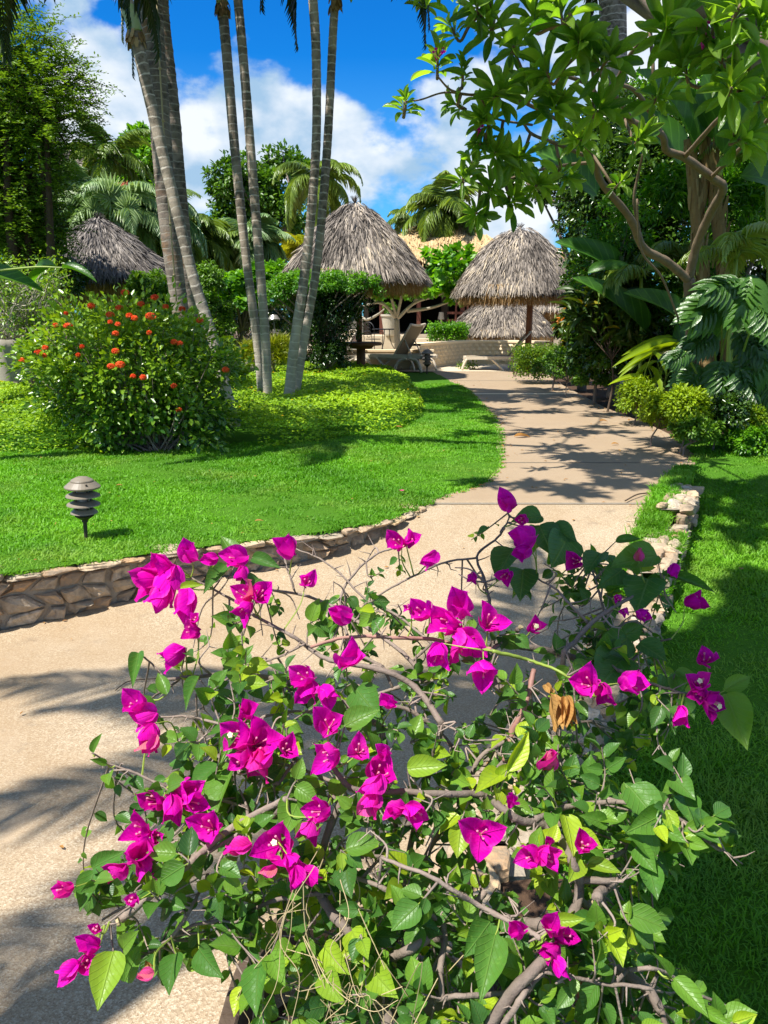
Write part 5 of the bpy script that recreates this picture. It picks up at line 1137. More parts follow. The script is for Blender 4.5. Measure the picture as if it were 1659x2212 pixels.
tree('large_leaf_shrub', 'glossy long-leaved shrub in front of the dark trees, left of the frangipani trunk', gp(1320, 11.9), [bb(1290, 690, 12.2, 62, 80), bb(1350, 640, 12.0, 55, 60), bb(1380, 720, 11.8, 50, 60)], 760, .25, 'croton', seed=86, nclump=80, tint=(.2, .22), tpl=T_LONG, asp=.28, up=.4, droop=.1, cat='shrub', r0=.02, kl=10, bark='barkdark')
tree('croton_shrub', 'croton with green and orange-yellow leaves below the right palapas', gp(1195, 15.2), [bb(1228, 705, 15.2, 28, 34), bb(1244, 735, 15.0, 28, 45), bb(1240, 680, 15.2, 20, 16)], 800, .16, 'croton', seed=87, nclump=60, tint=(.55, .4), tpl=T_LONG, asp=.36, up=.5, cat='shrub', r0=.02, kl=20)
tree('fern_shrub', 'fine leafy growth beside the croton, along the right edge of the path', gp(1230, 13.8), [bb(1225, 790, 14, 50, 36), bb(1190, 795, 15.4, 38, 28), bb(1270, 815, 12.9, 45, 30)], 8000, .055, 'mid', seed=88, nclump=90, tint=(.4, .3), cat='shrub', r0=.012, kl=16)
tree('background_tree', 'pale-leaved tree filling the gap at the upper right corner', gp(1640, 22), [bb(1600, 200, 22, 150, 90), bb(1500, 330, 22, 160, 120), bb(1350, 250, 23, 90, 60), bb(1640, 380, 22, 120, 120)], 9000, .26, 'bright', seed=89, nclump=120, tint=(.4, .3), asp=.4, r0=.2)
tree('leafy_shrub', 'sunlit small-leaved shrub between the frangipani limbs and the path', gp(1290, 12.9), [bb(1290, 600, 12.9, 60, 90), bb(1340, 500, 12.9, 70, 70), bb(1285, 690, 12.7, 35, 60)], 3200, .085, 'bright', seed=191, nclump=90, tint=(.35, .3), asp=.38, group=TG, cat='shrub', r0=.03)
tree('leafy_shrub', 'sunlit narrow-leaved shrub right of the frangipani fork', gp(1560, 11.8), [bb(1580, 480, 11.9, 80, 90), bb(1620, 400, 11.9, 60, 70), bb(1450, 430, 12.2, 60, 70), bb(1530, 620, 11.6, 60, 70), bb(1440, 640, 11.8, 45, 60)], 3800, .14, 'bright', seed=192, nclump=110, tint=(.35, .3), asp=.2, tpl=T_LEAFLET, group=TG, cat='shrub', r0=.03)
# lime duranta mounds
DG = 'lime green mounding shrubs along the right of the path'
for k, (px_, py_, Y, rx, rz, mm, tt_, lab) in enumerate([(1378, 862, 10.4, 50, 38, 'lime', .6, 'lime shrub farthest along the right edge of the path'), (1425, 893, 8.6, 46, 40, 'lime', .85, 'brightest lime shrub leaning over the path edge'), (1484, 884, 8.15, 50, 42, 'lime', .75, 'lime shrub behind the brightest one, under the cut leaves'), (1500, 930, 8.0, 55, 30, 'mid', .5, 'shaded green shrub at the corner where lawn meets path'), (1612, 905, 8.3, 50, 30, 'lime', .35, 'small lime-tipped shrub near the right edge'), (1625, 950, 8.1, 62, 30, 'bright', .35, 'low dark green shrub at the right edge of the lawn'), (1560, 890, 8.3, 60, 40, 'dark', .3, 'dark twiggy shrub between the lime shrubs')]):
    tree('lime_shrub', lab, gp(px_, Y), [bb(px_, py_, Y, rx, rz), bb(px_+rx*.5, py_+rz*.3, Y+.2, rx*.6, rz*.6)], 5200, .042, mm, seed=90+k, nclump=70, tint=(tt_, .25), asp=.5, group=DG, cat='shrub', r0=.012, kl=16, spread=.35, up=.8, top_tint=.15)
# ginger-like arching plant
t = thing('ginger_plant', 'arching bright green ginger leaves between the lime shrubs and dark shrubs', 'plant', gp(1425, 10.9)); b, sb = MB(), MB(); rg = np.random.default_rng(101)
for (x0, y0, x1, y1, w_, tt_) in [(1470, 745, 1350, 745, 17, .75), (1468, 740, 1372, 728, 14, .6), (1462, 748, 1352, 765, 15, .7), (1460, 735, 1365, 775, 15, .6), (1440, 755, 1340, 790, 14, .8), (1450, 750, 1500, 800, 18, .6), (1465, 742, 1395, 750, 14, .9), (1500, 790, 1440, 735, 20, .7), (1420, 780, 1350, 820, 16, .9), (1385, 800, 1372, 840, 12, 1.), (1400, 790, 1440, 835, 16, .7), (1395, 820, 1330, 805, 12, 1.), (1395, 825, 1350, 835, 12, .9), (1410, 760, 1450, 800, 16, .5), (1430, 800, 1400, 840, 12, .8), (1455, 790, 1475, 745, 15, .6)]:
    a_, c_ = W(x0, y0, 10.9+rg.normal(0, .15)), W(x1, y1, 10.7+rg.normal(0, .2)); leaves(b, T_LONG, a_, c_-a_, (rg.normal(0, .3), -.5, .8), np.linalg.norm(c_-a_), pxm(w_, 10.9), tt_)
    tube(sb, smooth([np.array(gp(1425, 10.9))+rg.normal(0, .1, 3)*[1, 1, 0], (np.array(gp(1425, 10.9))+a_)/2+rg.normal(0, .08, 3), a_], 5), np.linspace(.012, .005, 11), 5, .5)
b.build('leaves', M['lime'], t, smooth=True); sb.build('stems', M['greenstem'], t)
# big translucent banana leaves
t = thing('banana_plant', 'banana plant with broad dark leaves and ragged brown trunks behind the frangipani', 'banana plant', gp(1540, 11.2)); b, sb, db = MB(), MB(), MB(); rg = np.random.default_rng(103)
for pts, w_ in (([(1535, 900), (1525, 700), (1512, 560), (1500, 420), (1490, 300)], 24), ([(1575, 880), (1565, 700), (1560, 560), (1545, 430), (1535, 330)], 27), ([(1520, 800), (1495, 640), (1505, 500), (1525, 380), (1520, 250)], 18)):
    Q = smooth([W(x_, y_, 11.0) for x_, y_ in pts], 8); tube(sb, Q, pxm(w_, 11)/2, 12, .5)
    for i in range(120):
        q = Q[rg.integers(0, len(Q))]; a = rg.uniform(math.pi, 2*math.pi); r_ = pxm(w_, 11)/2; d_ = rg.choice([1, -1])
        leaves(db, T_STRIP, q+np.array([r_*math.cos(a), r_*math.sin(a), 0]), (rg.normal(0, .12), rg.normal(0, .1)-.05, d_), (math.cos(a), math.sin(a), 0), rg.uniform(.15, .4), rg.uniform(.02, .06), rg.uniform(0, 1))
sb.build('trunk', M['shroud'], t, smooth=True); db.build('dry_sheaths', M['shroud'], t)
for (x0, y0, x1, y1, w_, tt_, Y) in [(1395, 720, 1290, 580, 48, .15, 11.5), (1480, 700, 1395, 610, 50, .2, 11), (1340, 590, 1240, 500, 48, .15, 12), (1560, 330, 1659, 170, 90, .5, 10.5), (1500, 330, 1450, 120, 110, .5, 10.8), (1600, 380, 1720, 380, 90, .5, 10.5), (1540, 300, 1600, 90, 110, .45, 10.9), (1470, 360, 1380, 210, 90, .4, 11.4), (1640, 600, 1560, 720, 60, .4, 10.2), (1490, 880, 1470, 720, 55, .2, 10.9), (1270, 590, 1360, 560, 26, .6, 11.6), (1290, 420, 1200, 300, 90, .2, 12)]:
    b = MB(); a_, c_ = W(x0, y0, Y), W(x1, y1, Y-.3); leaves(b, T_BANANA, a_, c_-a_, (rg.normal(0, .3), -.75, .55), np.linalg.norm(c_-a_), pxm(w_, Y), tt_); b.build('leaf', M['banana'], t, smooth=True)
# areca style palms
for (px_, py_, Y, L_, azs, tt_, lab) in [(1590, 560, 9.9, 1.05, (150, 200, 60, 20, 100, 240, 280), .75, 'arching areca palm fronds right of the banana trunks'), (1385, 600, 11.6, .9, (160, 200, 230, 140, 20, 330), .6, 'areca palm fronds low behind the frangipani fork'), (1655, 330, 11.0, 1.3, (150, 180, 210, 120, 240, 90), .5, 'areca palm at the right edge under the frangipani crown'), (1590, 700, 10.8, .9, (30, 150, 200, 270, 320), .35, 'shaded areca palm behind the large cut leaves'), (1470, 560, 11.8, 1.0, (90, 150, 30, 220, 310), .5, 'areca palm seen through the frangipani fork')]:
    palm('areca_palm', lab, gp(px_, Y), W(px_, py_, Y), .025, len(azs), L_, 'frond', int(px_), llen=.30, nl=26, tint=tt_, droop=1.7, el=(.3, 1.2), lw=.03, az=[X(a) for a in azs], group='areca palms on the right', trunkm='greenstem', cat='palm')
# philodendron with deeply cut leaves
def lobed(mb, c, D, N, r, tint, rg, nlobe=8):
    D = nrm(D); N = nrm(np.asarray(N)-np.dot(N, D)*D); S = np.cross(N, D); c = np.asarray(c, float)
    for i in range(nlobe):
        u = (i+.5)/nlobe; q = c+D*r*u*.9-N*.12*r*u*u
        for s_ in (-1, 1):
            d = S*s_*(1.0-.25*u)+D*(.25+.75*u)+N*(-.18); ll = r*(.62-.35*abs(u-.35))*rg.uniform(.9, 1.1)
            leaves(mb, T_LONG, q, d, N+S*s_*.25, ll, r*.19, tint+rg.normal(0, .05))
    leaves(mb, T_LONG, c+D*r*.7, D-N*.3, N, r*.5, r*.22, tint); leaves(mb, T_LONG, c-D*.03*r, D-N*.12, N, r*.95, r*.30, tint)
t = thing('philodendron', 'philodendron with large deeply cut glossy leaves at the right edge', 'plant', gp(1570, 9.0)); b, sb = MB(), MB(); rg = np.random.default_rng(105)
for (px_, py_, dx_, dy_, r_, tt_) in [(1560, 640, -1, .7, 105, .8), (1620, 600, -.4, 1.0, 100, .95), (1640, 660, .5, 1, 80, .9), (1600, 610, -1, .15, 95, .6), (1510, 790, -.7, 1, 80, .7), (1560, 780, -.1, 1, 90, .55), (1600, 800, .4, 1, 85, .4), (1650, 770, -.8, .9, 95, .95), (1659, 790, .2, 1, 90, .8), (1540, 720, -1, .5, 80, .3), (1600, 720, .6, .9, 75, .35), (1490, 850, -.2, 1, 60, .5), (1560, 860, -.4, .8, 60, .3), (1630, 690, -.2, 1, 90, .5), (1480, 760, -.9, .3, 55, .45), (1659, 860, -.5, 1, 70, .4), (1550, 820, .5, .9, 70, .3)]:
    Y = 8.55+rg.uniform(-.2, .35); c = W(px_, py_, Y); D = np.array([dx_*.8, -.35-.2*rg.uniform(), -dy_*.7]); lobed(b, c, D, (rg.normal(0, .2), -.75, .7), pxm(r_, Y), tt_, rg)
    s_ = np.array(gp(1575, 9.1))+[rg.normal(0, .15), 0, .1]; tube(sb, smooth([s_, (s_+c)/2+[0, 0, .15], c], 5), .012, 5, .5)
b.build('leaves', M['philo'], t, smooth=True); sb.build('stalks', M['greenstem'], t)

# ------------------------------------------------------------------ frangipani
t = thing('frangipani_tree', 'frangipani with pale forked limbs and long leaves arching over the path', 'tree', gp(1492, 9.0)); b = MB(); rg = np.random.default_rng(111)
def PB(pts, r0, r1): Q = smooth([W(*q) for q in pts], 8); tube(b, Q, np.linspace(r0, r1, len(Q))*.56*(1+.06*np.sin(np.arange(len(Q))*1.7)), 10, .55); return Q
br = []
br.append(PB([(1500, 900, 9.0), (1498, 760, 8.95), (1490, 690, 8.9), (1488, 600, 8.8)], .115, .10))
br.append(PB([(1488, 600, 8.8), (1505, 530, 8.6), (1535, 460, 8.3), (1562, 408, 8.0), (1540, 385, 7.9), (1478, 340, 7.7), (1440, 325, 7.5), (1428, 290, 7.3), (1370, 265, 7.1), (1310, 230, 6.9), (1270, 180, 6.7)], .092, .035))
br.append(PB([(1488, 605, 8.8), (1440, 565, 8.6), (1390, 535, 8.4), (1360, 470, 8.1), (1300, 395, 7.8), (1285, 350, 7.6), (1260, 300, 7.3), (1225, 270, 7.1)], .085, .04))
br.append(PB([(1428, 290, 7.3), (1400, 235, 7.1), (1370, 195, 6.9), (1330, 180, 6.7)], .04, .025))
br.append(PB([(1260, 335, 7.4), (1200, 310, 7.2), (1150, 290, 7.0), (1130, 265, 6.9)], .03, .02))
br.append(PB([(1225, 270, 7.1), (1150, 230, 6.9), (1080, 200, 6.7), (1020, 205, 6.6), (975, 195, 6.5), (945, 165, 6.4)], .03, .012))
br.append(PB([(1020, 205, 6.6), (960, 200, 6.5), (910, 215, 6.4), (875, 220, 6.35)], .014, .010))
br.append(PB([(1150, 270, 7.0), (1070, 255, 6.8), (1040, 215, 6.7)], .018, .012))
br.append(PB([(1285, 350, 7.6), (1200, 360, 7.5), (1120, 380, 7.4), (1060, 400, 7.3), (1000, 385, 7.2)], .03, .012))
br.append(PB([(1140, 180, 6.8), (1110, 110, 6.6), (1080, 50, 6.5), (1060, 10, 6.4)], .022, .018))
br.append(PB([(1270, 180, 6.7), (1200, 160, 6.7), (1140, 180, 6.8)], .03, .022))
br.append(PB([(1330, 180, 6.7), (1360, 120, 6.4), (1410, 60, 6.0), (1440, 0, 5.8)], .03, .02))
br.append(PB([(1478, 340, 7.7), (1540, 270, 7.0), (1580, 230, 6.2), (1600, 200, 5.6)], .04, .025))
br.append(PB([(1535, 385, 7.9), (1590, 330, 7.2), (1640, 280, 6.6), (1690, 220, 6.2)], .035, .025))
br.append(PB([(1370, 265, 7.1), (1290, 150, 6.4), (1260, 90, 6.0), (1230, 30, 5.7)], .03, .02))
br.append(PB([(1390, 535, 8.4), (1370, 440, 8.2), (1378, 380, 8.1), (1390, 330, 7.9)], .03, .02))
br.append(PB([(1470, 700, 8.6), (1430, 600, 8.2), (1385, 540, 8.0), (1376, 430, 7.8)], .02, .017))
trunk_mb = b
AX = [q[int(len(q)*.35):] for q in br[1:]]; AXP = np.concatenate(AX)
ros = [(945, 130, 6.4, 90), (875, 218, 6.35, 70), (1060, 60, 6.4, 110), (1110, 100, 6.4, 100), (975, 60, 6.5, 70), (1180, 150, 6.2, 130), (1250, 90, 5.9, 130), (1310, 130, 5.9, 150), (1440, 60, 5.6, 150), (1290, 240, 6.2, 140), (1200, 230, 6.5, 120), (1080, 200, 6.6, 110), (1050, 260, 6.8, 110), (1580, 190, 5.2, 150), (1640, 60, 5.0, 150), (1540, 60, 5.3, 150), (1480, 150, 5.5, 140), (1650, 210, 5.4, 130), (1600, 300, 6.2, 130), (1420, 210, 6.0, 120), (1060, 410, 7.2, 90), (1000, 385, 7.1, 75), (1030, 460, 7.2, 90), (1110, 430, 7.3, 90), (1160, 400, 7.2, 90), (1220, 380, 7.2, 90), (1020, 350, 7.1, 70), (1340, 395, 7.2, 60), (1070, 330, 6.9, 100), (1250, 300, 6.8, 100), (1030, 10, 6.3, 90), (1150, 30, 6.0, 120), (1210, 20, 5.8, 120), (1120, 340, 7.0, 90), (1000, 150, 6.5, 50), (1035, 310, 6.8, 55), (985, 225, 6.6, 60), (1150, 200, 6.4, 110), (1380, 300, 6.8, 90), (1560, 120, 5.3, 130), (1600, 10, 5.0, 130)]
b, tb_ = MB(), trunk_mb
for (px_, py_, Y, s_) in ros:
    c = W(px_, py_, Y); q = AXP[np.argmin(np.linalg.norm(AXP-c, axis=1))]; ax = nrm(nrm(c-q)*.7+np.array([0, -.75, .75])+rg.normal(0, .15, 3))
    tube(tb_, smooth([q, (q+c)/2+[0, 0, -.05], c-ax*.12, c-ax*.0], 5), np.linspace(.014, .011, 16), 7, .6)
    k = rg.integers(16, 24); u = nrm(np.cross(ax, [.3, 1, .1])); v = np.cross(ax, u); aa = np.arange(k)*2.39996+rg.uniform(0, 6)
    tilt = np.linspace(1.35, .35, k)+rg.normal(0, .13, k); D = (u[None]*np.cos(aa)[:, None]+v[None]*np.sin(aa)[:, None])*np.sin(tilt)[:, None]+ax*np.cos(tilt)[:, None]-np.array([0, 0, .12])
    L = pxm(s_, Y)*.58*rg.uniform(.5, 1.1, k); P = c+D*.02-ax*np.linspace(.09, 0, k)[:, None]
    N = ax+rg.normal(0, .18, (k, 3)); leaves(b, T_PLUM, P, D, N, L, L*rg.uniform(.24, .31, k), np.clip(.45+rg.normal(0, .28, k)+.15*(np.linspace(0, 1, k)), 0, 1))
b.build('foliage', M['plum'], t, smooth=True); trunk_mb.build('trunk', M['barkpale'], t, smooth=True)
for (px_, py_, Y) in [(942, 105, 6.35), (1033, 268, 6.8), (1520, 75, 5.3), (1030, 275, 6.8)]:
    b = MB(); c = W(px_, py_, Y)
    for i in range(5):
        cc = c+rg.normal(0, .03, 3); k = 5; a = np.arange(k)*2*math.pi/k; leaves(b, T_LO, np.repeat(cc[None], k, 0), np.stack([np.cos(a), np.sin(a)*.6-.3, np.sin(a)+.3], 1), (0, -1, .3), .020, .010, .5)
        tube(b, [c-[0, 0, .08], cc], .003, 4, .5)
    b.build('pink_flower', M['bract'], t)

# ------------------------------------------------------------------ palms and canopy above the frame
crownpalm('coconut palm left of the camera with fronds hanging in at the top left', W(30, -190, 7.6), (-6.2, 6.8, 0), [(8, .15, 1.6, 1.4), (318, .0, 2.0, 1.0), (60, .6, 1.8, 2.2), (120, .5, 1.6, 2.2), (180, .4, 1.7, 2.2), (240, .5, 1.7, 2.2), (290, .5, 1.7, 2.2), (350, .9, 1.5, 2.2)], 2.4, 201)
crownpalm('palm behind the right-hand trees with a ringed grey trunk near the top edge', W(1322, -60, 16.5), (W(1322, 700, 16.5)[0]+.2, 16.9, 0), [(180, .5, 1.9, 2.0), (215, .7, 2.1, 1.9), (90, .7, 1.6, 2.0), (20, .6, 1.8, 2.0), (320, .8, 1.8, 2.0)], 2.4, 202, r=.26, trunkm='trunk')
# overhead shade: an unseen tree added behind the camera and a palm to its left
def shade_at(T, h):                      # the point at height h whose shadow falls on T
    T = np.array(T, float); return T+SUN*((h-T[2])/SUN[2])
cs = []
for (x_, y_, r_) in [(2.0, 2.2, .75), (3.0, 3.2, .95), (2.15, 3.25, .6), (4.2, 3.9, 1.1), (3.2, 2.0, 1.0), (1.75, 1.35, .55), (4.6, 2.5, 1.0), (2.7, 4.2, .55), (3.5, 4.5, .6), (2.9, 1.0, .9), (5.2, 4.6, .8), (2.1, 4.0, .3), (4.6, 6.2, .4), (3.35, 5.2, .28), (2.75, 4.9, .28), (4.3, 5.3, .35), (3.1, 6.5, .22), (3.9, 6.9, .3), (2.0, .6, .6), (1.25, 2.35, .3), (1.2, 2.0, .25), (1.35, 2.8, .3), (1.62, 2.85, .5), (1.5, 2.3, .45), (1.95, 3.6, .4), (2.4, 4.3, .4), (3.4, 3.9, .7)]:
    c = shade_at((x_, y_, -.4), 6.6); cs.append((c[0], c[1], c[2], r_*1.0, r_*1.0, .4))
tree('added_shade_tree', 'added unseen tree behind the camera, its canopy placed to shade the lower lawn', (2.6, -2.6, -.5), cs, 40000, .22, 'mid', seed=301, nclump=420, asp=.6, r0=.18, spread=.5, shell=.1, kl=30)
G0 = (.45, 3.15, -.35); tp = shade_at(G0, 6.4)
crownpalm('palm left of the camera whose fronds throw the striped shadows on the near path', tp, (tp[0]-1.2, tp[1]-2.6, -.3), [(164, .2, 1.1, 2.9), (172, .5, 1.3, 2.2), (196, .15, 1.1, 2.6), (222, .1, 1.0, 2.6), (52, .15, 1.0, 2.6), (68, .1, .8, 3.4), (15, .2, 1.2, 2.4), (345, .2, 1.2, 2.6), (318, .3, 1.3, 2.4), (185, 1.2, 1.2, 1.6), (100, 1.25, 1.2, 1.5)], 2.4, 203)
cs = []  # canopy blobs of an unseen tree added to darken the right-hand jungle
for (x_, y_, z_, r_) in [(3.6, 9.6, 2.0, .7), (4.3, 9.9, 2, .8), (5.0, 10.4, 2, 1.0), (4.0, 11.4, 2, .9), (3.1, 11.2, 2.4, .8), (3.2, 13, 2, .9), (5.6, 9.0, 2, .9), (4.6, 12.6, 2, 1.0), (6.0, 11.5, 2, 1.), (4.9, 8.4, .8, .6)]:
    c = shade_at((x_, y_, z_), 7.2); cs.append((c[0], c[1], c[2], r_, r_, .5))
tree('added_shade_tree', 'added unseen tree above the frame, its canopy placed to keep the right-hand jungle dark', (7.2, 8.0, 0), cs, 6500, .2, 'mid', seed=302, nclump=110, asp=.6, r0=.2, spread=.5, shell=.1, kl=20)
# unseen second frangipani added above the frame to draw leaf shadows on the path
RT = [(1235, 1062, 0, 1.2), (1150, 1045, 0, .9), (1330, 1040, 0, 1.1), (1250, 985, 0, 1.2), (1150, 930, 0, 1.2), (1190, 890, 0, 1.2), (1320, 935, 0, 1.2), (1400, 985, 0, 1.2), (1300, 895, 0, 1.2), (1110, 890, 0, 1.0), (1040, 1045, 0, 1.0), (1020, 935, 0, 1.1), (990, 880, 0, 1.2), (1350, 1000, 0, 1.2), (1240, 930, 0, 1.1), (1430, 1020, 0, 1.2), (1080, 860, 0, 1.2), (1200, 850, 0, 1.3), (1300, 1010, 0, 1.0), (1180, 975, 0, .9), (1060, 905, 0, 1.0), (1420, 950, 0, 1.1), (1240, 870, 0, 1.3), (1560, 1040, 0, 1.2), (1600, 1100, 0, 1.0)]
t2_ = thing('frangipani_tree', 'added unseen frangipani left of the view, its crown placed to shade the path', 'tree', (-7.6, 8.5, 0)); rg = np.random.default_rng(305)
b, tb2 = MB(), MB(); fk = shade_at((1.9, 8.6, 0), 5.5); Q = smooth([(-7.6, 8.5, -.1), (-7.3, 8.5, 2.4), (-6.1, 8.3, 4.7), (-3.6, 7.6, 5.6), fk], 8); tube(tb2, Q, np.linspace(.13, .05, len(Q)), 10)
nodes = [fk]; RT = RT+[(a_+rg.uniform(-35, 35), b2_+rg.uniform(-14, 14), z_, .9) for a_, b2_, z_, s2_ in RT]+[(a_+rg.uniform(-50, 50), b2_+rg.uniform(-20, 20), z_, .9) for a_, b2_, z_, s2_ in RT if a_ > 1100]
for (px_, py_, z_, sc_) in sorted(RT, key=lambda r: np.linalg.norm(gnd(r[0], r[1], 0)-np.array([1.9, 8.6, 0]))):
    g_ = gnd(px_, py_, z_); c = shade_at(g_, 6.0+rg.uniform(-.4, .4)); ax = nrm(np.array([rg.normal(0, .4), rg.normal(0, .4), 1])); k = 15; aa = np.arange(k)*2.39996+rg.uniform(0, 6); u = nrm(np.cross(ax, [.3, 1, .1])); v = np.cross(ax, u)
    tl = np.linspace(1.5, .6, k)+rg.normal(0, .2, k); D = (u[None]*np.cos(aa)[:, None]+v[None]*np.sin(aa)[:, None])*np.sin(tl)[:, None]+ax*np.cos(tl)[:, None]; L = .31*sc_*rg.uniform(.6, 1.1, k)
    leaves(b, T_PLUM, c-ax*np.linspace(.12, 0, k)[:, None], D, ax+rg.normal(0, .25, (k, 3)), L, L*.27, np.clip(rg.normal(.5, .2, k), 0, 1))
    q = min(nodes, key=lambda n_: np.linalg.norm(n_-c)); Q = smooth([q, (q+c)/2+[0, 0, -.05]+rg.normal(0, .12, 3), c], 7); tube(tb2, Q, np.linspace(.020, .012, len(Q)), 6); nodes.append(c); nodes.append((q+c)/2)
b.build('foliage', M['plum'], t2_, smooth=True); tb2.build('trunk', M['barkpale'], t2_, smooth=True)
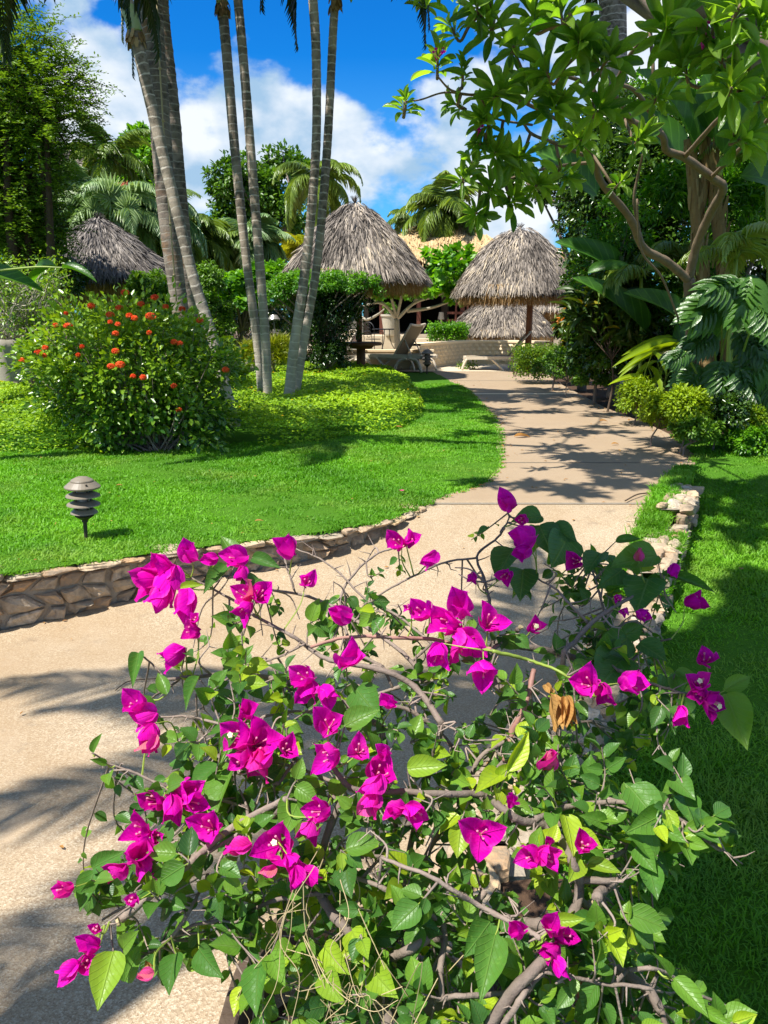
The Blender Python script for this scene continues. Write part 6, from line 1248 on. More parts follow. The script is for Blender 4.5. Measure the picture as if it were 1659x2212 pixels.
# ------------------------------------------------------------------ bougainvillea in the foreground
BT = thing('bougainvillea', 'sprawling bougainvillea bush with magenta flowers filling the foreground', 'bush', (.3, 1.6, -.35))
rg = np.random.default_rng(401)
def d0(px, py):
    d = np.interp(py, [1060, 1250, 1500, 1800, 2220], [1.78, 1.60, 1.36, 1.18, 1.03]); return d+np.abs(px-900)/900*.06
BR = [  # (points in photo pixels, extra depth, r start, r end, root side)
 ([(413, 1248), (495, 1291), (555, 1330), (632, 1373), (671, 1397), (718, 1425), (821, 1442), (900, 1480), (960, 1560)], .10, .0035, .010, 1),
 ([(671, 1397), (757, 1375), (850, 1376), (925, 1382), (1010, 1400), (1066, 1405)], .08, .005, .0075, 1),
 ([(555, 1270), (606, 1278), (662, 1287), (705, 1304), (780, 1345), (860, 1400), (930, 1470)], .18, .004, .007, 1),
 ([(615, 1208), (624, 1240), (634, 1274)], .14, .004, .004, 1),
 ([(361, 1468), (434, 1459), (510, 1452), (585, 1459), (628, 1468), (720, 1500), (820, 1560)], .10, .005, .009, 1),
 ([(322, 1511), (350, 1490), (383, 1466)], .09, .003, .004, 1),
 ([(300, 1410), (330, 1438), (345, 1465)], .09, .0025, .004, 1),
 ([(344, 1549), (413, 1549), (486, 1567), (560, 1590), (640, 1640)], .09, .003, .006, 1),
 ([(361, 1588), (443, 1618), (520, 1650), (600, 1690)], .07, .003, .006, 1),
 ([(425, 1500), (480, 1475), (540, 1440), (600, 1420), (660, 1390)], .12, .003, .004, 1),
 ([(1245, 1472), (1195, 1450), (1142, 1433), (1100, 1422), (1057, 1412)], .02, .004, .006, 1),
 ([(1340, 1450), (1278, 1433), (1208, 1412), (1132, 1397), (1080, 1392), (1062, 1408), (1050, 1440), (1090, 1500)], .13, .009, .015, 1),
 ([(1080, 1392), (1110, 1368), (1122, 1358)], .09, .009, .008, 0),
 ([(1434, 1263), (1396, 1277), (1330, 1310), (1278, 1343), (1240, 1385), (1212, 1409)], .06, .005, .0085, 1),
 ([(1160, 1249), (1200, 1272), (1226, 1296), (1273, 1343)], .06, .003, .005, 1),
 ([(1269, 1216), (1285, 1250), (1300, 1310), (1320, 1372), (1300, 1420)], .12, .0035, .006, 1),
 ([(1320, 1372), (1345, 1352), (1377, 1343)], .12, .006, .004, 0),
 ([(1090, 1140), (1075, 1165), (1028, 1205), (1047, 1268), (1054, 1310), (1058, 1395)], .10, .0035, .006, 1),
 ([(1090, 1090), (1100, 1120), (1085, 1150)], .08, .003, .0035, 1),
 ([(1028, 1205), (960, 1215), (900, 1240), (850, 1265), (800, 1300), (760, 1345)], .14, .004, .003, 0),
 ([(860, 1180), (820, 1195), (780, 1225), (740, 1270), (730, 1320), (760, 1400), (820, 1442)], .20, .003, .006, 1),
 ([(640, 1185), (690, 1205), (735, 1235), (790, 1290), (860, 1330), (930, 1390)], .18, .0025, .005, 1),
 ([(1090, 1645), (1100, 1600), (1113, 1560), (1137, 1503), (1150, 1440)], .06, .0085, .0075, 0),
 ([(1520, 1500), (1466, 1494), (1400, 1475), (1330, 1447)], .06, .003, .006, 1),
 ([(715, 1655), (759, 1700), (863, 1708), (939, 1712), (1024, 1714), (1055, 1728), (1085, 1752), (1125, 1777), (1186, 1793), (1226, 1833), (1250, 1880), (1262, 1925), (1245, 2000), (1180, 2090), (1090, 2190), (1050, 2280)], .04, .007, .014, 1),
 ([(1332, 1903), (1310, 1925), (1290, 1946)], .02, .010, .013, 0),
 ([(1332, 1903), (1300, 1935), (1270, 1960)], .10, .009, .010, 1),
 ([(823, 1853), (914, 1888), (974, 1924), (1024, 1954), (1105, 1999), (1160, 2030)], .02, .0045, .007, 0),
 ([(745, 1890), (833, 1919), (944, 1984), (960, 2020), (950, 2100)], .08, .005, .008, 1),
 ([(1428, 2185), (1402, 2135), (1327, 2085), (1251, 2040), (1200, 2010), (1140, 2000)], .10, .010, .0155, 1),
 ([(1440, 2225), (1428, 2181), (1402, 2135)], .08, .006, .009, 1),
 ([(1176, 2100), (1276, 2120), (1340, 2128), (1402, 2135)], .03, .004, .0045, 0),
 ([(1190, 2085), (1150, 2125), (1125, 2160), (1090, 2215), (1060, 2260)], .04, .0055, .008, 1),
 ([(823, 2075), (878, 2052), (924, 2024), (990, 1985), (1040, 1930)], .12, .009, .008, 0),
 ([(939, 2160), (1000, 2152), (1065, 2150), (1135, 2155)], .06, .006, .006, 1),
 ([(1604, 1866), (1560, 1838), (1528, 1818), (1503, 1788), (1428, 1747), (1327, 1730), (1226, 1742), (1160, 1770)], .05, .0018, .008, 1),
 ([(1452, 1700), (1448, 1725), (1436, 1748)], .05, .003, .004, 1),
 ([(199, 1626), (240, 1648), (278, 1660), (348, 1688), (440, 1720), (540, 1750)], .05, .0022, .005, 1),
 ([(219, 1988), (260, 1960), (303, 1933), (350, 1895), (402, 1859), (467, 1819), (560, 1770), (640, 1740), (715, 1710)], .05, .003, .007, 1),
 ([(262, 1985), (333, 1923), (402, 1869), (476, 1804), (560, 1750), (620, 1720)], .03, .0105, .008, 1),
 ([(200, 2020), (240, 1990), (300, 1950)], .04, .002, .003, 1),
 ([(372, 2023), (412, 1968), (442, 1918), (452, 1890)], .06, .005, .003, 0),
 ([(273, 2087), (310, 2065), (352, 2037), (420, 2000), (480, 1985), (526, 1970), (600, 1940), (695, 1925)], .08, .003, .006, 1),
 ([(740, 1720), (700, 1830), (695, 1938), (749, 2018), (789, 2082), (814, 2147), (829, 2211), (850, 2290)], .08, .009, .017, 1),
 ([(789, 2082), (845, 2066), (878, 2052), (924, 2024)], .08, .012, .010, 0),
 ([(752, 1985), (760, 2010), (775, 2045)], .06, .009, .010, 0),
 ([(170, 1925), (230, 1890), (300, 1865), (360, 1830), (440, 1800)], .05, .002, .004, 1),
 ([(830, 2085), (900, 2150), (960, 2200), (1000, 2260)], .14, .016, .024, 1),
 ([(820, 1520), (900, 1545), (985, 1620), (1010, 1700)], .20, .006, .008, 1),
 ([(1450, 1380), (1400, 1400), (1340, 1450)], .12, .003, .006, 1),
 ([(560, 1640), (640, 1660), (720, 1690), (800, 1720)], .14, .004, .006, 1),
 ([(1500, 2150), (1450, 2110), (1400, 2090), (1350, 2095)], .06, .0035, .006, 1),
 ([(500, 1580), (600, 1540), (700, 1530), (800, 1500), (880, 1470)], .22, .004, .006, 1),
 ([(1010, 1700), (1040, 1640), (1110, 1600), (1200, 1570), (1280, 1560)], .26, .008, .004, 0),
 ([(1250, 1900), (1330, 1850), (1390, 1800), (1430, 1760)], .16, .008, .004, 0),
 ([(600, 1900), (660, 1880), (740, 1860), (823, 1853)], .12, .003, .005, 1),
]
bb_, rb_, gb_ = MB(), MB(), MB(); SAM = []
B0 = np.array([.30, 1.60, -.36])
roots = []
for k, (pts, ex, ra, rz_, side) in enumerate(BR):
    n = len(pts); P = np.array([pix(x_, y_, d0(x_, y_)+ex+.02*math.sin(i*1.9+k)) for i, (x_, y_) in enumerate(pts)])
    Q = smooth(P, 7); Q = Q+np.cumsum(rg.normal(0, .0006, Q.shape), 0)
    r = np.linspace(ra, rz_, len(Q))*.64; kn = (np.arange(len(Q))+3*k) % 7 == 0; r = r*(1+.16*kn)
    mb = rb_ if k in (1, 22) else (gb_ if k == 10 else bb_); tube(mb, Q, r, 9 if max(ra, rz_) > .007 else 6, .5+.2*math.sin(k))
    SAM.append(Q); roots.append((Q[-1] if side else Q[0], .64*(rz_ if side else ra), k))
    # spurs and thorns
    for i in range(3, len(Q)-1, 3):
        if rg.uniform() < .6:
            d_ = nrm(rg.normal(size=3)+[0, -.3, .3]); l_ = rg.uniform(.012, .045); e = Q[i]+d_*l_; tube(bb_, [Q[i], (Q[i]+e)/2+rg.normal(0, .002, 3), e], [.0018, .0013, .0005], 4, .8, cap=False)
ALLS = np.concatenate(SAM)
hub = [B0+[0, 0, .03], B0+np.array([-.12, -.10, .35]), B0+np.array([.10, -.08, .38]), B0+np.array([-.02, -.22, .30]), B0+np.array([.22, -.20, .34]), B0+np.array([-.28, -.16, .42])]
for h in hub[1:]: Q = smooth([B0-[0, 0, .08], (B0+h)/2+[.02, .03, 0], h], 6); tube(bb_, Q, np.linspace(.018, .010, len(Q)), 9, .3)
for p, r_, k in roots:
    h = min(hub[1:], key=lambda q: np.linalg.norm(q-p)); others = np.concatenate([s for i, s in enumerate(SAM) if i != k]); j = np.argmin(np.linalg.norm(others-p, axis=1)); q = others[j]
    if np.linalg.norm(q-p) < .07: tube(bb_, [p, (p+q)/2, q], r_*.9, 6, .4)
    else: m_ = (h+p)/2+np.array([0, .06, -.03])+rg.normal(0, .02, 3); Q = smooth([p, m_, h], 7); tube(bb_, Q, np.linspace(r_, max(r_*1.1, .006), len(Q)), 7, .35); SAM.append(Q)
ALLS = np.concatenate(SAM)

# silhouette of the leafy mass, with density bands
POLY = np.array([(330, 1440), (400, 1370), (470, 1330), (560, 1300), (660, 1215), (740, 1200), (860, 1190), (930, 1225), (985, 1180), (1040, 1150), (1100, 1100), (1230, 1135), (1240, 1190), (1330, 1150), (1420, 1190), (1500, 1240), (1460, 1330), (1400, 1360), (1440, 1420), (1490, 1500), (1430, 1560), (1460, 1640), (1440, 1700), (1560, 1770), (1570, 1820), (1450, 1890), (1430, 1960), (1400, 2010), (1440, 2060), (1500, 2110), (1600, 2190), (1600, 2330), (520, 2330), (560, 2140), (480, 2080), (350, 2110), (250, 2060), (300, 2000), (420, 1960), (420, 1900), (300, 1930), (200, 1930), (170, 1900), (330, 1800), (270, 1740), (440, 1640), (340, 1600), (330, 1560), (470, 1520), (400, 1490)], float)
def inside(x, y):
    c = False; j = len(POLY)-1
    for i in range(len(POLY)):
        xi, yi = POLY[i]; xj, yj = POLY[j]
        if (yi > y) != (yj > y) and x < (xj-xi)*(y-yi)/(yj-yi)+xi: c = not c
        j = i
    return c
LF = dict(P=[], D=[], N=[], L=[], W=[], T=[])
def addleaf(p, d, n, L, w, t_): LF['P'].append(p); LF['D'].append(d); LF['N'].append(n); LF['L'].append(L); LF['W'].append(w); LF['T'].append(t_)
def twig(start, tip, nleaf, lsz, young, r=.0022, spread=1.0, lf0=.35):
    m_ = (start+tip)/2+rg.normal(0, .02, 3)+[0, 0, -.01]; Q = smooth([start, m_, tip], 5); tube(bb_, Q, np.linspace(r, r*.45, len(Q)), 5, rg.uniform(.4, .9), cap=False)
    ax = nrm(Q[-1]-Q[-3]); u = nrm(np.cross(ax, [.1, .3, 1])); v = np.cross(ax, u)
    for i in range(nleaf):
        f = lf0+(1-lf0)*(i+.6)/nleaf; q = Q[min(len(Q)-1, int(f*(len(Q)-1)))]; a = i*2.4+rg.uniform(-.4, .4)
        d = nrm(ax*(.25+.75*f)+(u*math.cos(a)+v*math.sin(a))*1.0+np.array([0, -.08, -.12])+rg.normal(0, .2, 3))
        n_ = nrm(np.array([0, -.35, .9])+rg.normal(0, .38, 3)); sz = lsz*rg.uniform(.55, 1.2)*(1.05-.35*f)
        pet = q+d*sz*.16; tube(gb_, [q, pet], .0009, 3, .4, cap=False)
        tt_ = rg.normal(.54, .21)+(.32*f*young if f > .6 else 0); addleaf(pet, d, n_, sz, sz*rg.uniform(.62, .78), np.clip(tt_, 0, 1))
cnt = 0
while cnt < 800:
    x_, y_ = rg.uniform(100, 1620), 1090+(rg.uniform()**.80)*1240
    if not inside(x_, y_): continue
    dens = np.interp(y_, [1100, 1300, 1500, 1800], [.62, .55, .70, 1.0])
    if 430 < x_ < 1000 and y_ < 1360: dens *= .5
    if rg.uniform() > dens: continue
    e = rg.uniform()**1.2*(.16+.40*np.interp(y_, [1100, 1500, 1900], [.5, .9, 1.2]))
    if y_ > 2000: e += .03
    tip = pix(x_, y_, d0(x_, y_)+e); dd_ = np.linalg.norm(ALLS-tip, axis=1); j = np.argmin(dd_+rg.uniform(0, .03, len(dd_)))
    st = ALLS[j]
    if np.linalg.norm(st-tip) > .30: st = tip+nrm(st-tip)*.30 if False else st
    if np.linalg.norm(st-tip) < .04: tip = tip+nrm(tip-st+1e-6)*.03
    sz = rg.uniform(.028, .046) if e > .12 else rg.uniform(.034, .060)
    twig(st, tip, int(rg.integers(5, 10)), sz, rg.uniform() < .36); cnt += 1
# bare woody twigs between the leaves
for i in range(190):
    x_, y_ = rg.uniform(200, 1500), rg.uniform(1200, 2150)
    if not inside(x_, y_): continue
    e = rg.uniform(.0, .3); tip = pix(x_, y_, d0(x_, y_)+e); j = np.argmin(np.linalg.norm(ALLS-tip, axis=1)+rg.uniform(0, .06, len(ALLS))); st = ALLS[j]
    Q = smooth([st, (st+tip)/2+rg.normal(0, .012, 3), tip], 4); tube(bb_, Q, np.linspace(.0026, .0012, len(Q)), 5, .95, cap=False)
    for q in range(rg.integers(1, 4)): a = Q[rg.integers(2, len(Q))]; tube(bb_, [a, a+rg.normal(0, .018, 3)], [.0013, .0005], 4, 1, cap=False)
# traced large leaves: (tip-side x,y, base x,y, width ratio, tint, extra depth)
for (x0, y0, x1, y1, wr, tt_, ex) in [
 (1568, 1500, 1612, 1606, .58, .80, .0), (1565, 1492, 1626, 1458, .52, .72, .0), (245, 2055, 210, 2172, .62, .85, -.02), (265, 2050, 290, 2015, .6, .7, 0), (1095, 1665, 1150, 1580, .36, 1.0, -.02), (1085, 1670, 1030, 1700, .5, .97, 0), (1075, 1680, 1110, 1650, .7, .95, 0), (1120, 1690, 1165, 1660, .6, .9, .02),
 (880, 1660, 962, 1650, .55, .86, -.02), (770, 1490, 815, 1545, .7, .45, .02), (745, 1568, 815, 1530, .65, .62, .0), (735, 1575, 725, 1500, .6, .55, .02), (650, 1720, 610, 1800, .62, .65, 0), (690, 1770, 640, 1700, .6, .6, .0), (640, 1805, 690, 1780, .55, .7, -.01),
 (1165, 1135, 1192, 1190, .75, .25, .04), (1190, 1140, 1245, 1165, .75, .22, .03), (1225, 1160, 1200, 1215, .8, .3, .02), (1170, 1115, 1110, 1120, .6, .3, .05), (1110, 1185, 1070, 1240, .6, .25, .04), (1130, 1230, 1125, 1285, .7, .2, .06), (1420, 1200, 1320, 1215, .5, .62, .0), (1400, 1250, 1375, 1310, .75, .3, .03), (1430, 1240, 1550, 1272, .22, .35, .02), (1345, 1230, 1300, 1265, .6, .3, .03), (1300, 1195, 1265, 1230, .6, .3, .05), (1330, 1170, 1385, 1160, .4, .45, .04),
 (1355, 1380, 1290, 1420, .6, .3, .05), (1380, 1390, 1440, 1420, .75, .25, .05), (1345, 1420, 1300, 1475, .8, .35, .04), (1345, 1375, 1390, 1350, .8, .35, .05), (1405, 1490, 1425, 1600, .55, .18, .10), (1460, 1450, 1510, 1475, .45, .65, .03), (1470, 1510, 1500, 1545, .6, .5, .03),
 (1360, 1700, 1430, 1778, .72, .55, .0), (1430, 1760, 1365, 1795, .5, .6, -.01), (1420, 1850, 1350, 1780, .55, .55, 0), (1425, 1790, 1480, 1815, .6, .58, 0), (1375, 1830, 1415, 1880, .66, .55, .0), (1470, 1810, 1500, 1862, .75, .6, 0), (1480, 1790, 1575, 1795, .45, .68, 0), (1310, 1780, 1260, 1760, .5, .6, .02), (1220, 1760, 1245, 1840, .5, .95, .0), (1245, 1800, 1300, 1830, .6, .93, 0), (1250, 1855, 1235, 1900, .6, .9, .0), (1270, 1865, 1340, 1880, .45, .88, 0), (1400, 1870, 1420, 1935, .65, .5, 0), (1450, 1680, 1500, 1720, .7, .55, .0), (1480, 1720, 1495, 1770, .7, .45, .02),
 (1310, 2010, 1350, 2080, .6, .96, -.01), (1330, 2000, 1310, 2055, .6, .9, 0), (1195, 1990, 1260, 1985, .45, .88, .0), (1070, 2020, 1040, 2150, .5, .55, .0), (1060, 1990, 1010, 2060, .6, .45, .03), (1455, 2115, 1530, 2190, .5, .68, .0), (1520, 2180, 1580, 2215, .4, .7, 0), (1450, 2110, 1420, 2060, .3, .6, 0), (880, 1990, 950, 2015, .7, .3, .06), (700, 2045, 745, 2100, .6, .9, .02), (760, 2010, 790, 2080, .6, .92, .02), (800, 2090, 850, 2150, .65, .88, .02), (700, 2100, 735, 2165, .6, .86, .0), (560, 2080, 545, 2185, .55, .5, .0), (585, 2060, 610, 2120, .55, .7, .0),
 (520, 1560, 480, 1640, .6, .6, .02), (470, 1650, 410, 1700, .6, .4, .03), (500, 1660, 450, 1760, .55, .6, .02), (430, 1460, 395, 1520, .3, .4, .05), (300, 1410, 285, 1470, .3, .5, .05), (360, 1500, 340, 1450, .5, .6, .03), (330, 1530, 300, 1500, .6, .55, .03), (205, 1880, 170, 1960, .55, .5, .0), (200, 1875, 260, 1840, .45, .5, .0), (200, 1625, 215, 1585, .4, .6, .02), (230, 1650, 198, 1640, .4, .6, .02), (390, 1270, 435, 1260, .3, .9, -.02), (560, 1250, 520, 1285, .7, .25, .02), (510, 1215, 480, 1150, .5, .6, .03), (490, 1220, 440, 1270, .4, .35, .03), (545, 1205, 600, 1220, .4, .25, .04), (270, 2120, 300, 2040, .5, .6, .03), (430, 2050, 470, 2110, .55, .35, .04), (380, 2060, 360, 2140, .6, .35, .04)]:
    a_ = pix(x0, y0, d0(x0, y0)+ex+.03); c_ = pix(x1, y1, d0(x1, y1)+ex); d_ = c_-a_; n_ = np.array([rg.normal(0, .25), -.65, .65])
    addleaf(a_, d_, n_, np.linalg.norm(d_), np.linalg.norm(d_)*wr, tt_); j = np.argmin(np.linalg.norm(ALLS-a_, axis=1)); q = ALLS[j]
    tube(gb_ if np.linalg.norm(q-a_) < .04 else bb_, smooth([q, (q+a_)/2+[0, 0, -.006], a_], 4), np.linspace(.002, .0011, 9), 4, .5, cap=False)
b = MB(); A = {k: np.array(v) for k, v in LF.items()}
leaves(b, T_BOUG, A['P'], A['D'], A['N'], A['L'], A['W'], A['T'])
fo = b.build('foliage', M['boug'], BT, smooth=True)
bb_.build('branches', M['bark'], BT, smooth=True); rb_.build('reddish_branches', M['redstem'], BT, smooth=True); gb_.build('green_stalks', M['greenstem'], BT, smooth=True)
# cut ends
b = MB()
for (x_, y_, ex, r_, dr) in [(1290, 1948, .02, .0135, (0, -1, .1)), (258, 1990, .03, .0108, (-1, -.4, -.3)), (752, 1983, .06, .009, (0, -.4, 1)), (1124, 1356, .09, .0082, (.3, -.2, .8))]:
    b = MB(); c = pix(x_, y_, d0(x_, y_)+ex); d_ = nrm(dr); tube(b, [c, c+d_*.004], r_*.66, 10, .9); b.build('cut_end', M['straw'], BT)

# flowers: x, y, size in photo pixels, pointing angle in the picture (deg), openness
FL = [(1097, 1084, 62, 120, .3), (1130, 1122, 34, 200, .5), (1133, 1160, 80, 170, .35), (1128, 1192, 62, 210, .4), (858, 1172, 52, 140, .6), (884, 1168, 46, 60, .6), (927, 1208, 62, 220, .3), (621, 1183, 64, 120, .35), (408, 1193, 66, 95, .3), (348, 1222, 80, 160, .4), (320, 1255, 92, 190, .5), (365, 1252, 88, 250, .5), (345, 1288, 80, 240, .4), (402, 1303, 80, 265, .35), (512, 1205, 66, 170, .5), (520, 1240, 52, 250, .5), (455, 1205, 40, 180, .3), (526, 1285, 66, 140, .6), (562, 1282, 72, 50, .6), (528, 1318, 62, 230, .6), (663, 1256, 44, 60, .6), (737, 1327, 66, 150, .25), (412, 1360, 54, 160, .5), (378, 1413, 62, 215, .4), (420, 1338, 30, 90, .5), (1020, 1247, 32, 260, .5), (1092, 1243, 46, 220, .7), (1242, 1211, 50, 170, .7), (1381, 1198, 36, 95, .05), (1454, 1233, 44, 250, .3), (1503, 1298, 62, 20, .5), (1336, 1291, 24, 200, .5), (1389, 1328, 40, 330, .6), (1350, 1320, 26, 230, .5), (882, 1312, 20, 180, .5),
 (912, 1322, 68, 145, .45), (998, 1306, 78, 110, .35), (968, 1348, 86, 170, .5), (1060, 1340, 66, 70, .7), (1003, 1390, 92, 290, .6), (945, 1418, 78, 250, .5), (1042, 1447, 70, 255, .8), (1155, 1356, 48, 60, .7), (755, 1425, 76, 50, .35), (658, 1462, 72, 130, .5), (665, 1492, 60, 250, .5), (838, 1517, 56, 150, .4), (706, 1499, 56, 300, .5), (712, 1562, 72, 80, .7), (535, 1537, 66, 60, .4), (290, 1522, 70, 130, .6), (312, 1552, 72, 200, .5), (325, 1588, 62, 260, .5), (322, 1608, 60, 230, .4), (515, 1592, 98, 150, .5), (560, 1605, 90, 40, .7), (562, 1645, 78, 260, .5), (520, 1640, 60, 200, .5), (618, 1615, 62, 60, .7), (708, 1632, 76, 190, .6), (776, 1618, 64, 80, .7), (828, 1625, 46, 110, .3), (822, 1668, 96, 60, .5), (806, 1700, 80, 230, .5), (803, 1738, 72, 240, .5), (858, 1750, 60, 190, .4), (895, 1755, 66, 330, .6), (1184, 1645, 66, 70, .12), (1106, 1728, 46, 110, .25),
 (328, 1728, 76, 150, .5), (395, 1708, 98, 30, .35), (372, 1742, 70, 280, .5), (415, 1735, 66, 0, .5), (448, 1785, 82, 110, .8), (300, 1795, 72, 150, .6), (335, 1810, 46, 20, .5), (300, 1845, 84, 60, .4), (248, 1882, 66, 190, .5), (312, 1875, 60, 280, .4), (690, 1752, 74, 160, .5), (670, 1790, 60, 250, .6), (514, 1832, 72, 190, .15), (598, 1822, 84, 110, .9), (632, 1862, 56, 320, .6), (640, 1895, 56, 270, .3), (580, 1880, 44, 190, .1), (668, 1892, 52, 320, .4), (1042, 1800, 82, 90, 1.0), (1150, 1848, 72, 180, .5), (1182, 1850, 66, 0, .5), (1187, 1818, 32, 110, .2), (1262, 1826, 54, 95, .8), (137, 1920, 52, 170, .5), (284, 1945, 40, 110, .5), (208, 2007, 32, 100, .5), (195, 2042, 56, 140, .4), (148, 2098, 62, 215, .4), (183, 2082, 50, 30, .6), (316, 2106, 38, 180, .1), (1118, 2008, 60, 140, .3), (1190, 1998, 66, 100, .4), (1218, 2022, 64, 20, .5), (1192, 2052, 58, 190, .5), (1205, 2088, 50, 280, .4),
 (1525, 1420, 60, 110, .5), (1512, 1478, 62, 120, .6), (1510, 1500, 50, 220, .5), (1538, 1518, 66, 330, .7), (1470, 1546, 54, 250, .4), (1268, 1476, 76, 150, .7), (1305, 1500, 68, 260, .6), (1365, 1476, 78, 10, .7)]
EYE = {(598, 1822), (1512, 1478), (1538, 1518), (535, 1560), (515, 1592), (1155, 1356)}
T_BRACT = strip_tpl([0, .07, .18, .32, .48, .63, .77, .89, 1], [.30, .70, .93, 1.0, .97, .84, .60, .30, .01], .26, -.20, .06, cols=5)
for i, (x_, y_, s_, ang, op) in enumerate(FL):
    c = pix(x_, y_, d0(x_, y_)-.01+rg.uniform(-.01, .02)); dd_ = d0(x_, y_); r_ = 1.02*s_*dd_/F
    a = math.radians(ang); toward = .35+.65*op
    ax = nrm(np.array([math.cos(a)*(1.1-.6*op), -toward, math.sin(a)*(1.1-.6*op)+.35*toward]))
    root = c-ax*r_*.42; j = np.argmin(np.linalg.norm(ALLS-root, axis=1)); q = ALLS[j]
    tube(gb_, [], .001) if False else None
    st = MB(); Qs = smooth([q, (q+root)/2+rg.normal(0, .006, 3), root], 4); tube(st, Qs, np.linspace(.0018, .0011, len(Qs)), 4, .5, cap=False); st.build('flower_stalk', M['greenstem'], BT)
    u = nrm(np.cross(ax, [.2, .3, 1])); v = np.cross(ax, u); a0 = rg.uniform(0, 6.28); b = MB()
    tilt = .22+.75*op
    L = r_*rg.uniform(.80, .95)
    pk = .97 if s_ < 40 and op < .2 else (.9 if op < .2 else (rg.uniform(.86, .95) if rg.uniform() < .10 else rg.uniform(.1, .8)))
    for k in range(3):
        aa = a0+k*2.094+rg.normal(0, .15); rad = u*math.cos(aa)+v*math.sin(aa); tl = tilt*rg.uniform(.8, 1.2)
        D = ax*math.cos(tl)+rad*math.sin(tl); N = -rad*math.cos(tl)+ax*math.sin(tl); leaves(b, T_BRACT, root+rad*r_*.03, D, N+rg.normal(0, .16, 3), L*rg.uniform(.85, 1.15), L*rg.uniform(.64, .84), np.clip(pk+rg.normal(0, .06), 0, 1))
    o = b.build('flower', M['bract'], BT, smooth=True)
    if op >= .45 or (x_, y_) in EYE:
        sb_ = MB()
        for k in range(3):
            aa = a0+k*2.094+.3; e = root+ax*L*rg.uniform(.50, .72)+(u*math.cos(aa)+v*math.sin(aa))*L*.16; tube(sb_, smooth([root, (root+e)/2+(u*math.cos(aa)+v*math.sin(aa))*L*.03, e], 4), [.0008, .001, .0012, .0013, .0014, .0013, .0013, .0016, .002][:9], 6, .5)
        sb_.build('stamens', M['pinkst'], o, smooth=True, loc=None) if False else None
        sb_.build('flower_tube', M['pinkst'], o, smooth=True)
        if (x_, y_) in EYE:
            eb_ = MB(); cc = root+ax*L*.75; k = 5; aa = np.arange(k)*2*math.pi/k; n_ = nrm(ax*.6+np.array([0, -1, .5]))
            uu = nrm(np.cross(n_, [0, .1, 1])); vv = np.cross(n_, uu); leaves(eb_, T_LO, np.repeat(cc[None], k, 0), uu[None]*np.cos(aa)[:, None]+vv[None]*np.sin(aa)[:, None], np.repeat(n_[None], k, 0), .0055, .0055, .6); tube(eb_, [root+ax*L*.2, cc], .0012, 5, .4)
            eb_.build('cream_floret', M['cream'], o)
# curled dry leaves hanging in the bush
b = MB()
for (x0, y0, x1, y1, w_) in [(1190, 1500, 1192, 1575, .4), (1222, 1505, 1225, 1580, .35), (1232, 1510, 1255, 1565, .35), (1210, 1512, 1240, 1560, .3), (1180, 1478, 1192, 1500, .6), (315, 2075, 335, 2080, .5)]:
    a_, c_ = pix(x0, y0, d0(x0, y0)+.05), pix(x1, y1, d0(x1, y1)+.05); d_ = c_-a_
    for q in range(2): leaves(b, T_BRACT, a_, d_+rg.normal(0, .004, 3), (rg.normal(0, .7), -1, rg.normal(0, .4)), np.linalg.norm(d_), np.linalg.norm(d_)*w_, rg.uniform(.3, 1))
b.build('dry_leaves', M['dryleaf'], BT, smooth=True)
# straw-like dead grass strands caught in the twigs
t = thing('straw_strands', 'tangle of dry straw strands hanging in the lower left of the bush', 'straw', tuple(pix(640, 2000, 1.05))); b = MB()
for (x0, y0, x1, y1) in [(690, 1830, 600, 2110), (680, 1870, 560, 2200), (640, 1900, 625, 2230), (655, 1905, 720, 2230), (700, 1850, 655, 2030), (735, 1880, 760, 2230), (650, 1950, 580, 2050), (580, 1975, 660, 1965), (600, 2010, 560, 2100), (735, 1900, 745, 2100), (620, 2050, 780, 2150), (700, 2110, 860, 2160), (660, 2160, 780, 2060), (745, 2060, 800, 2190), (690, 2080, 750, 2150), (560, 2110, 520, 2230), (585, 2050, 500, 2170), (720, 2100, 700, 2210), (640, 2120, 600, 2230), (760, 1870, 768, 1990)]:
    a_, c_ = pix(x0, y0, d0(x0, y0)+rg.uniform(-.03, .06)), pix(x1, y1, d0(x1, y1)+rg.uniform(-.04, .1)); Q = smooth([a_, a_*.6+c_*.4+rg.normal(0, .012, 3), a_*.25+c_*.75+rg.normal(0, .01, 3), c_], 5); tube(b, Q, np.linspace(.0008, .0004, len(Q)), 4, rg.uniform(.4, 1), cap=False)
for i in range(30):
    a_ = pix(rg.uniform(700, 870), rg.uniform(2120, 2230), rg.uniform(1.05, 1.2)); Q = smooth([a_, a_+rg.normal(0, .03, 3), a_+rg.normal(0, .045, 3)], 4); tube(b, Q, .0007, 3, .7, cap=False)
b.build('strands', M['straw'], t)
# low ferny plants in the bed beneath, clay pipe
cs = [( .05, 1.45, -.28, .32, .3, .16), (.45, 1.5, -.3, .35, .35, .16), (.2, 1.1, -.3, .4, .3, .14), (-.2, 1.25, -.3, .25, .25, .12), (.0, 1.75, -.3, .2, .2, .12), (.65, 1.2, -.35, .3, .3, .15)]
tree('bed_plant', 'small-leaved bed plants in the shade beneath the bougainvillea', (.2, 1.4, -.36), cs, 9000, .022, 'mid', seed=420, nclump=120, tint=(.45, .3), asp=.55, cat='plants', r0=.006, kl=20, spread=.4, shell=.1)
t = thing('clay_pipe', 'short terracotta clay pipe standing in the grass at the bottom of the view', 'pipe', (.66, 1.32, -.45)); b = MB(); c = pix(1325, 2150, 1.62)
lathe(b, [(.075, -.35), (.075, -.02), (.068, .012), (.058, .012), (.055, -.02), (.055, -.3)], c, 28, .5); b.build('pipe_wall', M['terra'], t, smooth=True); t.location = t.location
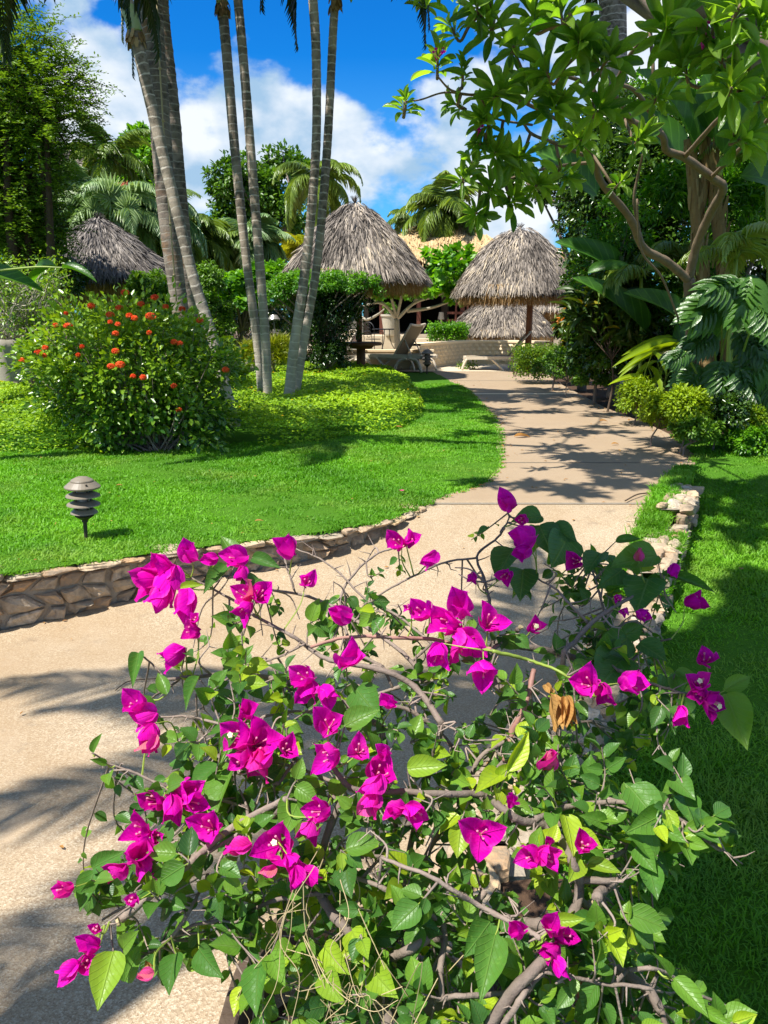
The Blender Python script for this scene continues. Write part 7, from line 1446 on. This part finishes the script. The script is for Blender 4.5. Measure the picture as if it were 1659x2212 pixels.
# fallen things on lawn and path
def fallen(px_, py_, z, label, m, n=5, r_=.022, name='fallen_flower', cat='flower'):
    b = MB(); c = gnd(px_, py_, z)+[0, 0, .008+.03*(m != 'dryleaf')]; a = np.arange(n)*2*math.pi/n+.3
    leaves(b, T_LO, np.repeat(c[None], n, 0), np.stack([np.cos(a), np.sin(a), np.full(n, .35)], 1), (0, 0, 1), r_, r_*.6, .98 if m == 'bract' else .5); o = b.build(name, M[m], loc=tuple(c)); tag(o, label, cat)
fallen(868, 1070, 0, 'pink flower fallen on the near lawn', 'bract', r_=.028)
fallen(1455, 1038, 0, 'pink frangipani flower fallen on the shaded path', 'bract', r_=.032)
fallen(1600, 1240, -.3, 'small dark pink petal lying on the sunlit strip of the lower lawn', 'bract', 3, .02)
for (px_, py_, L_, lab, zz) in [(1130, 946, .22, 'long curled brown leaf lying on the middle of the path', 0), (258, 1052, .05, 'dark curled leaf lying in the lawn right of the pagoda lamp', .03), (1330, 962, .10, 'small brown leaf at the right edge of the path', 0), (1040, 1052, .05, 'tiny brown leaf where lawn and path meet', 0), (862, 925, .1, 'dry leaf at the front edge of the ground cover', .02), (560, 1130, .06, 'pale green leaf fallen in the lawn', .03), (1305, 912, .13, 'brown leaf at the foot of the lime shrubs', 0.02)]:
    b = MB(); c = gnd(px_, py_, zz)+[0, 0, .015]; leaves(b, T_LONG, c-[L_*.5, 0, 0], (1, .25, .25), (0, -.3, 1), L_, L_*.3, rg.uniform(0, .5)); o = b.build('fallen_leaf', M['dryleaf'], loc=tuple(c)); tag(o, lab, 'leaf')
b = MB(); a_, c_ = gnd(1350, 1085, 0), gnd(1398, 1068, 0); tube(b, smooth([a_+[0, 0, .012], (a_+c_)/2+[0, 0, .03], c_+[0, 0, .012]], 4), .006, 5); o = b.build('fallen_twig', M['barkdark'], loc=tuple(a_)); tag(o, 'dark twig lying across the path near the seam', 'twig')
b = MB(); tube(b, smooth([gnd(250, 1495, -.35)+[0, 0, .01], gnd(280, 1476, -.35)+[0, 0, .012], gnd(345, 1470, -.35)+[0, 0, .012]], 5), .003, 4); o = b.build('fallen_twig', M['barkdark'], loc=tuple(gnd(250, 1495, -.35))); tag(o, 'thin curved twig on the near paving below the stone wall', 'twig')
